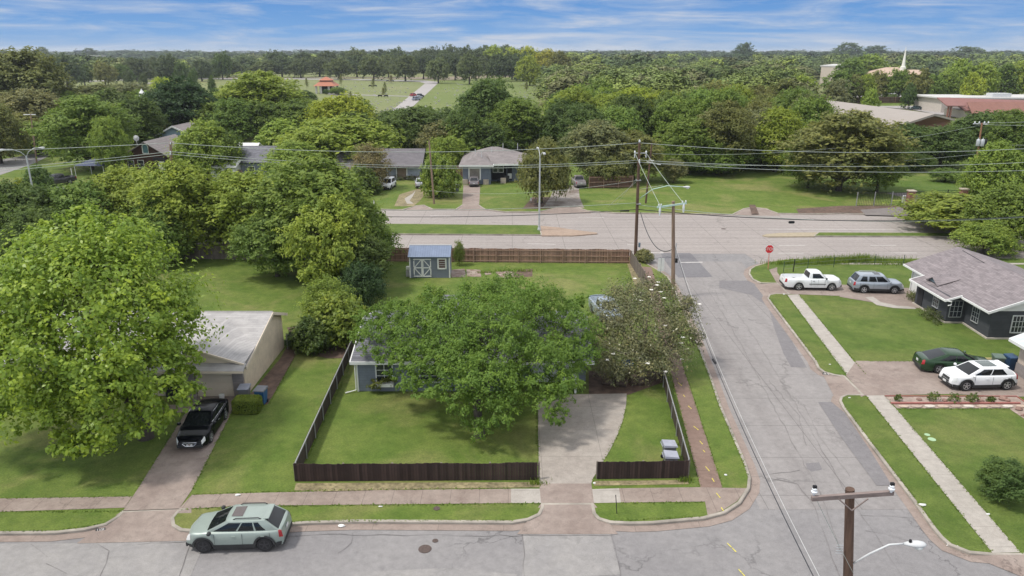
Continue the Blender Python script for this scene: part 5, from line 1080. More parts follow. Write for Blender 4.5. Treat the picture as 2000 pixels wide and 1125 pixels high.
for i, (form, q, b, nl) in enumerate([('round', 2.0, .16, 13), ('round', 1.9, .10, 15), ('tall', 2.6, .06, 16), ('tall', 2.5, .10, 15), ('wide', 1.5, .16, 14), ('wide', 1.6, .10, 15)]):
    proto('mid%d' % i, 40 + i, q, b, nl, form, 30000, .040, clump=22)
for i, (form, q, b, nl) in enumerate([('round', 1.75, .20, 10), ('round', 1.9, .12, 11), ('tall', 2.3, .08, 12), ('wide', 1.45, .14, 11), ('round', 2.0, .06, 12)]):
    proto('far%d' % i, 60 + i, q, b, nl, form, 7500, .070, clump=13, joined=True)
proto('oak0', 71, 1.45, .22, 12, 'wide', 8000, .066, clump=14, joined=True); proto('oak1', 72, 1.5, .20, 13, 'round', 8000, .066, clump=14, joined=True)
proto('droop', 81, 1.75, .24, 15, 'round', 30000, .040, clump=24, droop=.5)
proto('loose', 82, 2.0, .10, 11, 'tall', 14000, .04, clump=16, inner=.3, spread=.4)
proto('bush', 83, 1.3, .0, 12, 'round', 16000, .055, clump=18, leafm=LEAF)
proto('sapling', 84, 3.2, .25, 7, 'cone', 1500, .10, clump=8, joined=True, spread=.5)
# albedo tints
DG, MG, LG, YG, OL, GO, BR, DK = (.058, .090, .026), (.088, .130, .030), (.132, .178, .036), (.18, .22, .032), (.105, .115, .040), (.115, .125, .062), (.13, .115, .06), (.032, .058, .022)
TR = random.Random(5)
FB = 2.0
def tint(c, k=.12): f = FB * (1 + TR.uniform(-k, k)); g = TR.uniform(-.06, .06); return (c[0] * f * (1 + g), c[1] * f, c[2] * f * (1 - g), 1)
def place(key, X, Y, Rr, Ht, col, label, group=None, nm='tree', cat='tree', rz=None, z=.12, k=.12):
    me, tme, q, b = PROTO[key]; rz = TR.uniform(0, 6.28) if rz is None else rz; c = tint(col, k)
    if tme is None:
        o = bpy.data.objects.new(nm, me); COL.objects.link(o); tag(o, label, cat, group); o.color = c
    else:
        o = thing(nm, label, cat, group=group); a = bpy.data.objects.new('crown', me); a.color = c; a.parent = o; COL.objects.link(a)
        bb = bpy.data.objects.new('trunk', tme); bb.parent = o; COL.objects.link(bb)
    o.location = (X, Y, z); o.rotation_euler = (0, 0, rz); o.scale = (Rr, Rr, Ht / q); return o
def T(px, ytop, w, Y, key, col, label, group=None, **kw):
    """photo column, crown-top row, crown width in photo pixels, true distance"""
    p = atY(px, ytop, Y); d = Y * cP + (CAMH - p.z * .6) * sP; return place(key, p.x, Y, w / 2 / F * d * 1.04, max(1.2, p.z - .12), col, label, group, **kw)
# ---- trees south of the avenue, left
T(470, 332, 190, 80, 'mid3', LG, 'mid-green tree leaning over the gray back fence left of the tall pair')
T(345, 316, 190, 78.5, 'mid2', LG, 'tall green tree with dark trunk left of the gray back fence', bark=None) if False else T(345, 316, 190, 78.5, 'mid2', LG, 'tall green tree with dark trunk at the left end of the gray back fence')
T(245, 340, 165, 84, 'mid1', LG, 'bright green tree just right of the low row at far left')
T(150, 368, 180, 81, 'mid5', MG, 'low spreading tree behind the big pale-leaved yard tree')
T(30, 366, 190, 78, 'mid4', DG, 'dark low spreading tree at left edge behind the yard')
T(-60, 380, 170, 74, 'mid0', MG, 'green tree cut off by the left edge behind the yard')
T(60, 420, 150, 70, 'mid1', DG, 'dark shaded tree behind the top-left of the big pale-leaved tree')
T(300, 400, 130, 75, 'mid5', MG, 'small leafy tree tucked beside the gray fence corner')
T(415, 375, 130, 86, 'mid0', LG, 'round green tree standing in the median gap left of the tall tree')
T(530, 420, 150, 71, 'mid0', MG, 'round low tree forming the front left of the tall tree group')
big = T(610, 308, 262, 72, 'mid2', MG, 'tallest yard tree with bare limbs showing, left of the small shed', rz=.6)
T(690, 400, 150, 72, 'mid1', MG, 'dense tree touching the left end of the brown back fence')
T(700, 455, 120, 66, 'mid3', DG, 'dark leafy column of foliage left of the small shed')
T(640, 395, 160, 66, 'mid0', LG, 'lighter green front lobe tree of the tall group')
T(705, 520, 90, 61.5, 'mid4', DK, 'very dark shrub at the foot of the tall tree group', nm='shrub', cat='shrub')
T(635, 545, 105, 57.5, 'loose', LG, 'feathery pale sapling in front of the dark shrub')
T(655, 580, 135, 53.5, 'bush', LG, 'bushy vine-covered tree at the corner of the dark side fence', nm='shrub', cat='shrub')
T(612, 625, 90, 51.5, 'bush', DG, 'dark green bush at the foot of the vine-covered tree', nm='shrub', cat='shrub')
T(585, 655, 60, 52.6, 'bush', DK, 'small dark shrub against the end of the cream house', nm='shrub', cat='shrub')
T(896, 472, 26, 75, 'loose', MG, 'thin young tree against the back fence right of the shed')
T(1258, 500, 38, 76.5, 'bush', GO, 'gray-green weedy shrub at the foot of the corner power pole', nm='shrub', cat='shrub')
T(1010, 590, 60, 57, 'mid3', MG, 'small tree behind the blue-gray house roof')
T(840, 560, 55, 57, 'loose', LG, 'airy sapling rising behind the rear roof of the blue-gray house')
T(1885, 388, 235, 92, 'mid4', LG, 'broad bright green tree behind the dark gray brick house', rz=1.1)
T(1985, 372, 150, 84, 'mid5', MG, 'dark-trunked tree directly behind the dark gray brick house roof')
T(1930, 440, 110, 80, 'mid4', LG, 'low lime-green shrub tree touching the roof of the dark brick house')
T(1970, 900, 100, 32.2, 'mid3', DG, 'dense dark green bush on the right lawn beside the sidewalk', nm='shrub', cat='shrub')
T(2040, 915, 80, 33.2, 'mid3', DG, 'dark green bush cut off by the right edge of the lawn', nm='shrub', cat='shrub')
# ---- north side of the avenue
T(68, 330, 62, 112, 'bush', DG, 'round dark bush beside the twin-headed street light', nm='shrub', cat='shrub')
T(37, 352, 26, 110, 'bush', YG, 'small yellow-green shrub by the white picket fence', nm='shrub', cat='shrub')
for a in [(155, 188, 175, 142, 'mid2', MG, 'large green tree behind the gray crew-cab pickup'), (205, 225, 70, 132, 'mid3', LG, 'narrow bright tree left of the brown timber house'), (262, 188, 120, 158, 'mid3', DG, 'dark tree directly behind the brown timber house'),
          (350, 158, 140, 188, 'mid0', DK, 'very dark round tree behind the light blue gabled house'), (392, 246, 118, 130, 'mid5', LG, 'leafy tree in front of the light blue gabled house'), (500, 140, 175, 205, 'mid2', LG, 'tallest bright green tree left of the cemetery pavilion'),
          (455, 200, 110, 180, 'mid1', MG, 'green tree behind the white metal-roofed shed'), (575, 200, 130, 185, 'mid0', MG, 'dark green tree right of the tallest bright tree'), (662, 192, 135, 178, 'mid4', YG, 'yellow-green domed tree below the cemetery pavilion'),
          (655, 236, 232, 141, 'mid4', LG, 'very wide spreading light green tree above the pale blue house'), (575, 285, 130, 128, 'mid5', LG, 'light green tree left of the gray-brown leafless-looking shrub tree'), (722, 285, 95, 121, 'loose', BR, 'gray-brown sparse tree beside the white older SUV'),
          (700, 330, 80, 116, 'bush', DG, 'dark evergreen shrub at the foot of the sparse brown tree'), (805, 214, 150, 172, 'mid0', DG, 'dark green tree behind the pale blue house roof'), (765, 222, 90, 180, 'mid1', DG, 'deep green tree just left of the dark one behind the pale blue house'),
          (862, 240, 105, 160, 'loose', GO, 'silvery gray-green tree behind the wooden street pole'), (872, 266, 88, 137, 'mid3', LG, 'yellow-green tree rising behind the round bush'), (858, 310, 78, 114, 'bush', LG, 'large round bush partly hiding the pale silver sedan'),
          (955, 165, 145, 178, 'mid1', DG, 'dark olive tree behind the brown hip-roofed house'), (1010, 190, 110, 168, 'mid3', MG, 'green tree right behind the brown hip roofs'), (905, 215, 80, 160, 'mid0', DG, 'shaded tree at left end of the brown hip-roofed house'),
          (1058, 280, 108, 109, 'droop', OL, 'drooping olive tree with many dark stems beside the street light'), (1172, 236, 138, 128, 'mid2', GO, 'large gray-green tree with pale trunk above the old silver pickup'), (1240, 262, 120, 129, 'mid0', OL, 'rounded olive-brown tree behind the corner power pole'),
          (1190, 300, 90, 124, 'droop', OL, 'olive tree right of the pale trunk with low drooping boughs'), (1318, 310, 50, 127, 'mid3', GO, 'slim gray-green tree at the edge of the big lawn'), (1405, 282, 115, 136, 'mid1', MG, 'green tree spreading low over the back of the big lawn'), (1345, 268, 90, 140, 'mid3', LG, 'light green tree left of the low-spreading lawn tree'), (1460, 262, 100, 142, 'mid0', MG, 'tree right of the low-spreading lawn tree'),
          (1300, 262, 110, 150, 'mid3', MG, 'leafy tree behind the slim one at the lawn edge'), (1500, 290, 95, 170, 'mid0', DG, 'dark tree closing the far right corner of the big lawn'), (1545, 240, 110, 150, 'mid2', OL, 'dull brown-green tree where the big lawn narrows'),
          (1575, 252, 100, 140, 'mid3', OL, 'tall olive tree in front of the taupe roof, left half'), (1658, 217, 225, 119, 'mid2', OL, 'big mixed olive-green tree over the dark shaded driveway'), (1590, 262, 100, 122, 'mid3', MG, 'green tree skirting the right end of the big lawn'),
          (1725, 290, 90, 118, 'mid0', MG, 'leafy tree over the iron gate'), (1905, 228, 90, 175, 'mid3', MG, 'tree in front of the rust-red roofs'), (1990, 238, 90, 150, 'mid0', MG, 'tree at right edge below the rust-red roofs'), (430, 262, 90, 132, 'mid0', MG, 'round tree before the white-roofed outbuilding'), (1775, 245, 120, 150, 'mid0', DG, 'dark green tree in front of the red brick gable'), (1730, 250, 90, 138, 'mid3', MG, 'tree left of the dark one at the red brick gable'),
          (1850, 245, 130, 145, 'mid3', DG, 'dark tree behind the transformer pole'), (1930, 225, 130, 160, 'mid1', DG, 'dark round tree right of the transformer pole'), (1985, 215, 100, 150, 'mid2', MG, 'green tree at right edge above the transformer pole'),
          (1965, 288, 120, 108, 'mid5', LG, 'bright tree with bare pale limbs at right edge'), (1850, 330, 60, 128, 'mid0', MG, 'small round tree on the shaded school lawn'), (1795, 300, 60, 140, 'mid3', DG, 'dark narrow tree standing on the school lawn'), (1810, 400, 75, 100, 'loose', GO, 'thin gray-green tree by the brick gate pier'),
          (110, 190, 120, 250, 'mid0', OL, 'olive tree above the large green one at left'), (30, 108, 190, 235, 'mid1', OL, 'huge hazy olive tree filling the upper left edge'), (45, 180, 150, 190, 'mid0', GO, 'gray-olive tree below the huge one at left edge'), (-20, 210, 110, 150, 'mid1', OL, 'dim olive tree at the left edge above the side road'),
          (185, 168, 130, 280, 'mid4', OL, 'broad olive crown in front of the far meadow'), (250, 165, 110, 260, 'mid0', GO, 'gray olive crown right of the broad one before the far meadow'), (315, 150, 60, 290, 'mid3', YG, 'yellow-topped tree at the edge of the far meadow'), (420, 178, 80, 215, 'mid0', DG, 'dark tree left of the tallest bright green tree'),
          (225, 215, 100, 190, 'mid4', GO, 'dull crown between the large green tree and the dark one'), (290, 200, 80, 205, 'mid1', DG, 'shaded crown behind the brown timber house'), (596, 178, 44, 330, 'mid0', DG, 'dark tree left beside the orange-roofed pavilion'), (660, 170, 34, 405, 'mid3', MG, 'small dark tree right beside the orange-roofed pavilion'),
          (637, 174, 13, 410, 'mid3', DG, 'slim tree in front of the orange-roofed pavilion')]:
    o = T(*a)
    if a[4] == 'bush': o.name = 'shrub'; o['category'] = 'shrub'
# small saplings on the cemetery lawn
for (x, yt, w, Y, lb) in [(728, 153, 9, 470, 'thin sapling nearest the far lane on the cemetery lawn'), (751, 160, 10, 400, 'sapling with full top in the middle of the cemetery lawn'), (748, 172, 9, 385, 'sapling just below the full-topped one on the cemetery lawn'), (684, 178, 9, 360, 'sapling left of the others below the lawn path'),
                          (598, 152, 9, 480, 'sapling just left of the orange-roofed pavilion'), (665, 145, 9, 520, 'sapling above the right end of the pavilion roof'), (763, 146, 12, 560, 'brownish sapling beside the far lane'), (1028, 160, 10, 440, 'low rounded sapling at the right end of the mown field')]:
    T(x, yt, w, Y, 'sapling', OL if 'brown' not in lb else BR, lb)
# ---- cemetery oaks: rows with visible trunks and shaded ground
OAKC = [(.050, .072, .034), (.058, .078, .036), (.070, .092, .040)]
orow = [(445, 120, 50, 700), (478, 112, 48, 740), (512, 122, 44, 690), (548, 113, 46, 700), (585, 118, 44, 680), (622, 116, 50, 720), (660, 118, 46, 640), (695, 112, 50, 700), (728, 115, 46, 620), (757, 112, 40, 690), (790, 112, 52, 600), (826, 112, 42, 650), (855, 118, 44, 560), (888, 112, 40, 620), (916, 110, 46, 540),
        (952, 112, 42, 620), (975, 110, 44, 600), (1000, 108, 40, 640), (1022, 108, 42, 600), (640, 104, 44, 800), (700, 100, 50, 820), (770, 99, 48, 830), (840, 98, 50, 840), (905, 96, 46, 840), (950, 94, 48, 850), (590, 106, 44, 800), (540, 104, 46, 820), (990, 93, 44, 860), (880, 94, 42, 900), (820, 101, 42, 900), (745, 101, 46, 900), (680, 104, 44, 900), (1012, 100, 40, 760), (965, 101, 40, 780), (930, 102, 40, 760), (870, 103, 40, 760)]
for (x, yt, w, Y) in orow:
    T(x, yt, w * 1.15, Y, TR.choice(['oak0', 'oak1']), TR.choice(OAKC), 'dark gray-green oak standing in the rows behind the cemetery lane', 'oaks behind the cemetery lane', z=terr(0, Y))
lrow = [(122, 112, 56, 480), (200, 125, 42, 520), (237, 130, 36, 540), (262, 118, 46, 600), (300, 116, 40, 640), (325, 112, 46, 560), (352, 125, 24, 540), (390, 120, 40, 600), (376, 138, 18, 470), (278, 146, 16, 450), (248, 140, 18, 500), (412, 152, 13, 400), (372, 148, 14, 420), (160, 130, 36, 520), (430, 108, 40, 640), (93, 125, 40, 520)]
for (x, yt, w, Y) in lrow:
    T(x, yt, w * 1.1, Y, TR.choice(['oak0', 'oak1']), TR.choice([DG, OL, (.06, .08, .04)]), 'spreading oak scattered on the pale meadow at upper left', 'oaks on the far left meadow', z=terr(0, Y))
# yellow-green clump where the oaks end
for (x, yt, w, Y, c) in [(968, 92, 42, 760, YG), (1000, 96, 38, 720, YG), (1030, 95, 48, 640, (.20, .23, .03)), (1070, 100, 50, 620, (.20, .20, .03)), (1035, 112, 44, 520, (.17, .20, .03)), (1090, 104, 44, 560, OL)]:
    T(x, yt, w * 1.15, Y, 'far1', c, 'yellow-green tree at the end of the oak rows', 'yellow-green trees beyond the mown field', z=terr(0, Y))
# ---- church surroundings
for (x, yt, w, Y, k, c, lb) in [(1668, 118, 60, 430, 'far1', MG, 'green tree hiding the right side of the tall brick hall'), (1700, 108, 70, 560, 'far0', LG, 'bright round tree behind and right of the tall brick hall'), (1645, 142, 60, 330, 'far2', MG, 'tree in front of the tall brick hall'), (1702, 176, 32, 235, 'far2', LG, 'pale cone-shaped young tree behind the taupe roof'),
                                (1640, 160, 60, 290, 'far4', GO, 'gray-green tree at the left end of the church car park'), (1672, 148, 36, 330, 'far0', OL, 'small olive tree left in the row before the church'), (1695, 146, 36, 330, 'far0', LG, 'second small tree in the row before the church'), (1722, 142, 44, 350, 'far1', OL, 'olive tree in front of the left end of the church'),
                                (1762, 138, 54, 345, 'far0', MG, 'tree right under the white spire'), (1800, 142, 46, 330, 'far3', OL, 'leaning tree before the middle of the church roof'), (1828, 148, 44, 330, 'far0', MG, 'tree before the right end of the church roof'), (1850, 142, 46, 340, 'far1', LG, 'bright small tree right of the church'),
                                (1880, 126, 64, 345, 'far3', LG, 'broad light green tree right of the church'), (1925, 125, 60, 345, 'far0', LG, 'light green tree near the right edge behind the maroon roofs'), (1965, 130, 60, 350, 'far4', MG, 'mid-green tree second from the right edge behind the maroon roofs'), (1998, 125, 50, 350, 'far1', LG, 'tree cut by the right edge above the white flat roof'),
                                (1905, 150, 40, 300, 'far3', YG, 'yellowish low tree behind the long dark fence'), (1780, 168, 26, 300, 'far3', DG, 'dark shrub-like tree against the long dark fence'), (1570, 152, 60, 300, 'far4', LG, 'light tree at the left shoulder of the taupe roof'), (1525, 180, 60, 240, 'far2', MG, 'green tree just left of the taupe roof')]:
    T(x, yt, w * 1.1, Y, k, c, lb)
# ---- general woodland, one object per tree
def clear(X, Y, r):
    px, py = proj(X, Y, 0)
    if Y < 150 and not 1290 < px < 1590: return False
    if px < 560 and Y > 255: return False
    if 545 < px < 1062 and Y > 150: return False
    if px >= 1062 and py < 240 and px < 1075 + (240 - py) * .1 - 0: return False
    if px > 1555 and Y > 165: return False
    return True
cnt = 0; placed = []
cols_near = [MG, LG, DG, MG, OL, (.15, .20, .034), MG, GO]; woods = []
Y = 137.0
while Y < 560:
    step = 9.0 + (Y - 148) * .018 + (3.2 if Y > 222 else 0)
    x = at(1040, proj(0, Y, 0)[1])[0]; xe = at(1600, proj(0, Y, 0)[1])[0]
    while x < xe:
        X, YY = x + TR.uniform(-.3, .3) * step, Y + TR.uniform(-.3, .3) * step; px, py = proj(X, YY, 0)
        if clear(X, YY, 4): woods.append((X, YY, step))
        x += step
    Y += step * .95
stuffw = [w for w in woods if w[1] > 222]
for (X, YY, st) in [w for w in woods if w[1] <= 222]:
    px, py = proj(X, YY, 0); h = TR.uniform(9.5, 13.5) + (2 if YY > 300 else 0)
    zone = math.sin(X * .05 + 1.3) + math.sin(YY * .041 + X * .02)
    c = TR.choice([MG, MG, LG, DG]) if zone > .4 else (TR.choice([OL, MG, GO, OL]) if zone < -.5 or YY > 260 else TR.choice(cols_near))
    if px < 1300 and YY > 250: c = TR.choice([(.085, .105, .038), (.075, .10, .038), OL, (.06, .085, .03)])
    if 1235 < px < 1330 and 170 < YY < 230: c = YG
    lb = ('dull olive tree in the far part of the dense wood' if YY > 260 else 'tree within the dense wood behind the big lawn')
    k = TR.choice(['far0', 'far1', 'far2', 'far4', 'far2']) if YY > 215 else TR.choice(['mid0', 'mid1', 'mid2', 'mid3'])
    place(k, X, YY, st * .66, h, c, lb, 'trees of the far dense wood' if YY > 260 else 'trees of the near dense wood', z=.12, k=.22); cnt += 1
print('wood trees', cnt)
# left fill between the houses and the meadow
lf = 0
for Y in np.arange(165, 262, 14.5):
    x = at(-30, proj(0, Y, 0)[1])[0]; xe = at(700, proj(0, Y, 0)[1])[0]
    while x < xe:
        X, YY = x + TR.uniform(-3, 3), Y + TR.uniform(-3, 3); px, py = proj(X, YY, 0); h = TR.uniform(6.5, 10)
        if px > 560: h = min(h, 6.5)
        if not (-80 < X < -58 and YY < 172): place(TR.choice(['far0', 'far1', 'far3', 'far4']), X, YY, TR.uniform(5, 6.8), h, TR.choice([DG, MG, OL, GO] if px < 300 else [DG, MG, LG]), 'middle-distance tree between the houses and the pale meadow', 'trees between houses and meadow', k=.2); lf += 1
        x += 13.5
print('left fill', lf)
for Y in np.arange(160, 200, 13):
    for x in np.arange(at(700, proj(0, Y, 0)[1])[0], at(1045, proj(0, Y, 0)[1])[0], 10):
        place(TR.choice(['far0', 'far1', 'far4']), x + TR.uniform(-3, 3), Y + TR.uniform(-2, 2), TR.uniform(4.5, 6), TR.uniform(6.5, 8.0), TR.choice([DG, DG, MG]), 'low dark tree behind the houses across the avenue', 'low trees behind the avenue houses', k=.2)
# ---- woodland too far to count: one object of many crowns
def far_wood(name, label, test, y0, y1, dens, rng, hh, cols, seed):
    rs = np.random.RandomState(seed); Vs, vs_, cs = [], [], []; base = []
    for q in range(4):
        L = proto_lobes(200 + q, 1.5, .05, 7, 'round'); L[0] = (0, 0, .72, .72, .72, .66); base.append(leaf_arrays(L, 1700, .088, rs, clump=10, spread=.30, up=.35, nz=.16))
    Y = y0; cnt = 0
    while Y < y1:
        st = dens * (1 + (Y - y0) / 700.0); xw = Y * .80
        for x in np.arange(-xw, xw, st):
            X, YY = x + rs.uniform(-.4, .4) * st, Y + rs.uniform(-.4, .4) * st
            if not test(X, YY): continue
            V, v = base[rs.randint(4)]; r = st * rs.uniform(.45, .85); h = rs.uniform(*hh) * (.8 + .3 * math.sin(X * .013 + YY * .01)) / 1.5; an = rs.uniform(0, 6.28); c, s = math.cos(an), math.sin(an)
            W_ = np.empty_like(V); W_[:, 0] = (V[:, 0] * c - V[:, 1] * s) * r + X; W_[:, 1] = (V[:, 0] * s + V[:, 1] * c) * r + YY; W_[:, 2] = V[:, 2] * h + terr(X, YY)
            Vs.append(W_); vs_.append(np.clip(.5 + (v - .5) * .5 + rs.normal(0, .2), 0, 1)); cs.append(np.full(len(V), rs.randint(len(cols)))); cnt += 1
        Y += st
    if not Vs: return
    V = np.vstack(Vs); v = np.concatenate(vs_); ci = np.concatenate(cs)[::4]
    ms = [far_leaf(name, i, c) for i, c in enumerate(cols)]
    me = mesh_np(name, V, np.arange(len(V)).reshape(-1, 4), ms, ci, v); o = bpy.data.objects.new(name, me); COL.objects.link(o); tag(o, label, 'woodland'); o['kind'] = 'stuff'; print(name, cnt, len(V) // 4)
def FLP(rs): return [(0, 0, .8, .6, .6, .6)] + [(.55 * math.cos(k * 1.9), .55 * math.sin(k * 1.9), .45 + .1 * k, .38, .38, .32) for k in range(9)]
def t1(X, Y):
    px, py = proj(X, Y, 0)
    if px < 1045: return Y > 880 or (px < 430 and Y > 640)
    if px > 1580 and Y < 620: return False
    if 1300 < px < 1370 and 560 < Y < 760: return False
    return True
def far_leaf(nm, i, c):
    m, t, p, o = newmat('%s_leaves_%d' % (nm, i)); a = N(t, 'ShaderNodeAttribute', attribute_name='v'); c = Vector(c) * 1.7
    r = ramp(t, a.outputs['Fac'], [(0, c * .62), (1, c * 1.45), (.5, c)]); t.links.new(r.outputs[0], p.inputs['Base Color']); p.inputs['Roughness'].default_value = .7; p.inputs['Specular IOR Level'].default_value = .1; return m
rsw = np.random.RandomState(8); Vs, vv, cc_ = [], [], []; bs = [leaf_arrays(proto_lobes(300 + q, 1.9, .06, 11, 'round' if q % 2 else 'tall'), 7200, .062, np.random.RandomState(q), clump=11, spread=.30, up=.45, nz=.22) for q in range(4)]
colw = [(.085, .115, .035), (.105, .135, .042), (.125, .155, .042), (.065, .09, .032), (.115, .12, .055)]
for (X, YY, st) in stuffw:
    V, v = bs[rsw.randint(4)]; r = st * rsw.uniform(.58, .78); h = rsw.uniform(9.5, 14) / 1.9; an = rsw.uniform(0, 6.28); c, s = math.cos(an), math.sin(an); W_ = np.empty_like(V)
    W_[:, 0] = (V[:, 0] * c - V[:, 1] * s) * r + X; W_[:, 1] = (V[:, 0] * s + V[:, 1] * c) * r + YY; W_[:, 2] = V[:, 2] * h + .1; Vs.append(W_); vv.append(np.clip(.5 + (v - .5) * .6 + rsw.normal(0, .17), 0, 1)); cc_.append(np.full(len(V) // 4, rsw.randint(5)))
V = np.vstack(Vs); me = mesh_np('dense_wood', V, np.arange(len(V)).reshape(-1, 4), [far_leaf('dense_wood', i, c) for i, c in enumerate(colw)], np.concatenate(cc_), np.concatenate(vv)); o = bpy.data.objects.new('dense_wood', me); COL.objects.link(o); tag(o, 'dense olive-green wood rising behind the nearer trees of the big lawn', 'woodland'); o['kind'] = 'stuff'
far_wood('distant_woodland', 'continuous mixed green woodland stretching to the horizon', t1, 560, 1300, 19, 0, (9, 18), [(.085, .115, .035), (.115, .15, .04), (.06, .085, .033), (.11, .12, .05), (.16, .195, .042), (.10, .12, .04), (.05, .07, .03)], 3)
far_wood('horizon_woodland', 'dark hazy tree line along the horizon', lambda X, Y: True, 1350, 3600, 30, 0, (10, 18), [(.05, .075, .04), (.07, .095, .045), (.045, .065, .04)], 4)
# emergent dark trees breaking the skyline
for (x, yt, w, Y) in [(1660, 90, 50, 1500), (1712, 96, 54, 1600), (1455, 89, 38, 1300), (1890, 97, 66, 1500), (83, 99, 20, 1900), (175, 101, 26, 1800)]:
    T(x, yt, w * 1.25, Y, 'far4', (.055, .085, .04), 'dark crown standing above the horizon tree line', 'crowns above the horizon tree line', z=terr(0, Y))
# ================================================================ hero trees (own shapes)
def hero(name_label, lobes, n, size, leafm, bark, seed, base, h0, r0, col, group=None, **kw):
    t = thing('tree', name_label, 'tree', (base[0], base[1], .13)); rs = np.random.RandomState(seed)
    L = [(l[0] - base[0], l[1] - base[1], l[2] - .13, *l[3:]) for l in lobes]
    V, v = leaf_arrays(L, n, size, rs, **kw); V[:, 2] = np.maximum(V[:, 2], .15)
    me = mesh_np('crown', V, np.arange(len(V)).reshape(-1, 4), [leafm], None, v); o = bpy.data.objects.new('crown', me); o.parent = t; COL.objects.link(o); o.color = tuple(k * 1.62 for k in col) + (1,)
    limbs(L, h0, r0, seed, n=10, sub=4).build('trunk', bark, t, smooth=60); return t, L
def lob(px, py, Y, rpx, fl=.75, ry=None):
    """lobe centred on a photo pixel at distance Y with a radius in photo pixels"""
    p = atY(px, py, Y); d = Y * cP + (CAMH - p.z) * sP; r = rpx / F * d; return (p.x, p.y, max(p.z, r * fl * .6), r, ry or r, r * fl)
# big pale-leaved tree, left foreground
ls = [lob(200, 620, 39, 150, .95), lob(110, 520, 40, 80), lob(230, 500, 41, 78), lob(60, 590, 38, 85), lob(300, 600, 40, 75), lob(335, 690, 38.5, 52), lob(315, 640, 39, 56), lob(20, 680, 37, 80), lob(120, 700, 36, 90), lob(240, 730, 35.6, 85), lob(60, 780, 35.2, 70), lob(160, 820, 34.4, 62), lob(245, 800, 35, 60),
      lob(310, 770, 36.2, 58), lob(-60, 640, 38, 80), lob(-40, 760, 36, 70), lob(160, 440, 42.5, 45), lob(75, 480, 42, 42), lob(270, 545, 42, 55), lob(170, 865, 34.2, 42), lob(120, 850, 34.6, 36), lob(350, 740, 38, 34), lob(225, 455, 43, 36), lob(30, 540, 41, 45), lob(375, 620, 39.4, 13, 1.2), lob(150, 425, 43, 22), lob(95, 450, 42, 24), lob(265, 440, 43, 20)]
hero('huge pale yellow-green tree with large leaves filling the left foreground', ls, 92000, .125, LEAF, BARKD, 11, (-21.2, 38.4), 2.6, .38, (.160, .232, .036), clump=34, spread=.23, gap=.22, asp=.60, inner=.2, up=.5)
# yard tree before the blue-gray house
ls = [lob(960, 640, 42, 66, .8), lob(1030, 600, 45, 58), lob(880, 650, 42.5, 48, .7), lob(810, 655, 43.5, 44, .6), lob(740, 655, 44, 40, .6), lob(725, 620, 46.5, 30, .6), lob(775, 612, 47, 38, .6), lob(850, 590, 48, 34, .7), lob(935, 585, 47.5, 44), lob(990, 565, 48.5, 40), lob(1065, 600, 47, 42), lob(1120, 640, 44.5, 42), lob(1130, 685, 43, 36), lob(1085, 690, 41.5, 42),
      lob(1110, 735, 40.5, 30), lob(1040, 700, 40, 50), lob(1020, 750, 38.6, 40), lob(955, 740, 38, 52), lob(890, 720, 39.4, 46), lob(835, 720, 40.5, 36), lob(800, 745, 39.5, 22), lob(975, 800, 37, 36), lob(935, 838, 37, 26), lob(1090, 748, 38.8, 34), lob(1072, 782, 37.8, 32), lob(1084, 812, 37.3, 20), lob(795, 700, 41.5, 32), lob(760, 735, 41, 16), lob(830, 765, 38.6, 26), lob(815, 620, 45, 34, .6), lob(870, 620, 44, 40, .7), lob(700, 625, 46, 18, .6), lob(905, 785, 37.6, 32), lob(1000, 665, 40, 44), lob(700, 655, 44.5, 18, .6), lob(760, 690, 42, 26, .6), lob(905, 690, 40, 40), lob(840, 575, 50, 18), lob(1125, 600, 47, 26), lob(850, 690, 41, 34), lob(930, 650, 42, 40), lob(860, 760, 38.6, 24)]
hero('large spreading yard tree hiding most of the blue-gray house', ls, 108000, .080, LEAFF, BARKD, 12, (-1.9, 38.6), 2.2, .30, (.098, .165, .032), clump=44, spread=.25, gap=.55, asp=.5, inner=.2, droop=.12)
# magnolia with white flowers
ls = [lob(1255, 640, 48, 62, .9), lob(1200, 620, 49, 42), lob(1180, 660, 47.5, 38), lob(1215, 690, 46, 46), lob(1260, 705, 45.6, 42), lob(1300, 690, 46.4, 42), lob(1330, 650, 47.6, 36), lob(1320, 610, 49.5, 34), lob(1270, 580, 51, 42), lob(1220, 575, 51.5, 34), lob(1350, 610, 48.5, 16), lob(1350, 665, 47, 20), lob(1185, 715, 45.5, 24), lob(1300, 570, 51, 24), lob(1345, 590, 49.5, 14), lob(1205, 735, 44.6, 16)]
mg, L = hero('olive-brown magnolia with scattered white blossoms beside the side street', ls, 44000, .082, LEAFW, bark_mat('magnolia_bark', (.20, .17, .14)), 13, (8.75, 46.3), 1.5, .24, (.098, .104, .054), clump=11, spread=.34, asp=.42, inner=.35)
m = MB(); rr = random.Random(3)
FLW = plain('white_blossom', (.82, .80, .74), rough=.6, var=.05)
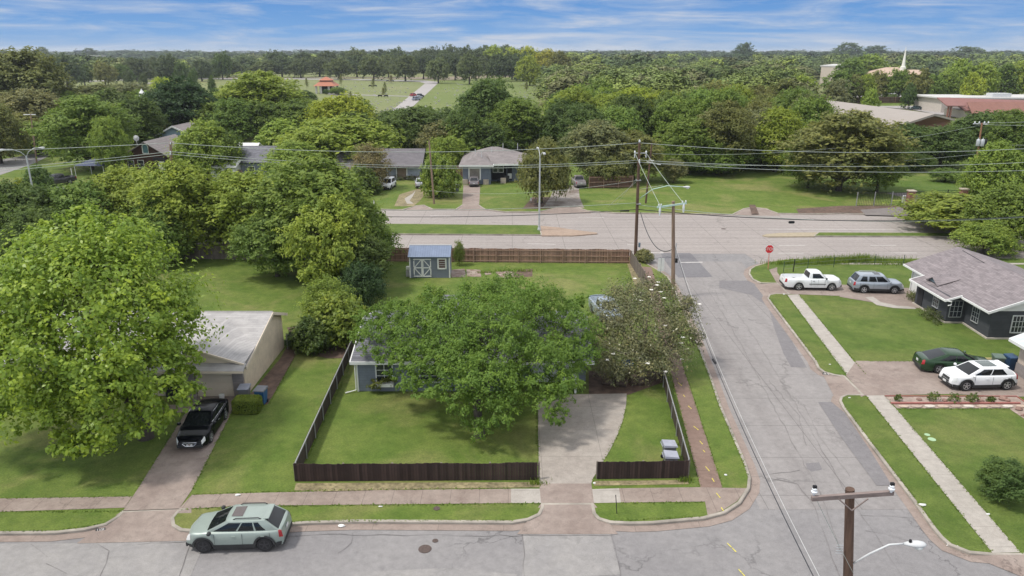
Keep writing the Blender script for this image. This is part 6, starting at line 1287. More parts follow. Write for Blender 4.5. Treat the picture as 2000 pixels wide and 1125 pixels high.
for (x, y, Y) in [(1268, 542, 50.9), (1285, 552, 50.3), (1283, 558, 50), (1272, 567, 49.8), (1290, 571, 49.6), (1252, 588, 49.5), (1297, 583, 49.4), (1366, 595, 48.4), (1299, 637, 47), (1330, 671, 46), (1198, 692, 44.6), (1186, 704, 44.4), (1265, 711, 44.1), (1300, 727, 44.4), (1334, 660, 46.4), (1331, 703, 45.8), (1240, 545, 51)]:
    p = atY(x, y, Y) - Vector(mg.location); b = MB()
    for k in range(6): a = k * 1.047 + rr.random(); b.add([(p.x, p.y, p.z), (p.x + .10 * math.cos(a - .5), p.y + .10 * math.sin(a - .5), p.z + .06), (p.x + .17 * math.cos(a), p.y + .17 * math.sin(a), p.z + .05), (p.x + .10 * math.cos(a + .5), p.y + .10 * math.sin(a + .5), p.z + .06)], [(0, 1, 2, 3)])
    b.build('blossom', FLW, mg)
# planter foliage (part of the planter box) and small plants
def clumpobj(name, lobes, n, size, col, parent=None, leafm=None, seed=1, loc=None, **kw):
    rs = np.random.RandomState(seed); V, v = leaf_arrays(lobes, n, size, rs, **kw); me = mesh_np(name, V, np.arange(len(V)).reshape(-1, 4), [leafm or LEAFF], None, v)
    o = bpy.data.objects.new(name, me); COL.objects.link(o); o.color = tuple(k * 1.5 for k in col) + (1,)
    if parent: o.parent = parent
    if loc: o.location = loc
    return o
pb = [o for o in COL.objects if o.name == 'planter_box'][0]
clumpobj('plants', [(0, 0, .2, .55, .25, .2), (-.6, -.1, .0, .35, .3, .35), (.4, 0, .3, .3, .2, .2)], 900, .07, (.13, .15, .04), pb, seed=4, clump=10)
# clipped box hedge by the left driveway
hx, hy = at(482, 807, .13); rs = np.random.RandomState(9); n = 9000; P_ = rs.uniform(-1, 1, (n, 3)); ax = rs.randint(0, 3, n); sg = rs.choice([-1, 1], n); nr = np.zeros((n, 3))
for a in range(3): P_[ax == a, a] = sg[ax == a]; nr[ax == a, a] = sg[ax == a]
P_[:, 2] = np.where((ax == 2) & (sg < 0), 1, P_[:, 2]); P_ = P_ / np.maximum(1, (np.abs(P_) ** 6).sum(1) ** (1 / 6.))[:, None]; P_ *= 1 + rs.normal(0, .02, (n, 1))
P_ = P_ * np.array([.82, .52, .46]) + np.array([0, 0, .48]); nn = nr + rs.normal(0, .5, (n, 3)); nn /= np.linalg.norm(nn, axis=1)[:, None]; tt = rs.normal(size=(n, 3)); uu = np.cross(nn, tt); uu /= np.linalg.norm(uu, axis=1)[:, None]; ww = np.cross(nn, uu); s_ = .045
V = np.stack([P_ - uu * s_, P_ + ww * s_ * .6, P_ + uu * s_, P_ - ww * s_ * .6], 1).reshape(-1, 3)
hd = thing('hedge', 'clipped rectangular hedge beside the black sedan', 'hedge', (hx, hy + .25, .13)); me = mesh_np('foliage', V, np.arange(len(V)).reshape(-1, 4), [LEAFF], None, np.repeat(rs.random(n), 4)); o = bpy.data.objects.new('foliage', me); o.parent = hd; COL.objects.link(o); o.color = (.2, .27, .05, 1)
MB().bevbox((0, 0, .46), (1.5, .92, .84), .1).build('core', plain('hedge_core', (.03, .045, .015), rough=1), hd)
# shrubs in the gravel bed, each its own
for (x, y, w, lb) in [(1753, 783, .42, 'small dark shrub leftmost in the gravel bed'), (1823, 784, .62, 'round shrub second from left in the gravel bed'), (1861, 785, .62, 'tall bushy shrub at the middle of the gravel bed'), (1898, 786, .66, 'spiky shrub second from right in the gravel bed'), (1935, 786, .42, 'small shrub rightmost in the gravel bed')]:
    a = at(x, y, .15); o = clumpobj('shrub', [(0, 0, w * .4, w * .5, w * .5, w * .42), (w * .2, 0, w * .6, w * .3, w * .3, w * .35), (-w * .25, 0, w * .4, w * .3, w * .3, w * .3)], 500, .06, (.075, .11, .03), seed=int(x), loc=(a[0], a[1], .15), clump=8); tag(o, lb, 'shrub')
o = clumpobj('shrub', [(0, 0, .35, .7, .9, .35), (.3, 1.0, .3, .5, .6, .3), (-.2, -1.1, .25, .5, .5, .3)], 1300, .07, (.08, .10, .04), seed=77, loc=(35.2, 58.6, .13), clump=9); tag(o, 'dark low shrubs along the dark brick wall', 'shrub')
o = clumpobj('shrub', [(0, 0, .3, .6, .9, .3), (.1, .9, .3, .5, .5, .35)], 900, .07, (.09, .11, .045), seed=78, loc=(36.3, 63.2, .13), clump=9); tag(o, 'dry shrubs beside the front door of the dark brick house', 'shrub')
o = clumpobj('shrub', [(0, 0, .3, 2.4, .6, .35), (1.6, 0, .3, 1.0, .6, .4)], 1300, .10, (.06, .08, .035), seed=79, loc=(-19, 129.5, .13), clump=9); tag(o, 'low foundation shrubs along the pale blue house', 'shrub')
# weeds and tall grass along the wire fence and verges
rs = np.random.RandomState(21); Vw = []; va = []
def blades(cx, cy, rx, ry, n, h):
    for _ in range(n):
        x, y = cx + rs.normal() * rx, cy + rs.normal() * ry; a = rs.uniform(0, 6.28); w = .025; hh = h * rs.uniform(.5, 1.3); lx, ly = rs.normal(size=2) * .14 * h; dx, dy = math.cos(a) * w, math.sin(a) * w
        Vw.extend([(x - dx, y - dy, .12), (x + dx, y + dy, .12), (x + dx * .3 + lx, y + dy * .3 + ly, .12 + hh), (x - dx * .3 + lx, y - dy * .3 + ly, .12 + hh)]); va.extend([rs.random()] * 4)
for (px, py, rx, n, h) in [(1630, 512, 1.6, 900, .55), (1670, 508, 2.5, 900, .45), (1585, 515, 2.0, 700, .45), (1720, 513, 2.5, 600, .35), (1680, 512, .7, 400, .8), (1545, 515, 1.0, 300, .35), (1780, 516, 2, 500, .35)]:
    a = at(px, py, .13); blades(a[0], a[1], rx, .35, n, h)
for (px, py, rx, n, h) in [(1048, 945, .25, 120, .18), (1340, 940, .2, 120, .22), (1330, 870, .1, 60, .15), (1005, 530, 1.2, 260, .3), (948, 533, .6, 120, .25)]:
    a = at(px, py, .13); blades(a[0], a[1], rx, .12, n, h)
def edge(pts, h=.045, dens=24, wid=.028, z0=.13):
    P0 = [Vector(at(*p, z0)) for p in pts]
    for a, b in zip(P0, P0[1:]):
        for _ in range(int((b - a).length * dens)):
            p = a.lerp(b, rs.random()); x, y = p.x + rs.normal() * wid, p.y + rs.normal() * wid; an = rs.uniform(0, 6.28); w = rs.uniform(.02, .05); dx, dy = math.cos(an) * w, math.sin(an) * w; lx, ly = rs.normal(size=2) * .05; hh = h * rs.uniform(.4, 1.4)
            Vw.extend([(x - dx, y - dy, .13), (x + dx, y + dy, .13), (x + dx * .6 + lx, y + dy * .6 + ly, .13 + hh), (x - dx * .6 + lx, y - dy * .6 + ly, .13 + hh)]); va.extend([rs.random() * .7] * 4)
for q in ([(0, 974), (258, 970)], [(0, 1000), (240, 999)], [(375, 966), (500, 962), (720, 957), (998, 954)], [(350, 996), (480, 989), (600, 988), (998, 984), (1056, 984)], [(1213, 983), (1377, 981)], [(268, 957), (363, 805)], [(375, 957), (458, 795)], [(1222, 800), (1206, 850), (1172, 912), (1156, 942)], [(1052, 942), (1049, 800)],
          [(1368, 951), (1313, 740), (1262, 545)], [(1411, 953), (1342, 740), (1290, 580)], [(1461, 932), (1452, 904), (1404, 791), (1387, 740), (1365, 682)], [(1537, 577), (1655, 733)], [(1560, 576), (1690, 731)], [(1691, 773), (1938, 1080)], [(1727, 773), (1993, 1079)], [(1502, 582), (1550, 646), (1595, 705)], [(1650, 795), (1705, 868), (1791, 980), (1828, 1031)],
          [(0, 1038), (110, 1037), (205, 1022)], [(480, 1027), (600, 1018), (1000, 1017)], [(1192, 1017), (1373, 1009)], [(1690, 706), (1900, 707)], [(1754, 799), (1975, 799)], [(582, 918), (1050, 916)], [(1168, 912), (1340, 910)], [(598, 900), (690, 700)], [(525, 790), (586, 678)]):
    edge(q)
me = mesh_np('tall_grass', np.array(Vw), np.arange(len(Vw)).reshape(-1, 4), [LEAFF], None, np.array(va)); o = bpy.data.objects.new('tall_grass', me); COL.objects.link(o); o.color = (.17, .25, .05, 1); tag(o, 'tall weeds and grass growing along the fences and verges', 'grass'); o['kind'] = 'stuff'
# ================================================================ fences
FBR = lap_mat('dark_brown_planks', (.052, .034, .030), (.018, .012, .011), 'X', .14, .10, .45, rough=.8)
FBR2 = lap_mat('dark_brown_side_planks', (.075, .058, .050), (.035, .026, .024), 'Y', .14, .10, .2, rough=.8)
FWD = lap_mat('cedar_planks', (.30, .185, .135), (.12, .07, .055), 'X', .14, .12, .42, rough=.9)
FGR = lap_mat('grey_planks', (.185, .155, .135), (.08, .065, .055), 'X', .14, .10, .25, rough=.9)
FOR_ = lap_mat('orange_planks', (.42, .19, .09), (.2, .09, .05), 'X', .15, .1, .2)
RAIL = plain('fence_rail_wood', (.33, .215, .16), rough=.9, var=.2); RAILG = plain('grey_rail_wood', (.22, .19, .165), rough=.9, var=.2)
STEEL = plain('galvanised_steel', (.34, .34, .34), rough=.55, metal=.4, var=.12); PINE = plain('rail_pine', (.20, .17, .14), rough=.9, var=.2)
def fence(label, a, b, h, mat, rail, posts=2.4, side=-1, rails=(.12, .5, .88), z=.13, lean=0, postw=.09, steel=False, th=.03, prails=True, jag=.02, cat='fence', seed=1):
    """planks from a to b; rails and posts on `side` of the planks"""
    a, b = Vector(a), Vector(b); L_ = (b - a).length; ang = math.atan2(b.y - a.y, b.x - a.x); t = thing('fence', label, cat, (a.x, a.y, z), ang); rr = random.Random(seed)
    n = int(L_ / .14); m = MB()
    for i in range(n): x = i * .14; m.bx(x, x + .136, -th / 2 + rr.uniform(-.004, .004), th / 2, .02, h + rr.uniform(-jag, jag) + .02 * math.sin(i * .21 + seed) + .02 * math.sin(i * .057 * (seed + 1)))
    pm = mat; o = m.build('panel', pm, t)
    if prails:
        for f in rails: MB().bx(0, L_, side * (th / 2 + .045), side * (th / 2 + .001), h * f - .045, h * f + .045).build('rail', rail, t)
    k = max(1, round(L_ / posts))
    for i in range(k + 1):
        x = L_ * i / k
        if steel: MB().tube([(x, side * .07, 0), (x, side * .07, h + .03)], .032, 7).build('post', STEEL, t)
        else: MB().bx(x - postw / 2, x + postw / 2, side * (th / 2 + .045 + postw), side * (th / 2 + .046), 0, h - .02).build('post', rail, t)
    return t
fence('dark brown plank fence along the front sidewalk left of the driveway', (-11.28, 33.78), (1.40, 33.92), 1.03, FBR, PINE, side=1, seed=2, rails=(.2, .85))
fence('short dark brown plank fence right of the concrete driveway', (4.45, 34.0), (9.25, 34.1), 1.03, FBR, PINE, side=1, seed=3, rails=(.2, .85))
FBRs = lap_mat('brown_side_planks', (.085, .066, .056), (.04, .03, .026), 'X', .14, .08, .2, rough=.85)
fence('dark side fence with steel posts on the left edge of the yard', (-11.26, 33.86), (-11.9, 51.6), 1.05, FBRs, STEEL, side=-1, steel=True, rails=(.98,), posts=2.2, seed=4)
fence('dark side fence with steel posts beside the side-street sidewalk', (9.28, 34.18), (10.32, 47.4), 1.05, FBRs, STEEL, side=1, steel=True, rails=(.98,), posts=2.2, seed=5)
fence('long brown cedar fence across the back yard beside the avenue', (-13.5, 76.5), (12.45, 75.75), 1.52, FWD, RAIL, side=-1, seed=6, posts=2.4)
fence('weathered gray fence behind the left back lawn', (-37, 77.6), (-13.6, 76.7), 1.7, FGR, RAILG, side=1, seed=7)
fence('shadowed gray fence continuing behind trees at far left', (-62, 78.4), (-37.1, 77.6), 1.7, FGR, RAILG, side=1, seed=8)
fence('leaning weathered fence running down to the side-street sidewalk', (12.5, 75.6), (*at(1256, 556, .13),), 1.45, FGR, RAILG, side=1, seed=9)
fence('brown board fence under trees behind the old silver pickup', (*at(1150, 368, .13),), (*at(1235, 366, .13),), 2.0, lap_mat('red_brown_fence', (.13, .075, .055), (.06, .04, .03), 'X', .16, .1, .2), RAIL, seed=10)
fence('tan board fence between the pale blue house and the brown-roofed house', (-14.6, 133), (-8.9, 133), 2.1, FWD, RAIL, seed=11)
fence('bright orange board fence beside the white metal shed', (*at(372, 346, .13),), (*at(412, 345, .13),), 2.1, FOR_, RAIL, seed=12)
fence('dark brown board fence right of the orange one', (*at(413, 350, .13),), (*at(475, 352, .13),), 1.8, FGR, RAIL, seed=13)
a = at(1648, 202, .3); b = at(1990, 199, .3); fence('long dark fence crossing behind the taupe roof and church lawn', a, b, 2.6, lap_mat('dark_far_fence', (.12, .08, .06), (.07, .05, .04), 'X', 1.5, .1, .2), RAIL, posts=12, z=.3, seed=14)
# white picket fence
a, b = Vector(at(15, 376, .13)), Vector(at(132, 377, .13)); t = thing('picket_fence', 'low white picket fence in front of the gray crew-cab pickup', 'fence', (a.x, a.y, .13), math.atan2(b.y - a.y, b.x - a.x)); L_ = (b - a).length
m = MB()
for i in range(int(L_ / .22)): m.bx(i * .22, i * .22 + .11, -.015, .015, .05, 1.0)
m.build('pickets', TRIMW, t)
for z in (.3, .75): MB().bx(0, L_, .016, .05, z - .04, z + .04).build('rail', TRIMW, t)
# iron fence and brick piers by the school drive
def iron_fence(label, a, b, h, rail=True, sp=.25, posts=2.6):
    a, b = Vector(a), Vector(b); L_ = (b - a).length; t = thing('iron_fence', label, 'fence', (a.x, a.y, .13), math.atan2(b.y - a.y, b.x - a.x)); m = MB()
    for i in range(int(L_ / sp) + 1): m.bx(i * sp - .012, i * sp + .012, -.012, .012, .08, h - .05)
    m.build('bars', DARKIN, t)
    for z in (.15, h - .05): MB().bx(0, L_, -.02, .02, z - .02, z + .02).build('rail', DARKIN, t)
    for i in range(int(L_ / posts) + 1): MB().bx(i * posts - .05, i * posts + .05, -.05, .05, 0, h + .1).build('post', STEEL if 'sliding' in label else DARKIN, t)
iron_fence('dark iron sliding gate across the shaded driveway', at(1672, 403, .13), at(1768, 402, .13), 2.0)
iron_fence('black iron fence between the two brick gate piers', at(1784, 398, .13), at(1868, 396, .13), 1.9)
for (x, y, lb) in [(1776, 402, 'brick gate pier with pale cap left of the black iron fence'), (1878, 398, 'brick gate pier with pale cap right of the black iron fence')]:
    a = at(x, y, .13); t = thing('gate_pier', lb, 'pier', (a[0], a[1], .13)); MB().bx(-.42, .42, -.42, .42, 0, 2.1).build('shaft', BRICKR, t); MB().bevbox((0, 0, 2.2), (1.05, 1.05, .2), .04).build('cap', STONE, t)
a = at(1764, 400, .13); tag(MB().bevbox((a[0], a[1], .8), (.5, .35, 1.4), .05).build('gate_control_box', IRON), 'white gate control box beside the left brick pier', 'control box')
# wire fence on the corner lot: posts seen, thin wires
def wirefence(label, pts, h, mat, r=.03, wires=3):
    P_ = [Vector((*at(x, y, .13), .13)) for x, y in pts]; o = thing('wire_fence', label, 'fence', P_[0])
    for p in P_: q = p - P_[0]; MB().tube([q, q + Vector((0, 0, h))], r, 6).build('post', mat, o)
    for k in range(wires): MB().tube([p - P_[0] + Vector((0, 0, h * (k + 1) / wires - .04)) for p in P_], .008, 4).build('wire', STEEL, o)
wirefence('thin wire fence with green posts through the tall grass of the corner lot', [(1530, 532), (1577, 526), (1628, 522), (1708, 517), (1764, 518)], 1.15, plain('green_post', (.05, .09, .05), rough=.7), .035)
a = at(1549, 531, .13); t = tag(MB().tube([(a[0], a[1], .1), (a[0] + .04, a[1], 1.5)], .055, 8).build('marker_post', DARKIN), 'dark wooden marker post behind the white pickup bed', 'post')
wirefence('chain-link gate between the cream house and the dark green bush', [(562, 682), (574, 682), (592, 682)], 1.2, STEEL, .03, 4)
# ================================================================ poles, lamps, wires
WOOD = plain('pole_wood', (.105, .062, .042), rough=.9, var=.35, scale=2, stretch=(3, 3, .35), bump=.5, bscale=8); WOODL = plain('pale_pole_wood', (.24, .165, .12), rough=.9, var=.3, scale=2, stretch=(3, 3, .35)); WOODO = plain('orange_pole_wood', (.30, .15, .085), rough=.9, var=.3, scale=2, stretch=(3, 3, .35))
ARMW = plain('crossarm_wood', (.21, .165, .15), rough=.9, var=.25, scale=3, stretch=(.6, 4, 4)); PORC = plain('porcelain', (.66, .68, .70), rough=.25, var=.08, coat=.3); MINT = plain('mint_crossarm', (.42, .56, .50), rough=.5, var=.08); GALV = plain('lamp_grey', (.50, .52, .53), rough=.45, metal=.3, var=.08)
WIRE_L = plain('aluminium_wire', (.36, .40, .36), rough=.5, var=.1); WIRE_D = plain('black_cable', (.025, .028, .032), rough=.6, var=.1)
def ins(m, x, y, z, s=1.0): return m.lathe([(.035 * s, 0), (.035 * s, .06 * s), (.085 * s, .08 * s), (.10 * s, .14 * s), (.06 * s, .17 * s), (.075 * s, .22 * s), (.035 * s, .27 * s)], (x, y, z), 12)
def lamp_head(par, p, d, s=1.0, name='lamp_head'):
    """cobra head: p = arm end, d = direction of arm (unit, horizontal)"""
    d = Vector(d).normalized(); m = MB(); prof = [(0, .05), (.12, .09), (.3, .15), (.5, .165), (.66, .13), (.74, .05)]; vs = []; n = 10
    side = Vector((-d.y, d.x, 0))
    for (x, r) in prof:
        for k in range(n): an = 2 * math.pi * k / n; q = Vector(p) + d * x * s + side * r * math.cos(an) * s + Vector((0, 0, 1)) * (r * .62 * math.sin(an)) * s; vs.append(q)
    m.add(vs, [[i * n + k, i * n + (k + 1) % n, (i + 1) * n + (k + 1) % n, (i + 1) * n + k] for i in range(len(prof) - 1) for k in range(n)] + [list(range(n)), [(len(prof) - 1) * n + k for k in range(n)]])
    o = m.build(name, IRON, par, smooth='all'); l = MB(); q = Vector(p) + d * .5 * s; l.ball((q.x, q.y, q.z - .09 * s), (.17 * s, .17 * s, .1 * s), 10); l.build('lens', plain('lamp_lens', (.6, .62, .6), rough=.2), o, smooth='all')
    c = Vector(p) + d * .22 * s; MB().lathe([(.05 * s, 0), (.045 * s, .09 * s)], (c.x, c.y, c.z + .07 * s), 8).build('photocell', DARKIN, o); return o
def pole(label, base, top, r0, r1, mat, group=None):
    t = thing('utility_pole', label, 'pole', base, group=group); tv = Vector(top) - Vector(base); MB().tube([(0, 0, -.3), tv * .5, tv], [r0, (r0 + r1) / 2, r1], 12).build('shaft', mat, t, smooth=50); return t
def wire(label, a, b, sag, mat=WIRE_L, r=.022, name='power_line', group=None, n=22):
    a, b = Vector(a), Vector(b); pts = [a.lerp(b, i / n) - Vector((0, 0, 4 * sag * (i / n) * (1 - i / n))) for i in range(n + 1)]; m = MB(); m.tube([p - a for p in pts], r, 5); o = m.build(name, mat, smooth='all', loc=a); return tag(o, label, 'cable', group)
# corner pole P2
P2b = Vector((*at(1241, 505, .13), .13)); P2t = atY(1249, 279, P2b.y); p2 = pole('tall brown corner power pole with street lamp arm at the back fence end', P2b, P2t, .19, .13, WOOD)
def rel(o, v): return Vector(v) - o.location
A1, A2 = atY(1240, 299, P2b.y), atY(1262, 299, P2b.y); m = MB(); m.tube([rel(p2, A1), rel(p2, A2)], .045, 6); m.build('crossarm', IRON, p2)
for q in (A1, A2): MB().lathe([(.05, -.45), (.05, 0), (.09, .02), (.09, .16), (.04, .25)], tuple(rel(p2, q)), 10).build('insulator', PORC, p2)
q = rel(p2, P2t); ins(MB(), q.x, q.y, q.z, 1.2).build('insulator', PORC, p2)
for y in (313, 317): q = rel(p2, atY(1249, y, P2b.y - .2)); MB().lathe([(.05, -.1), (.09, 0), (.05, .1)], tuple(q), 8).build('insulator', PORC, p2)
for y in (352, 398): q = rel(p2, atY(1247, y, P2b.y)); MB().box(tuple(q), (.5, .45, .08)).build('bracket', STEEL, p2)
a, b = rel(p2, atY(1249, 388, P2b.y)), rel(p2, atY(1333, 365, P2b.y - 1.5)); m = MB(); m.tube([a, a.lerp(b, .3) + Vector((0, 0, .62)), a.lerp(b, .65) + Vector((0, 0, .55)), b], .045, 8); m.build('lamp_arm', MINT, p2, smooth='all')
m = MB(); m.tube([a + Vector((0, 0, 1.0)), a.lerp(b, .55) + Vector((0, 0, .75))], .014, 5); m.build('arm_brace', STEEL, p2); lamp_head(p2, b, (1, -.1, 0), 1.05)
q = rel(p2, atY(1244, 478, P2b.y)); MB().bevbox((q.x + .25, q.y - .1, q.z), (.22, .18, .5), .03).build('meter_box', plain('blue_grey_box', (.12, .17, .22), rough=.6), p2)
# pole 3 with mint crossarm
P3b = Vector((*at(1315, 578, .13), .13)); P3t = atY(1315, 393, P3b.y); p3 = pole('pale weathered pole with mint crossarm behind the magnolia', P3b, P3t, .19, .14, WOODL)
A, B = atY(1283, 405, P3b.y - .15), atY(1341, 397, P3b.y - .15); d = rel(p3, B) - rel(p3, A); MB().box(tuple((rel(p3, A) + rel(p3, B)) / 2), (d.length, .12, .14), ry=-math.atan2(d.z, d.x)).build('crossarm', MINT, p3)
for f in (.06, .14, .86, .97): q = rel(p3, A.lerp(B, f)); ins(MB(), q.x, q.y, q.z + .06, .8).build('insulator', PORC, p3)
for f in (.10, .90): q = rel(p3, A.lerp(B, f)); MB().lathe([(.07, -.75), (.08, -.6), (.11, -.3), (.08, 0)], (q.x, q.y - .12, q.z), 10).build('cutout', PORC, p3)
q = rel(p3, atY(1315, 500, P3b.y)); MB().tube([(q.x + .2, q.y, q.z - 2.6), (q.x + .2, q.y, q.z + 1.2)], .045, 6).build('riser_pipe', IRON, p3); MB().bevbox((q.x + .3, q.y - .1, q.z - .4), (.2, .16, .4), .02).build('junction_box', DARKIN, p3)
# near pole, bottom right
Pn = Vector((10.7, 18.3, 0)); Pnt = atY(1660, 955, 18.3); pn = pole('nearest dark brown pole with wooden crossarm and street lamp at bottom right', Pn, Pnt, .165, .125, WOOD)
A, B = atY(1583, 971, 18.12), atY(1747, 965, 18.12); d = B - A; MB().box(tuple(rel(pn, (A + B) / 2)), (d.length, .10, .13), ry=-math.atan2(d.z, d.x), rz=.06).build('crossarm', ARMW, pn)
for f, dx in ((.035, 0), (.955, 0)): q = rel(pn, A.lerp(B, f)); ins(MB(), q.x, q.y, q.z + .06, .9).build('insulator', PORC, pn); MB().box((q.x, q.y, q.z + .33), (.10, .07, .08)).build('wire_clamp', DARKIN, pn)
for s in (-1, 1): q = rel(pn, (A + B) / 2); MB().tube([(q.x + s * .42, q.y - .07, q.z - .05), (q.x, q.y - .10, q.z - .42)], .022, 5).build('brace', ARMW, pn)
a, b = rel(pn, atY(1662, 1103, 18.25)), rel(pn, atY(1764, 1062, 18.0)); m = MB(); m.tube([a, a.lerp(b, .35) + Vector((0, 0, .13)), a.lerp(b, .72) + Vector((0, 0, .17)), b], .028, 8); m.build('lamp_arm', IRON, pn, smooth='all'); lamp_head(pn, b, (1, -.05, .0), .86)
q = rel(pn, atY(1640, 1065, 18.2)); m = MB()
for k in range(4): m.tube([(q.x + .1, q.y, q.z - k * .09), (q.x - .1, q.y - .03, q.z - k * .09 + .03)], .012, 4)
m.build('wire_connectors', GALV, pn)
# further poles
def stub(label, bx, by, tx, ty, Y=None, mat=WOODL, r=.15, arm=None):
    bse = Vector((*at(bx, by, .13), .13)) if Y is None else Vector((atY(bx, by, Y).x, Y, .1)); t = pole(label, bse, atY(tx, ty, bse.y), r, r * .75, mat); return t
s1 = stub('leaning wooden pole in front of the large round bush', 848, 398, 838, 275, mat=WOODL)
s2 = stub('second brown pole just behind the corner power pole', 1261, 397, 1273, 280, mat=WOOD)
for (x, y) in [(1268, 316), (1278, 318), (1285, 320), (1272, 312)]: q = rel(s2, atY(x, y, s2.location.y)); MB().tube([(q.x - .35, q.y, q.z), (q.x + .35, q.y - .3, q.z - .1)], .05, 6).build('crossarm', IRON, s2)
s3 = stub('pale wooden pole among the street trees at left', 337, 470, 333, 277, Y=78.2, mat=WOODL, r=.17)
for y in (280, 297, 301): q = rel(s3, atY(333, y, 78.0)); MB().lathe([(.05, -.1), (.08, 0), (.05, .12)], tuple(q), 8).build('insulator', PORC, s3)
s5 = stub('distant pole with white crossarm at far left', 68, 300, 60, 222, Y=150, mat=WOODL, r=.16); q = rel(s5, atY(58, 224, 150)); MB().tube([(q.x - 1.2, q.y, q.z), (q.x + 1.2, q.y, q.z)], .1, 6).build('crossarm', IRON, s5)
s6 = stub('power pole carrying three transformers above the right trees', 1903, 350, 1918, 240, Y=118, mat=WOODO, r=.16)
for k, dx in enumerate((-.55, 0, .55)):
    q = rel(s6, atY(1915, 285, 118)); MB().lathe([(.26, 0), (.28, .05), (.28, .95), (.22, 1.05), (.07, 1.08), (.06, 1.3)], (q.x + dx, q.y - .35 + abs(dx) * .4, q.z), 12).build('transformer', GALV if k < 2 else DARKIN, s6, smooth=40)
q = rel(s6, atY(1916, 243, 118)); MB().tube([(q.x - 1.2, q.y, q.z + .1), (q.x + 1.2, q.y + .4, q.z)], .09, 6).build('crossarm', IRON, s6)
for dx in (-1, -.3, .5, 1.1): ins(MB(), q.x + dx, q.y, q.z + .1, 1.3).build('insulator', PORC, s6)
P4 = atY(2150, 281, 78); s7 = pole('power pole just outside the right edge beside the avenue', (P4.x, 78, .1), P4, .19, .13, WOOD)
# street lamps in the median
def median_lamp(label, bx, by, Y, topz, dirs):
    X = atY(bx, by, Y).x; t = thing('street_lamp', label, 'street light', (X, Y, .15)); MB().tube([(0, 0, 0), (0, 0, topz - .9)], [.13, .085], 10).build('post', GALV, t, smooth=50); MB().lathe([(.22, 0), (.22, .1), (.15, .35)], n=10).build('base', GALV, t)
    for d in dirs:
        dv = Vector(d); e = Vector((dv.x, dv.y, topz)); MB().tube([(0, 0, topz - 1.0), (dv.x * .25, dv.y * .25, topz - .4), (dv.x * .7, dv.y * .7, topz - .02), e], .04, 6).build('arm', GALV, t, smooth='all'); lamp_head(t, e, (dv.x, dv.y, 0), 1.0)
    return t
median_lamp('twin-headed gray street lamp at the end of the grass median', 1053, 452, 91.2, 9.9, [(-.15, 2.4, 0), (.35, -2.2, 0)])
tl = median_lamp('twin-headed gray street lamp rising above the far left trees', 62, 360, 90.0, 10.3, [(-1.6, -1.0, 0), (1.2, .6, 0)])
# wires along the avenue
P1t, P2y = atY(333, 279, 78.2), P2b.y; G = 'overhead wires along the avenue'
PL = atY(-420, 300, 78.2)
wire('topmost thin wire from the left pole to the corner power pole', P1t, P2t, .95, group=G, r=.028); wire('topmost thin wire leaving the corner power pole to the right', P2t, P4, .95, group=G, r=.028); wire('topmost thin wire leaving the left pole to the left edge', P1t, PL, .3, group=G, r=.028)
for i, (ya, yb, yc, yd) in enumerate([(296, 313, 309, 336), (301, 317, 327, 341)]):
    w_ = ['upper', 'lower'][i]
    wire('%s of the paired middle wires between left pole and corner pole' % w_, atY(333, ya, 78), atY(1249, yb, P2y), 1.0, group=G, r=.024); wire('%s of the paired middle wires right of the corner pole' % w_, atY(1249, yb, P2y), atY(2150, yc, 78), .75, group=G, r=.026)
    wire('%s of the paired middle wires left of the left pole' % w_, atY(333, ya, 78), atY(-420, yd + 18, 78), .4, group=G, r=.024)
wire('low pale cable from the left trees to the corner pole', atY(333, 396, 78.2), atY(1246, 396, P2y), .8, WIRE_L, .025, group=G); wire('low black cable from the left trees to the corner pole', atY(333, 404, 78.2), atY(1246, 409, P2y), .95, WIRE_D, .035, group=G)
wire('low black cable with splice box right of the corner pole', atY(1246, 409, P2y), atY(2150, 412, 78), 1.15, WIRE_D, .045, group=G); wire('low gray cable crossing just above the black one', atY(1246, 400, P2y), atY(2150, 412, 78), 1.45, WIRE_L, .028, group=G)
q = atY(1546, 434, 78); tag(MB().bevbox(q, (.62, .22, .26), .05).build('splice_box', DARKIN), 'black splice box hanging on the low avenue cable', 'splice box')
q = atY(1220, 412, 78); tag(MB().bevbox(q, (1.0, .13, .13), .04).build('cable_sleeve', DARKIN), 'black sleeve on the low cable left of the corner pole', 'cable sleeve')
wire('black slack cable looping from the corner pole to the weathered pole', atY(1251, 415, P2y), atY(1313, 487, P3b.y), 1.55, WIRE_D, .04)
wire('left diagonal wire from corner pole to mint crossarm', A1, atY(1290, 403, P3b.y), .1, group='diagonal wires to the mint crossarm'); wire('right diagonal wire from corner pole to mint crossarm', A2, atY(1336, 398, P3b.y), .1, group='diagonal wires to the mint crossarm')
e1 = Vector((9.2, 18.3, 6.1)); wire('black cable running low along the side street to the nearest pole', atY(1318, 480, P3b.y), e1, 1.15, WIRE_D, .017); wire('pale cable beside the black one along the side street', atY(1318, 476, P3b.y), e1 + Vector((.12, 0, .12)), 1.1, plain('white_wire', (.55, .55, .53)), .009)
wire('thin wire from the left insulator of the nearest crossarm', atY(1590, 966, 18.1), atY(1667, 1120, 18.1), .03, WIRE_L, .007)
wire('thin dark guy wire left of the corner power pole', atY(1246, 352, P2y), (*at(1187, 404, .2), .2), 0, WIRE_L, .02); wire('second guy wire left of the corner power pole', atY(1246, 345, P2y), (*at(1205, 398, .2), .2), 0, WIRE_L, .014)
wire('service wire from the second pole to the transformer pole', atY(1276, 318, s2.location.y), atY(1915, 300, 118), 1.0, WIRE_L, .022); wire('upper wire from the second pole to the transformer pole', atY(1274, 300, s2.location.y), atY(1916, 244, 118), 1.6, WIRE_L, .02)
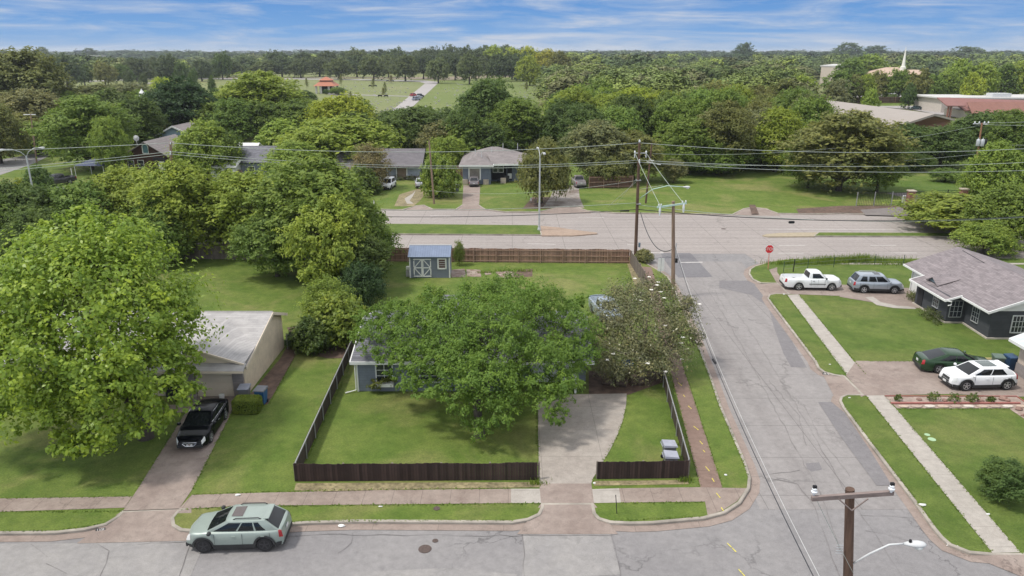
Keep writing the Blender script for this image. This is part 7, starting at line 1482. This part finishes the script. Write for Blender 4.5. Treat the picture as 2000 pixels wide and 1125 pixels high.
for k, (ya, yb) in enumerate([(240, 205), (243, 225), (282, 262)]): wire('wire %s leaving the transformer pole to the right edge' % ['highest', 'second', 'lowest'][k], atY(1918, ya, 118), atY(2300, yb, 100), .6, WIRE_L, .022)
wire('cable strung across the roof of the dark gray brick house', atY(1880, 489, 63), atY(2060, 580, 58), .15, WIRE_D, .028)
wire('thin service wire from leaning pole to the corner pole', atY(838, 372, s1.location.y), atY(1246, 352, P2y), .9, WIRE_L, .014)
q = atY(1417, 796, 42.5); 
tt = e1.lerp(atY(1318, 480, P3b.y), .46); tag(MB().bevbox((tt.x, tt.y, tt.z - 1.15), (.12, .62, .13), .03).build('cable_splice', DARKIN), 'black splice canister on the side-street cable', 'splice box')
# ================================================================ signs, bins, small things
REDS = plain('stop_red', (.66, .02, .028), rough=.5, var=.04); PINK = plain('sun_faded_post', (.55, .20, .15), rough=.6)
t = thing('stop_sign', 'red octagonal stop sign on a faded red post at the corner', 'sign', (*at(1500, 526, .13), .13)); top = rel(t, atY(1503, 486.5, t.location.y))
MB().tube([(0, 0, 0), (top.x, top.y + .05, top.z + .2)], .035, 6).build('post', PINK, t)
def octo(r, y): return [(top.x + r * math.cos(math.pi / 8 + k * math.pi / 4), top.y + y, top.z + r * math.sin(math.pi / 8 + k * math.pi / 4)) for k in range(8)]
o1, o2 = octo(.47, 0), octo(.47, .02); MB().add(o1 + o2, [list(range(8)), list(range(15, 7, -1))] + [[i, 8 + i, 8 + (i + 1) % 8, (i + 1) % 8] for i in range(8)]).build('border', TRIMW, t); MB().add(octo(.43, -.006), [list(range(8))]).build('plate', REDS, t)
me = text_mesh('STOP', .42); me.materials.append(TRIMW); o = bpy.data.objects.new('lettering', me); COL.objects.link(o); o.parent = t; o.location = (top.x, top.y - .012, top.z - .01); o.rotation_euler = (math.pi / 2, 0, 0)
# white sign backs by the side street
t = thing('street_sign', 'pair of white sign backs on a post beside the side-street sidewalk', 'sign', (*at(1290, 534, .13), .13)); MB().tube([(0, 0, 0), (0, 0, 1.75)], .03, 6).build('post', STEEL, t)
for x in (-.17, .17): MB().bx(x - .15, x + .15, -.05, -.03, .25, 1.6).build('panel', TRIMW, t)
# mailbox etc.
t = thing('mailbox', 'white mailbox on a white post by the avenue kerb', 'mailbox', (*at(731, 407, .13), .13)); MB().bx(-.06, .06, -.06, .06, 0, 1.1).build('post', TRIMW, t)
m = MB(); m.tube([(0, -.25, 1.25), (0, .25, 1.25)], .14, 10); m.build('box', TRIMW, t, smooth=40); MB().bx(-.13, .13, -.24, .24, 1.1, 1.24).build('box_base', TRIMW, t)
t = thing('small_sign', 'small white sign in the lawn beside the drooping tree', 'sign', (*at(1037, 396, .13), .13)); MB().tube([(0, 0, 0), (0, 0, .5)], .02, 5).build('post', STEEL, t); MB().bx(-.13, .13, -.02, .02, .3, .75).build('board', TRIMW, t)
a = at(1205, 1003, .13); tag(MB().tube([(a[0], a[1], .1), (a[0] - .1, a[1] + .02, 1.15)], .022, 6).build('marker_stake', DARKIN), 'thin black leaning stake on the verge beside the driveway', 'stake')
a = at(24, 375, .13); tag(MB().tube([(a[0], a[1], .1), (a[0] - .1, a[1] + .02, 2.0)], .06, 6).build('marker_post', DARKIN), 'short dark post at the left end of the picket fence', 'post')
a = at(143, 352, .13); tag(MB().tube([(a[0], a[1], .1), (a[0] - .05, a[1], 2.2)], .06, 6).build('marker_post', TRIMW), 'white post beside the gray crew-cab pickup', 'post')
def bin_(label, x, y, body, lid, rz=0, group=None, s=1.0):
    t = thing('wheelie_bin', label, 'bin', (*at(x, y, .14), .14), R(rz), group); m = MB()
    b, tp = [(-.24, -.24), (.24, -.24), (.24, .24), (-.24, .24)], [(-.31, -.33), (.31, -.33), (.31, .33), (-.31, .33)]
    m.add([(p[0], p[1], .05) for p in b] + [(p[0], p[1], .98) for p in tp], [(0, 1, 5, 4), (1, 2, 6, 5), (2, 3, 7, 6), (3, 0, 4, 7), (3, 2, 1, 0), (4, 5, 6, 7)]); m.build('body', body, t)
    m = MB(); m.add([(-.36, -.40, .985), (.36, -.40, .985), (.36, .36, .985), (-.36, .36, .985), (-.34, -.37, 1.05), (.34, -.37, 1.05), (.34, .34, 1.10), (-.34, .34, 1.10)], [(3, 2, 1, 0), (4, 5, 6, 7), (0, 1, 5, 4), (1, 2, 6, 5), (2, 3, 7, 6), (3, 0, 4, 7)]); m.build('lid', lid, t)
    MB().tube([(-.26, .42, 1.0), (.26, .42, 1.0)], .02, 6).build('handle', lid, t)
    for x_ in (-.26, .26): MB().lathe([(.11, -.03), (.11, .03)], (x_, .26, .11), 10, 'X').build('wheel', RUB, t)
    return t
BINB = plain('bin_blue', (.025, .10, .27), rough=.5, var=.1); BINBL = plain('bin_blue_lid', (.05, .13, .30), rough=.5); BING = plain('bin_grey', (.17, .175, .19), rough=.5); BINGL = plain('bin_grey_lid', (.30, .31, .36), rough=.5); BINGR = plain('bin_green', (.09, .13, .10), rough=.5); BINDB = plain('bin_navy', (.02, .06, .13), rough=.5)
bin_('gray-lidded bin farther from the short fence in the yard corner', 1305, 899, BING, BINGL, 92); bin_('gray-lidded bin nearer the short fence in the yard corner', 1308, 921, BING, BINGL, 88)
bin_('gray-lidded bin beside the cream garage door', 480, 784, BING, BINGL, 4); bin_('bright blue recycling bin beside the clipped hedge', 512, 788, BINB, BING, -6)
bin_('blue bin standing behind the log pile under the magnolia', 1225, 735, BINB, BINBL, 5); bin_('gray-green bin behind the white crossover', 1945, 722, BINGR, BINGR, -12); bin_('navy blue bin at the corner of the beige house', 1970, 722, BINDB, BINDB, 5)
bin_('blue bin in front of the brown-roofed house', 883, 376, BINB, BINBL, 5); bin_('gray bin beside the blue one across the avenue', 893, 374, BING, BING, 5)
# white bucket, cooler by the shed, planters
a = at(434, 781, .14); t = thing('bucket', 'white bucket beside the rear of the black sedan', 'bucket', (a[0], a[1], .14)); MB().lathe([(.14, 0), (.17, .34)], n=14).build('pail', TRIMW, t); MB().lathe([(.18, .34), (.18, .38)], n=14).build('lid', TRIMW, t)
a = at(797, 541, .13); t = thing('plastic_storage_box', 'small off-white storage stack against the left wall of the shed', 'container', (a[0], a[1] + .3, .13)); MB().bevbox((0, 0, .3), (.45, .5, .6), .05).build('lower_box', plain('grey_plastic', (.36, .36, .34), rough=.6), t); MB().bevbox((-.02, 0, .82), (.36, .4, .4), .05).build('upper_box', plain('cream_plastic', (.66, .66, .58), rough=.5), t)
t = thing('stone_bench', 'dark curved garden bench near the cream house door', 'bench', (*at(368, 786, .14), .14), R(10)); MB().bevbox((0, 0, .42), (1.2, .4, .1), .03).build('seat', BRICKG, t)
for x in (-.42, .42): MB().bevbox((x, 0, .19), (.2, .32, .36), .03).build('leg', BRICKG, t)
# log pile under the magnolia: every log is a thing
LOG = plain('log_bark', (.10, .072, .058), rough=.95, var=.4, scale=6, bump=.6); LOGE = plain('log_end', (.17, .125, .095), rough=.9, var=.25, scale=8)
rr = random.Random(8)
for k, (x, y, r, l, h_, lb) in enumerate([(1186, 752, .26, .65, 0, 'log lying leftmost in the pile under the magnolia'), (1203, 748, .20, .5, 0, 'low log second from left in the pile'), (1214, 754, .28, .7, 0, 'thick log at the front middle of the pile'), (1226, 745, .25, .75, 90, 'upright log section behind the front log'),
                                            (1238, 752, .24, .7, 90, 'upright log section at right of the pile'), (1199, 742, .22, .6, 0, 'log at the back left of the pile'), (1213, 737, .20, .6, 0, 'small log topping the back of the pile'), (1243, 742, .22, .6, 90, 'log section at the back right of the pile'), (1250, 752, .2, .45, 0, 'short log end touching the magnolia trunk side')]):
    a = at(x, y, .15); m = MB(); m.lathe([(r * .96, -l / 2), (r, -l / 4), (r * .95, l / 4), (r * 1.02, l / 2)], (0, 0, 0), 12, 'X' if h_ == 0 else 'Z'); t = thing('log', lb, 'log', (a[0], a[1], .15 + (r if h_ == 0 else l / 2)), rr.uniform(-.5, .5)); m.build('bark', LOG, t, smooth=50)
    e = MB()
    if h_ == 0: e.lathe([(r * .93, l / 2 + .001), (r * .9, l / 2 + .012)], (0, 0, 0), 12, 'X')
    else: e.lathe([(r * .93, l / 2 + .001), (r * .9, l / 2 + .012)], (0, 0, 0), 12, 'Z')
    e.build('cut_end', LOGE, t)
# gravel-bed stones and red edging
EDG = plain('red_edging', (.34, .13, .11), rough=.8, var=.15); z = .16
def strip(label, pts, h, w, mat, nm): 
    P_ = [Vector((*at(x, y, z), 0)) for x, y in pts]; m = MB()
    for a, b in zip(P_, P_[1:]): d = b - a; c = (a + b) / 2; m.box((c.x, c.y, z + h / 2), (d.length, w, h), rz=math.atan2(d.y, d.x))
    return tag(m.build(nm, mat), label, 'edging')
strip('brick-red edging strip through the gravel bed', [(1740, 788.5), (1992, 788.5)], .10, .12, EDG, 'edging_strip'); strip('thin brown edging along the top of the gravel bed', [(1728, 774), (1985, 774.5), (2010, 791)], .06, .05, EDG, 'edging_strip')
rr = random.Random(4)
for k in range(10):
    x = 1765 + k * 25.5; a = at(x, 794.5, .16); m = MB(); n = 10; rad = [rr.uniform(.85, 1.1) for _ in range(n)]; m.prism([(math.cos(2 * math.pi * i / n) * .36 * rad[i], math.sin(2 * math.pi * i / n) * .17 * rad[i]) for i in range(n)], 0, .07)
    o = m.build('edging_stone', plain('flagstone_%d' % (k % 3), [(.44, .34, .27), (.38, .29, .24), (.52, .46, .40)][k % 3], rough=.9, var=.2, scale=5), loc=(a[0], a[1], .16)); tag(o, 'flat oval stone in the row edging the gravel bed', 'stone', 'flat stones edging the gravel bed')
for k, (x, y, s) in enumerate([(1795, 781, .18), (1845, 783, .2), (1872, 779, .16), (1915, 784, .24), (1958, 780, .3), (1968, 783, .2), (1990, 800, .25), (2000, 812, .2)]):
    a = at(x, y, .16); o = MB().ball((0, 0, s * .3), (s, s * .7, s * .5), 8, .2, k).build('rock', plain('brown_rock', (.24, .15, .12), rough=.9, var=.3), loc=(a[0], a[1], .15)); tag(o, 'rough brown rock lying in the gravel bed', 'rock', 'rocks in the gravel bed')
# covers, litter
def disc(nm, label, x, y, r, mat, z, ry=1.0, cat='cover'):
    a = at(x, y, z); m = MB(); m.lathe([(r, 0), (r * .97, .012)], (0, 0, 0), 18); o = m.build(nm, mat, loc=(a[0], a[1], z)); o.scale = (1, ry, 1); return tag(o, label, cat)
IRONC = plain('rusty_iron', (.085, .06, .052), rough=.8, var=.3, scale=12)
disc('manhole_cover', 'round rusty manhole cover in the front street', 830, 1072, .30, IRONC, .008); disc('valve_cover', 'small round valve cover just above the manhole', 850, 1056, .14, IRONC, .008); disc('meter_cover', 'dark oval meter cover in the front verge', 853, 993, .17, IRONC, .14)
disc('valve_cover', 'pale green valve cover nearer the white crossover on the right lawn', 1811, 849, .16, plain('pale_green_plastic', (.30, .44, .26), rough=.6), .14); disc('valve_cover', 'larger pale green cover on the right lawn', 1820, 858, .22, MATS['pale_green_plastic'], .14)
disc('manhole_cover', 'small dark manhole cover in the avenue beside the loose cable', 1413, 447, .3, IRONC, .014)
LIT = plain('white_litter', (.66, .66, .64), rough=.8, var=.1)
for k, (x, y, s, zz, lb) in enumerate([(668, 1028, .16, .02, 'crumpled white paper in the gutter right of the green crossover'), (744, 990, .10, .14, 'white scrap on the verge near the front sidewalk'), (464, 968, .14, .15, 'white scrap on the sidewalk behind the green crossover'), (1802, 987, .16, .14, 'white cup on the verge beside the right gutter'),
                                        (1930, 1005, .10, .15, 'white scrap beside the right sidewalk'), (1417, 928, .09, .14, 'tiny white scrap on the corner verge'), (1659, 777, .08, .14, 'white scrap at the tip of the right verge'), (1621, 712, .08, .14, 'white scrap on the upper right verge'), (1161, 944, .1, .14, 'small white block at the foot of the short fence'), (1531, 575, .12, .14, 'white scrap at the head of the upper right verge')]):
    a = at(x, y, zz); rr = random.Random(k); o = MB().ball((0, 0, s * .25), (s, s * .6, s * .35), 7, .35, k).build('litter', LIT, loc=(a[0], a[1], zz)); tag(o, lb, 'litter')
# painted address numbers on the kerbs
def kerbtext(s, x, y, z, rz, size, mat, patchmat=None, tilt=60):
    me = text_mesh(s, size, .002); me.materials.append(mat); o = bpy.data.objects.new('address_number', me); COL.objects.link(o); a = at(x, y, z); o.location = (a[0], a[1], z); o.rotation_euler = (R(tilt), 0, R(rz)); tag(o, 'painted address number on the kerb, ' + {0: 'left of the cream house driveway', 1: 'beside the bottom right driveway', 2: 'at the white crossover driveway', 3: 'right of the centre driveway'}[KT[0]], 'kerb number'); KT[0] += 1
    if patchmat: m = MB(); w = size * .62 * len(s) / 2; m.add([(-w, -size * .5, -.004), (w, -size * .5, -.004), (w, size * .5, -.004), (-w, size * .5, -.004)], [(0, 1, 2, 3)]); m.build('background', patchmat, o)
KT = [0]; BLKP = plain('black_paint_mark', (.03, .03, .03), rough=.8); WHP = plain('white_paint_mark', (.66, .62, .58), rough=.8)
kerbtext('1108', 196, 1035, .09, 13, .17, WHP, BLKP, 50); kerbtext('22668', 1860, 1066, .10, -28, .20, WHP, None, 40); kerbtext('2614', 1614, 730, .09, -30, .20, WHP, BLKP, 45); kerbtext('1112', 1188, 1020, .09, -18, .15, BLKP, WHP, 50)
# cemetery: flat markers, flowers, benches (uncountable specks as one stuff object)
rs = np.random.RandomState(6); m = MB()
for _ in range(420):
    x, y = rs.uniform(650, 1050), rs.uniform(160, 226); px_ok = (x > 870 + (y - 165) * -1.2 and x < 1050) or x < 800 - (y - 175) * .4
    if not px_ok: continue
    a = at(x, y, .3); s = rs.uniform(.25, .55); m.bx(a[0] - s, a[0] + s, a[1] - s * .6, a[1] + s * .6, .25, .32 + s * rs.uniform(.1, .9))
o = m.build('grave_markers', plain('grave_granite', (.42, .41, .38), rough=.7, var=.3, scale=.3)); tag(o, 'scattered flat grave markers and flowers over the cemetery lawns', 'grave markers'); o['kind'] = 'stuff'
for (x, y, lb) in [(723, 169.5, 'left dark bench of the pair on the upper cemetery lawn'), (733, 169.5, 'right dark bench of the pair on the upper cemetery lawn'), (742, 189.5, 'left dark bench of the pair by the cemetery path'), (754, 189.5, 'right dark bench of the pair by the cemetery path'), (757, 159.5, 'left dark bench near the far cemetery lane'), (767, 160, 'right dark bench near the far cemetery lane')]:
    a = at(x, y, .25); t = thing('bench', lb, 'bench', (a[0], a[1], .25)); MB().bx(-1, 1, -.3, .3, .4, .55).build('seat', DARKIN, t); MB().bx(-1, 1, .25, .35, .55, 1.1).build('backrest', DARKIN, t); MB().bx(-.9, -.7, -.25, .25, 0, .4).build('leg', DARKIN, t); MB().bx(.7, .9, -.25, .25, 0, .4).build('leg', DARKIN, t)
a = at(1737, 192, .3); tag(MB().bx(a[0] - 3.2, a[0] + 3.2, a[1] - 1, a[1] + 1, .3, 2.3).build('dumpster', plain('olive_steel', (.14, .19, .06), rough=.7, var=.1)), 'olive green dumpster in front of the white passenger van', 'dumpster')
# porch clutter across the avenue
a = (-2.2, 127.2); t = thing('patio_chair', 'dark chair on the shaded porch of the brown-roofed house', 'chair', (a[0], a[1], .2)); MB().bx(-.3, .3, -.3, .3, .4, .5).build('seat', DARKIN, t); MB().bx(-.3, .3, .25, .32, .5, 1.0).build('backrest', DARKIN, t)
for x in (-.25, .25): MB().bx(x - .03, x + .03, -.28, .28, 0, .4).build('leg', DARKIN, t)
t = thing('grill', 'dark covered grill on the shaded porch beside the chair', 'grill', (-.9, 127.4, .2)); MB().bevbox((0, 0, .85), (.9, .5, .4), .08).build('lid', TRIM, t); MB().bevbox((0, 0, .35), (.8, .45, .6), .04).build('cabinet', TRIM, t)
# round planters behind the green sedan
a = at(1930, 716, .14)
for k, dz in enumerate((0, .32)): tag(MB().tube([(a[0] - .35, a[1] + .1 * k, .30 + dz), (a[0] + .35, a[1] + .1 * k, .30 + dz)], .16, 10).build('yard_bag', plain('tan_sack', (.36, .30, .14), rough=.9, var=.2)), ['lower', 'upper'][k] + ' tan yard sack stacked left of the gray-green bin', 'sack')
# ================================================================ haze: pale air out to the far trees
m = MB(); m.bx(-9500, 9500, -70, 12500, -1.5, 50); hz_m = bpy.data.materials.new('haze'); hz_m.use_nodes = True; t_ = hz_m.node_tree; t_.nodes.clear()
o_ = N(t_, 'ShaderNodeOutputMaterial'); v_ = N(t_, 'ShaderNodeVolumePrincipled', i_Density=.000105); v_.inputs['Color'].default_value = (.86, .92, 1, 1); v_.inputs['Anisotropy'].default_value = .2
t_.links.new(v_.outputs[0], o_.inputs['Volume']); hz_o = m.build('haze', hz_m); hz_o['kind'] = 'stuff'; hz_o['label'] = 'thin pale haze over the far trees'
print('objects', len(bpy.data.objects))
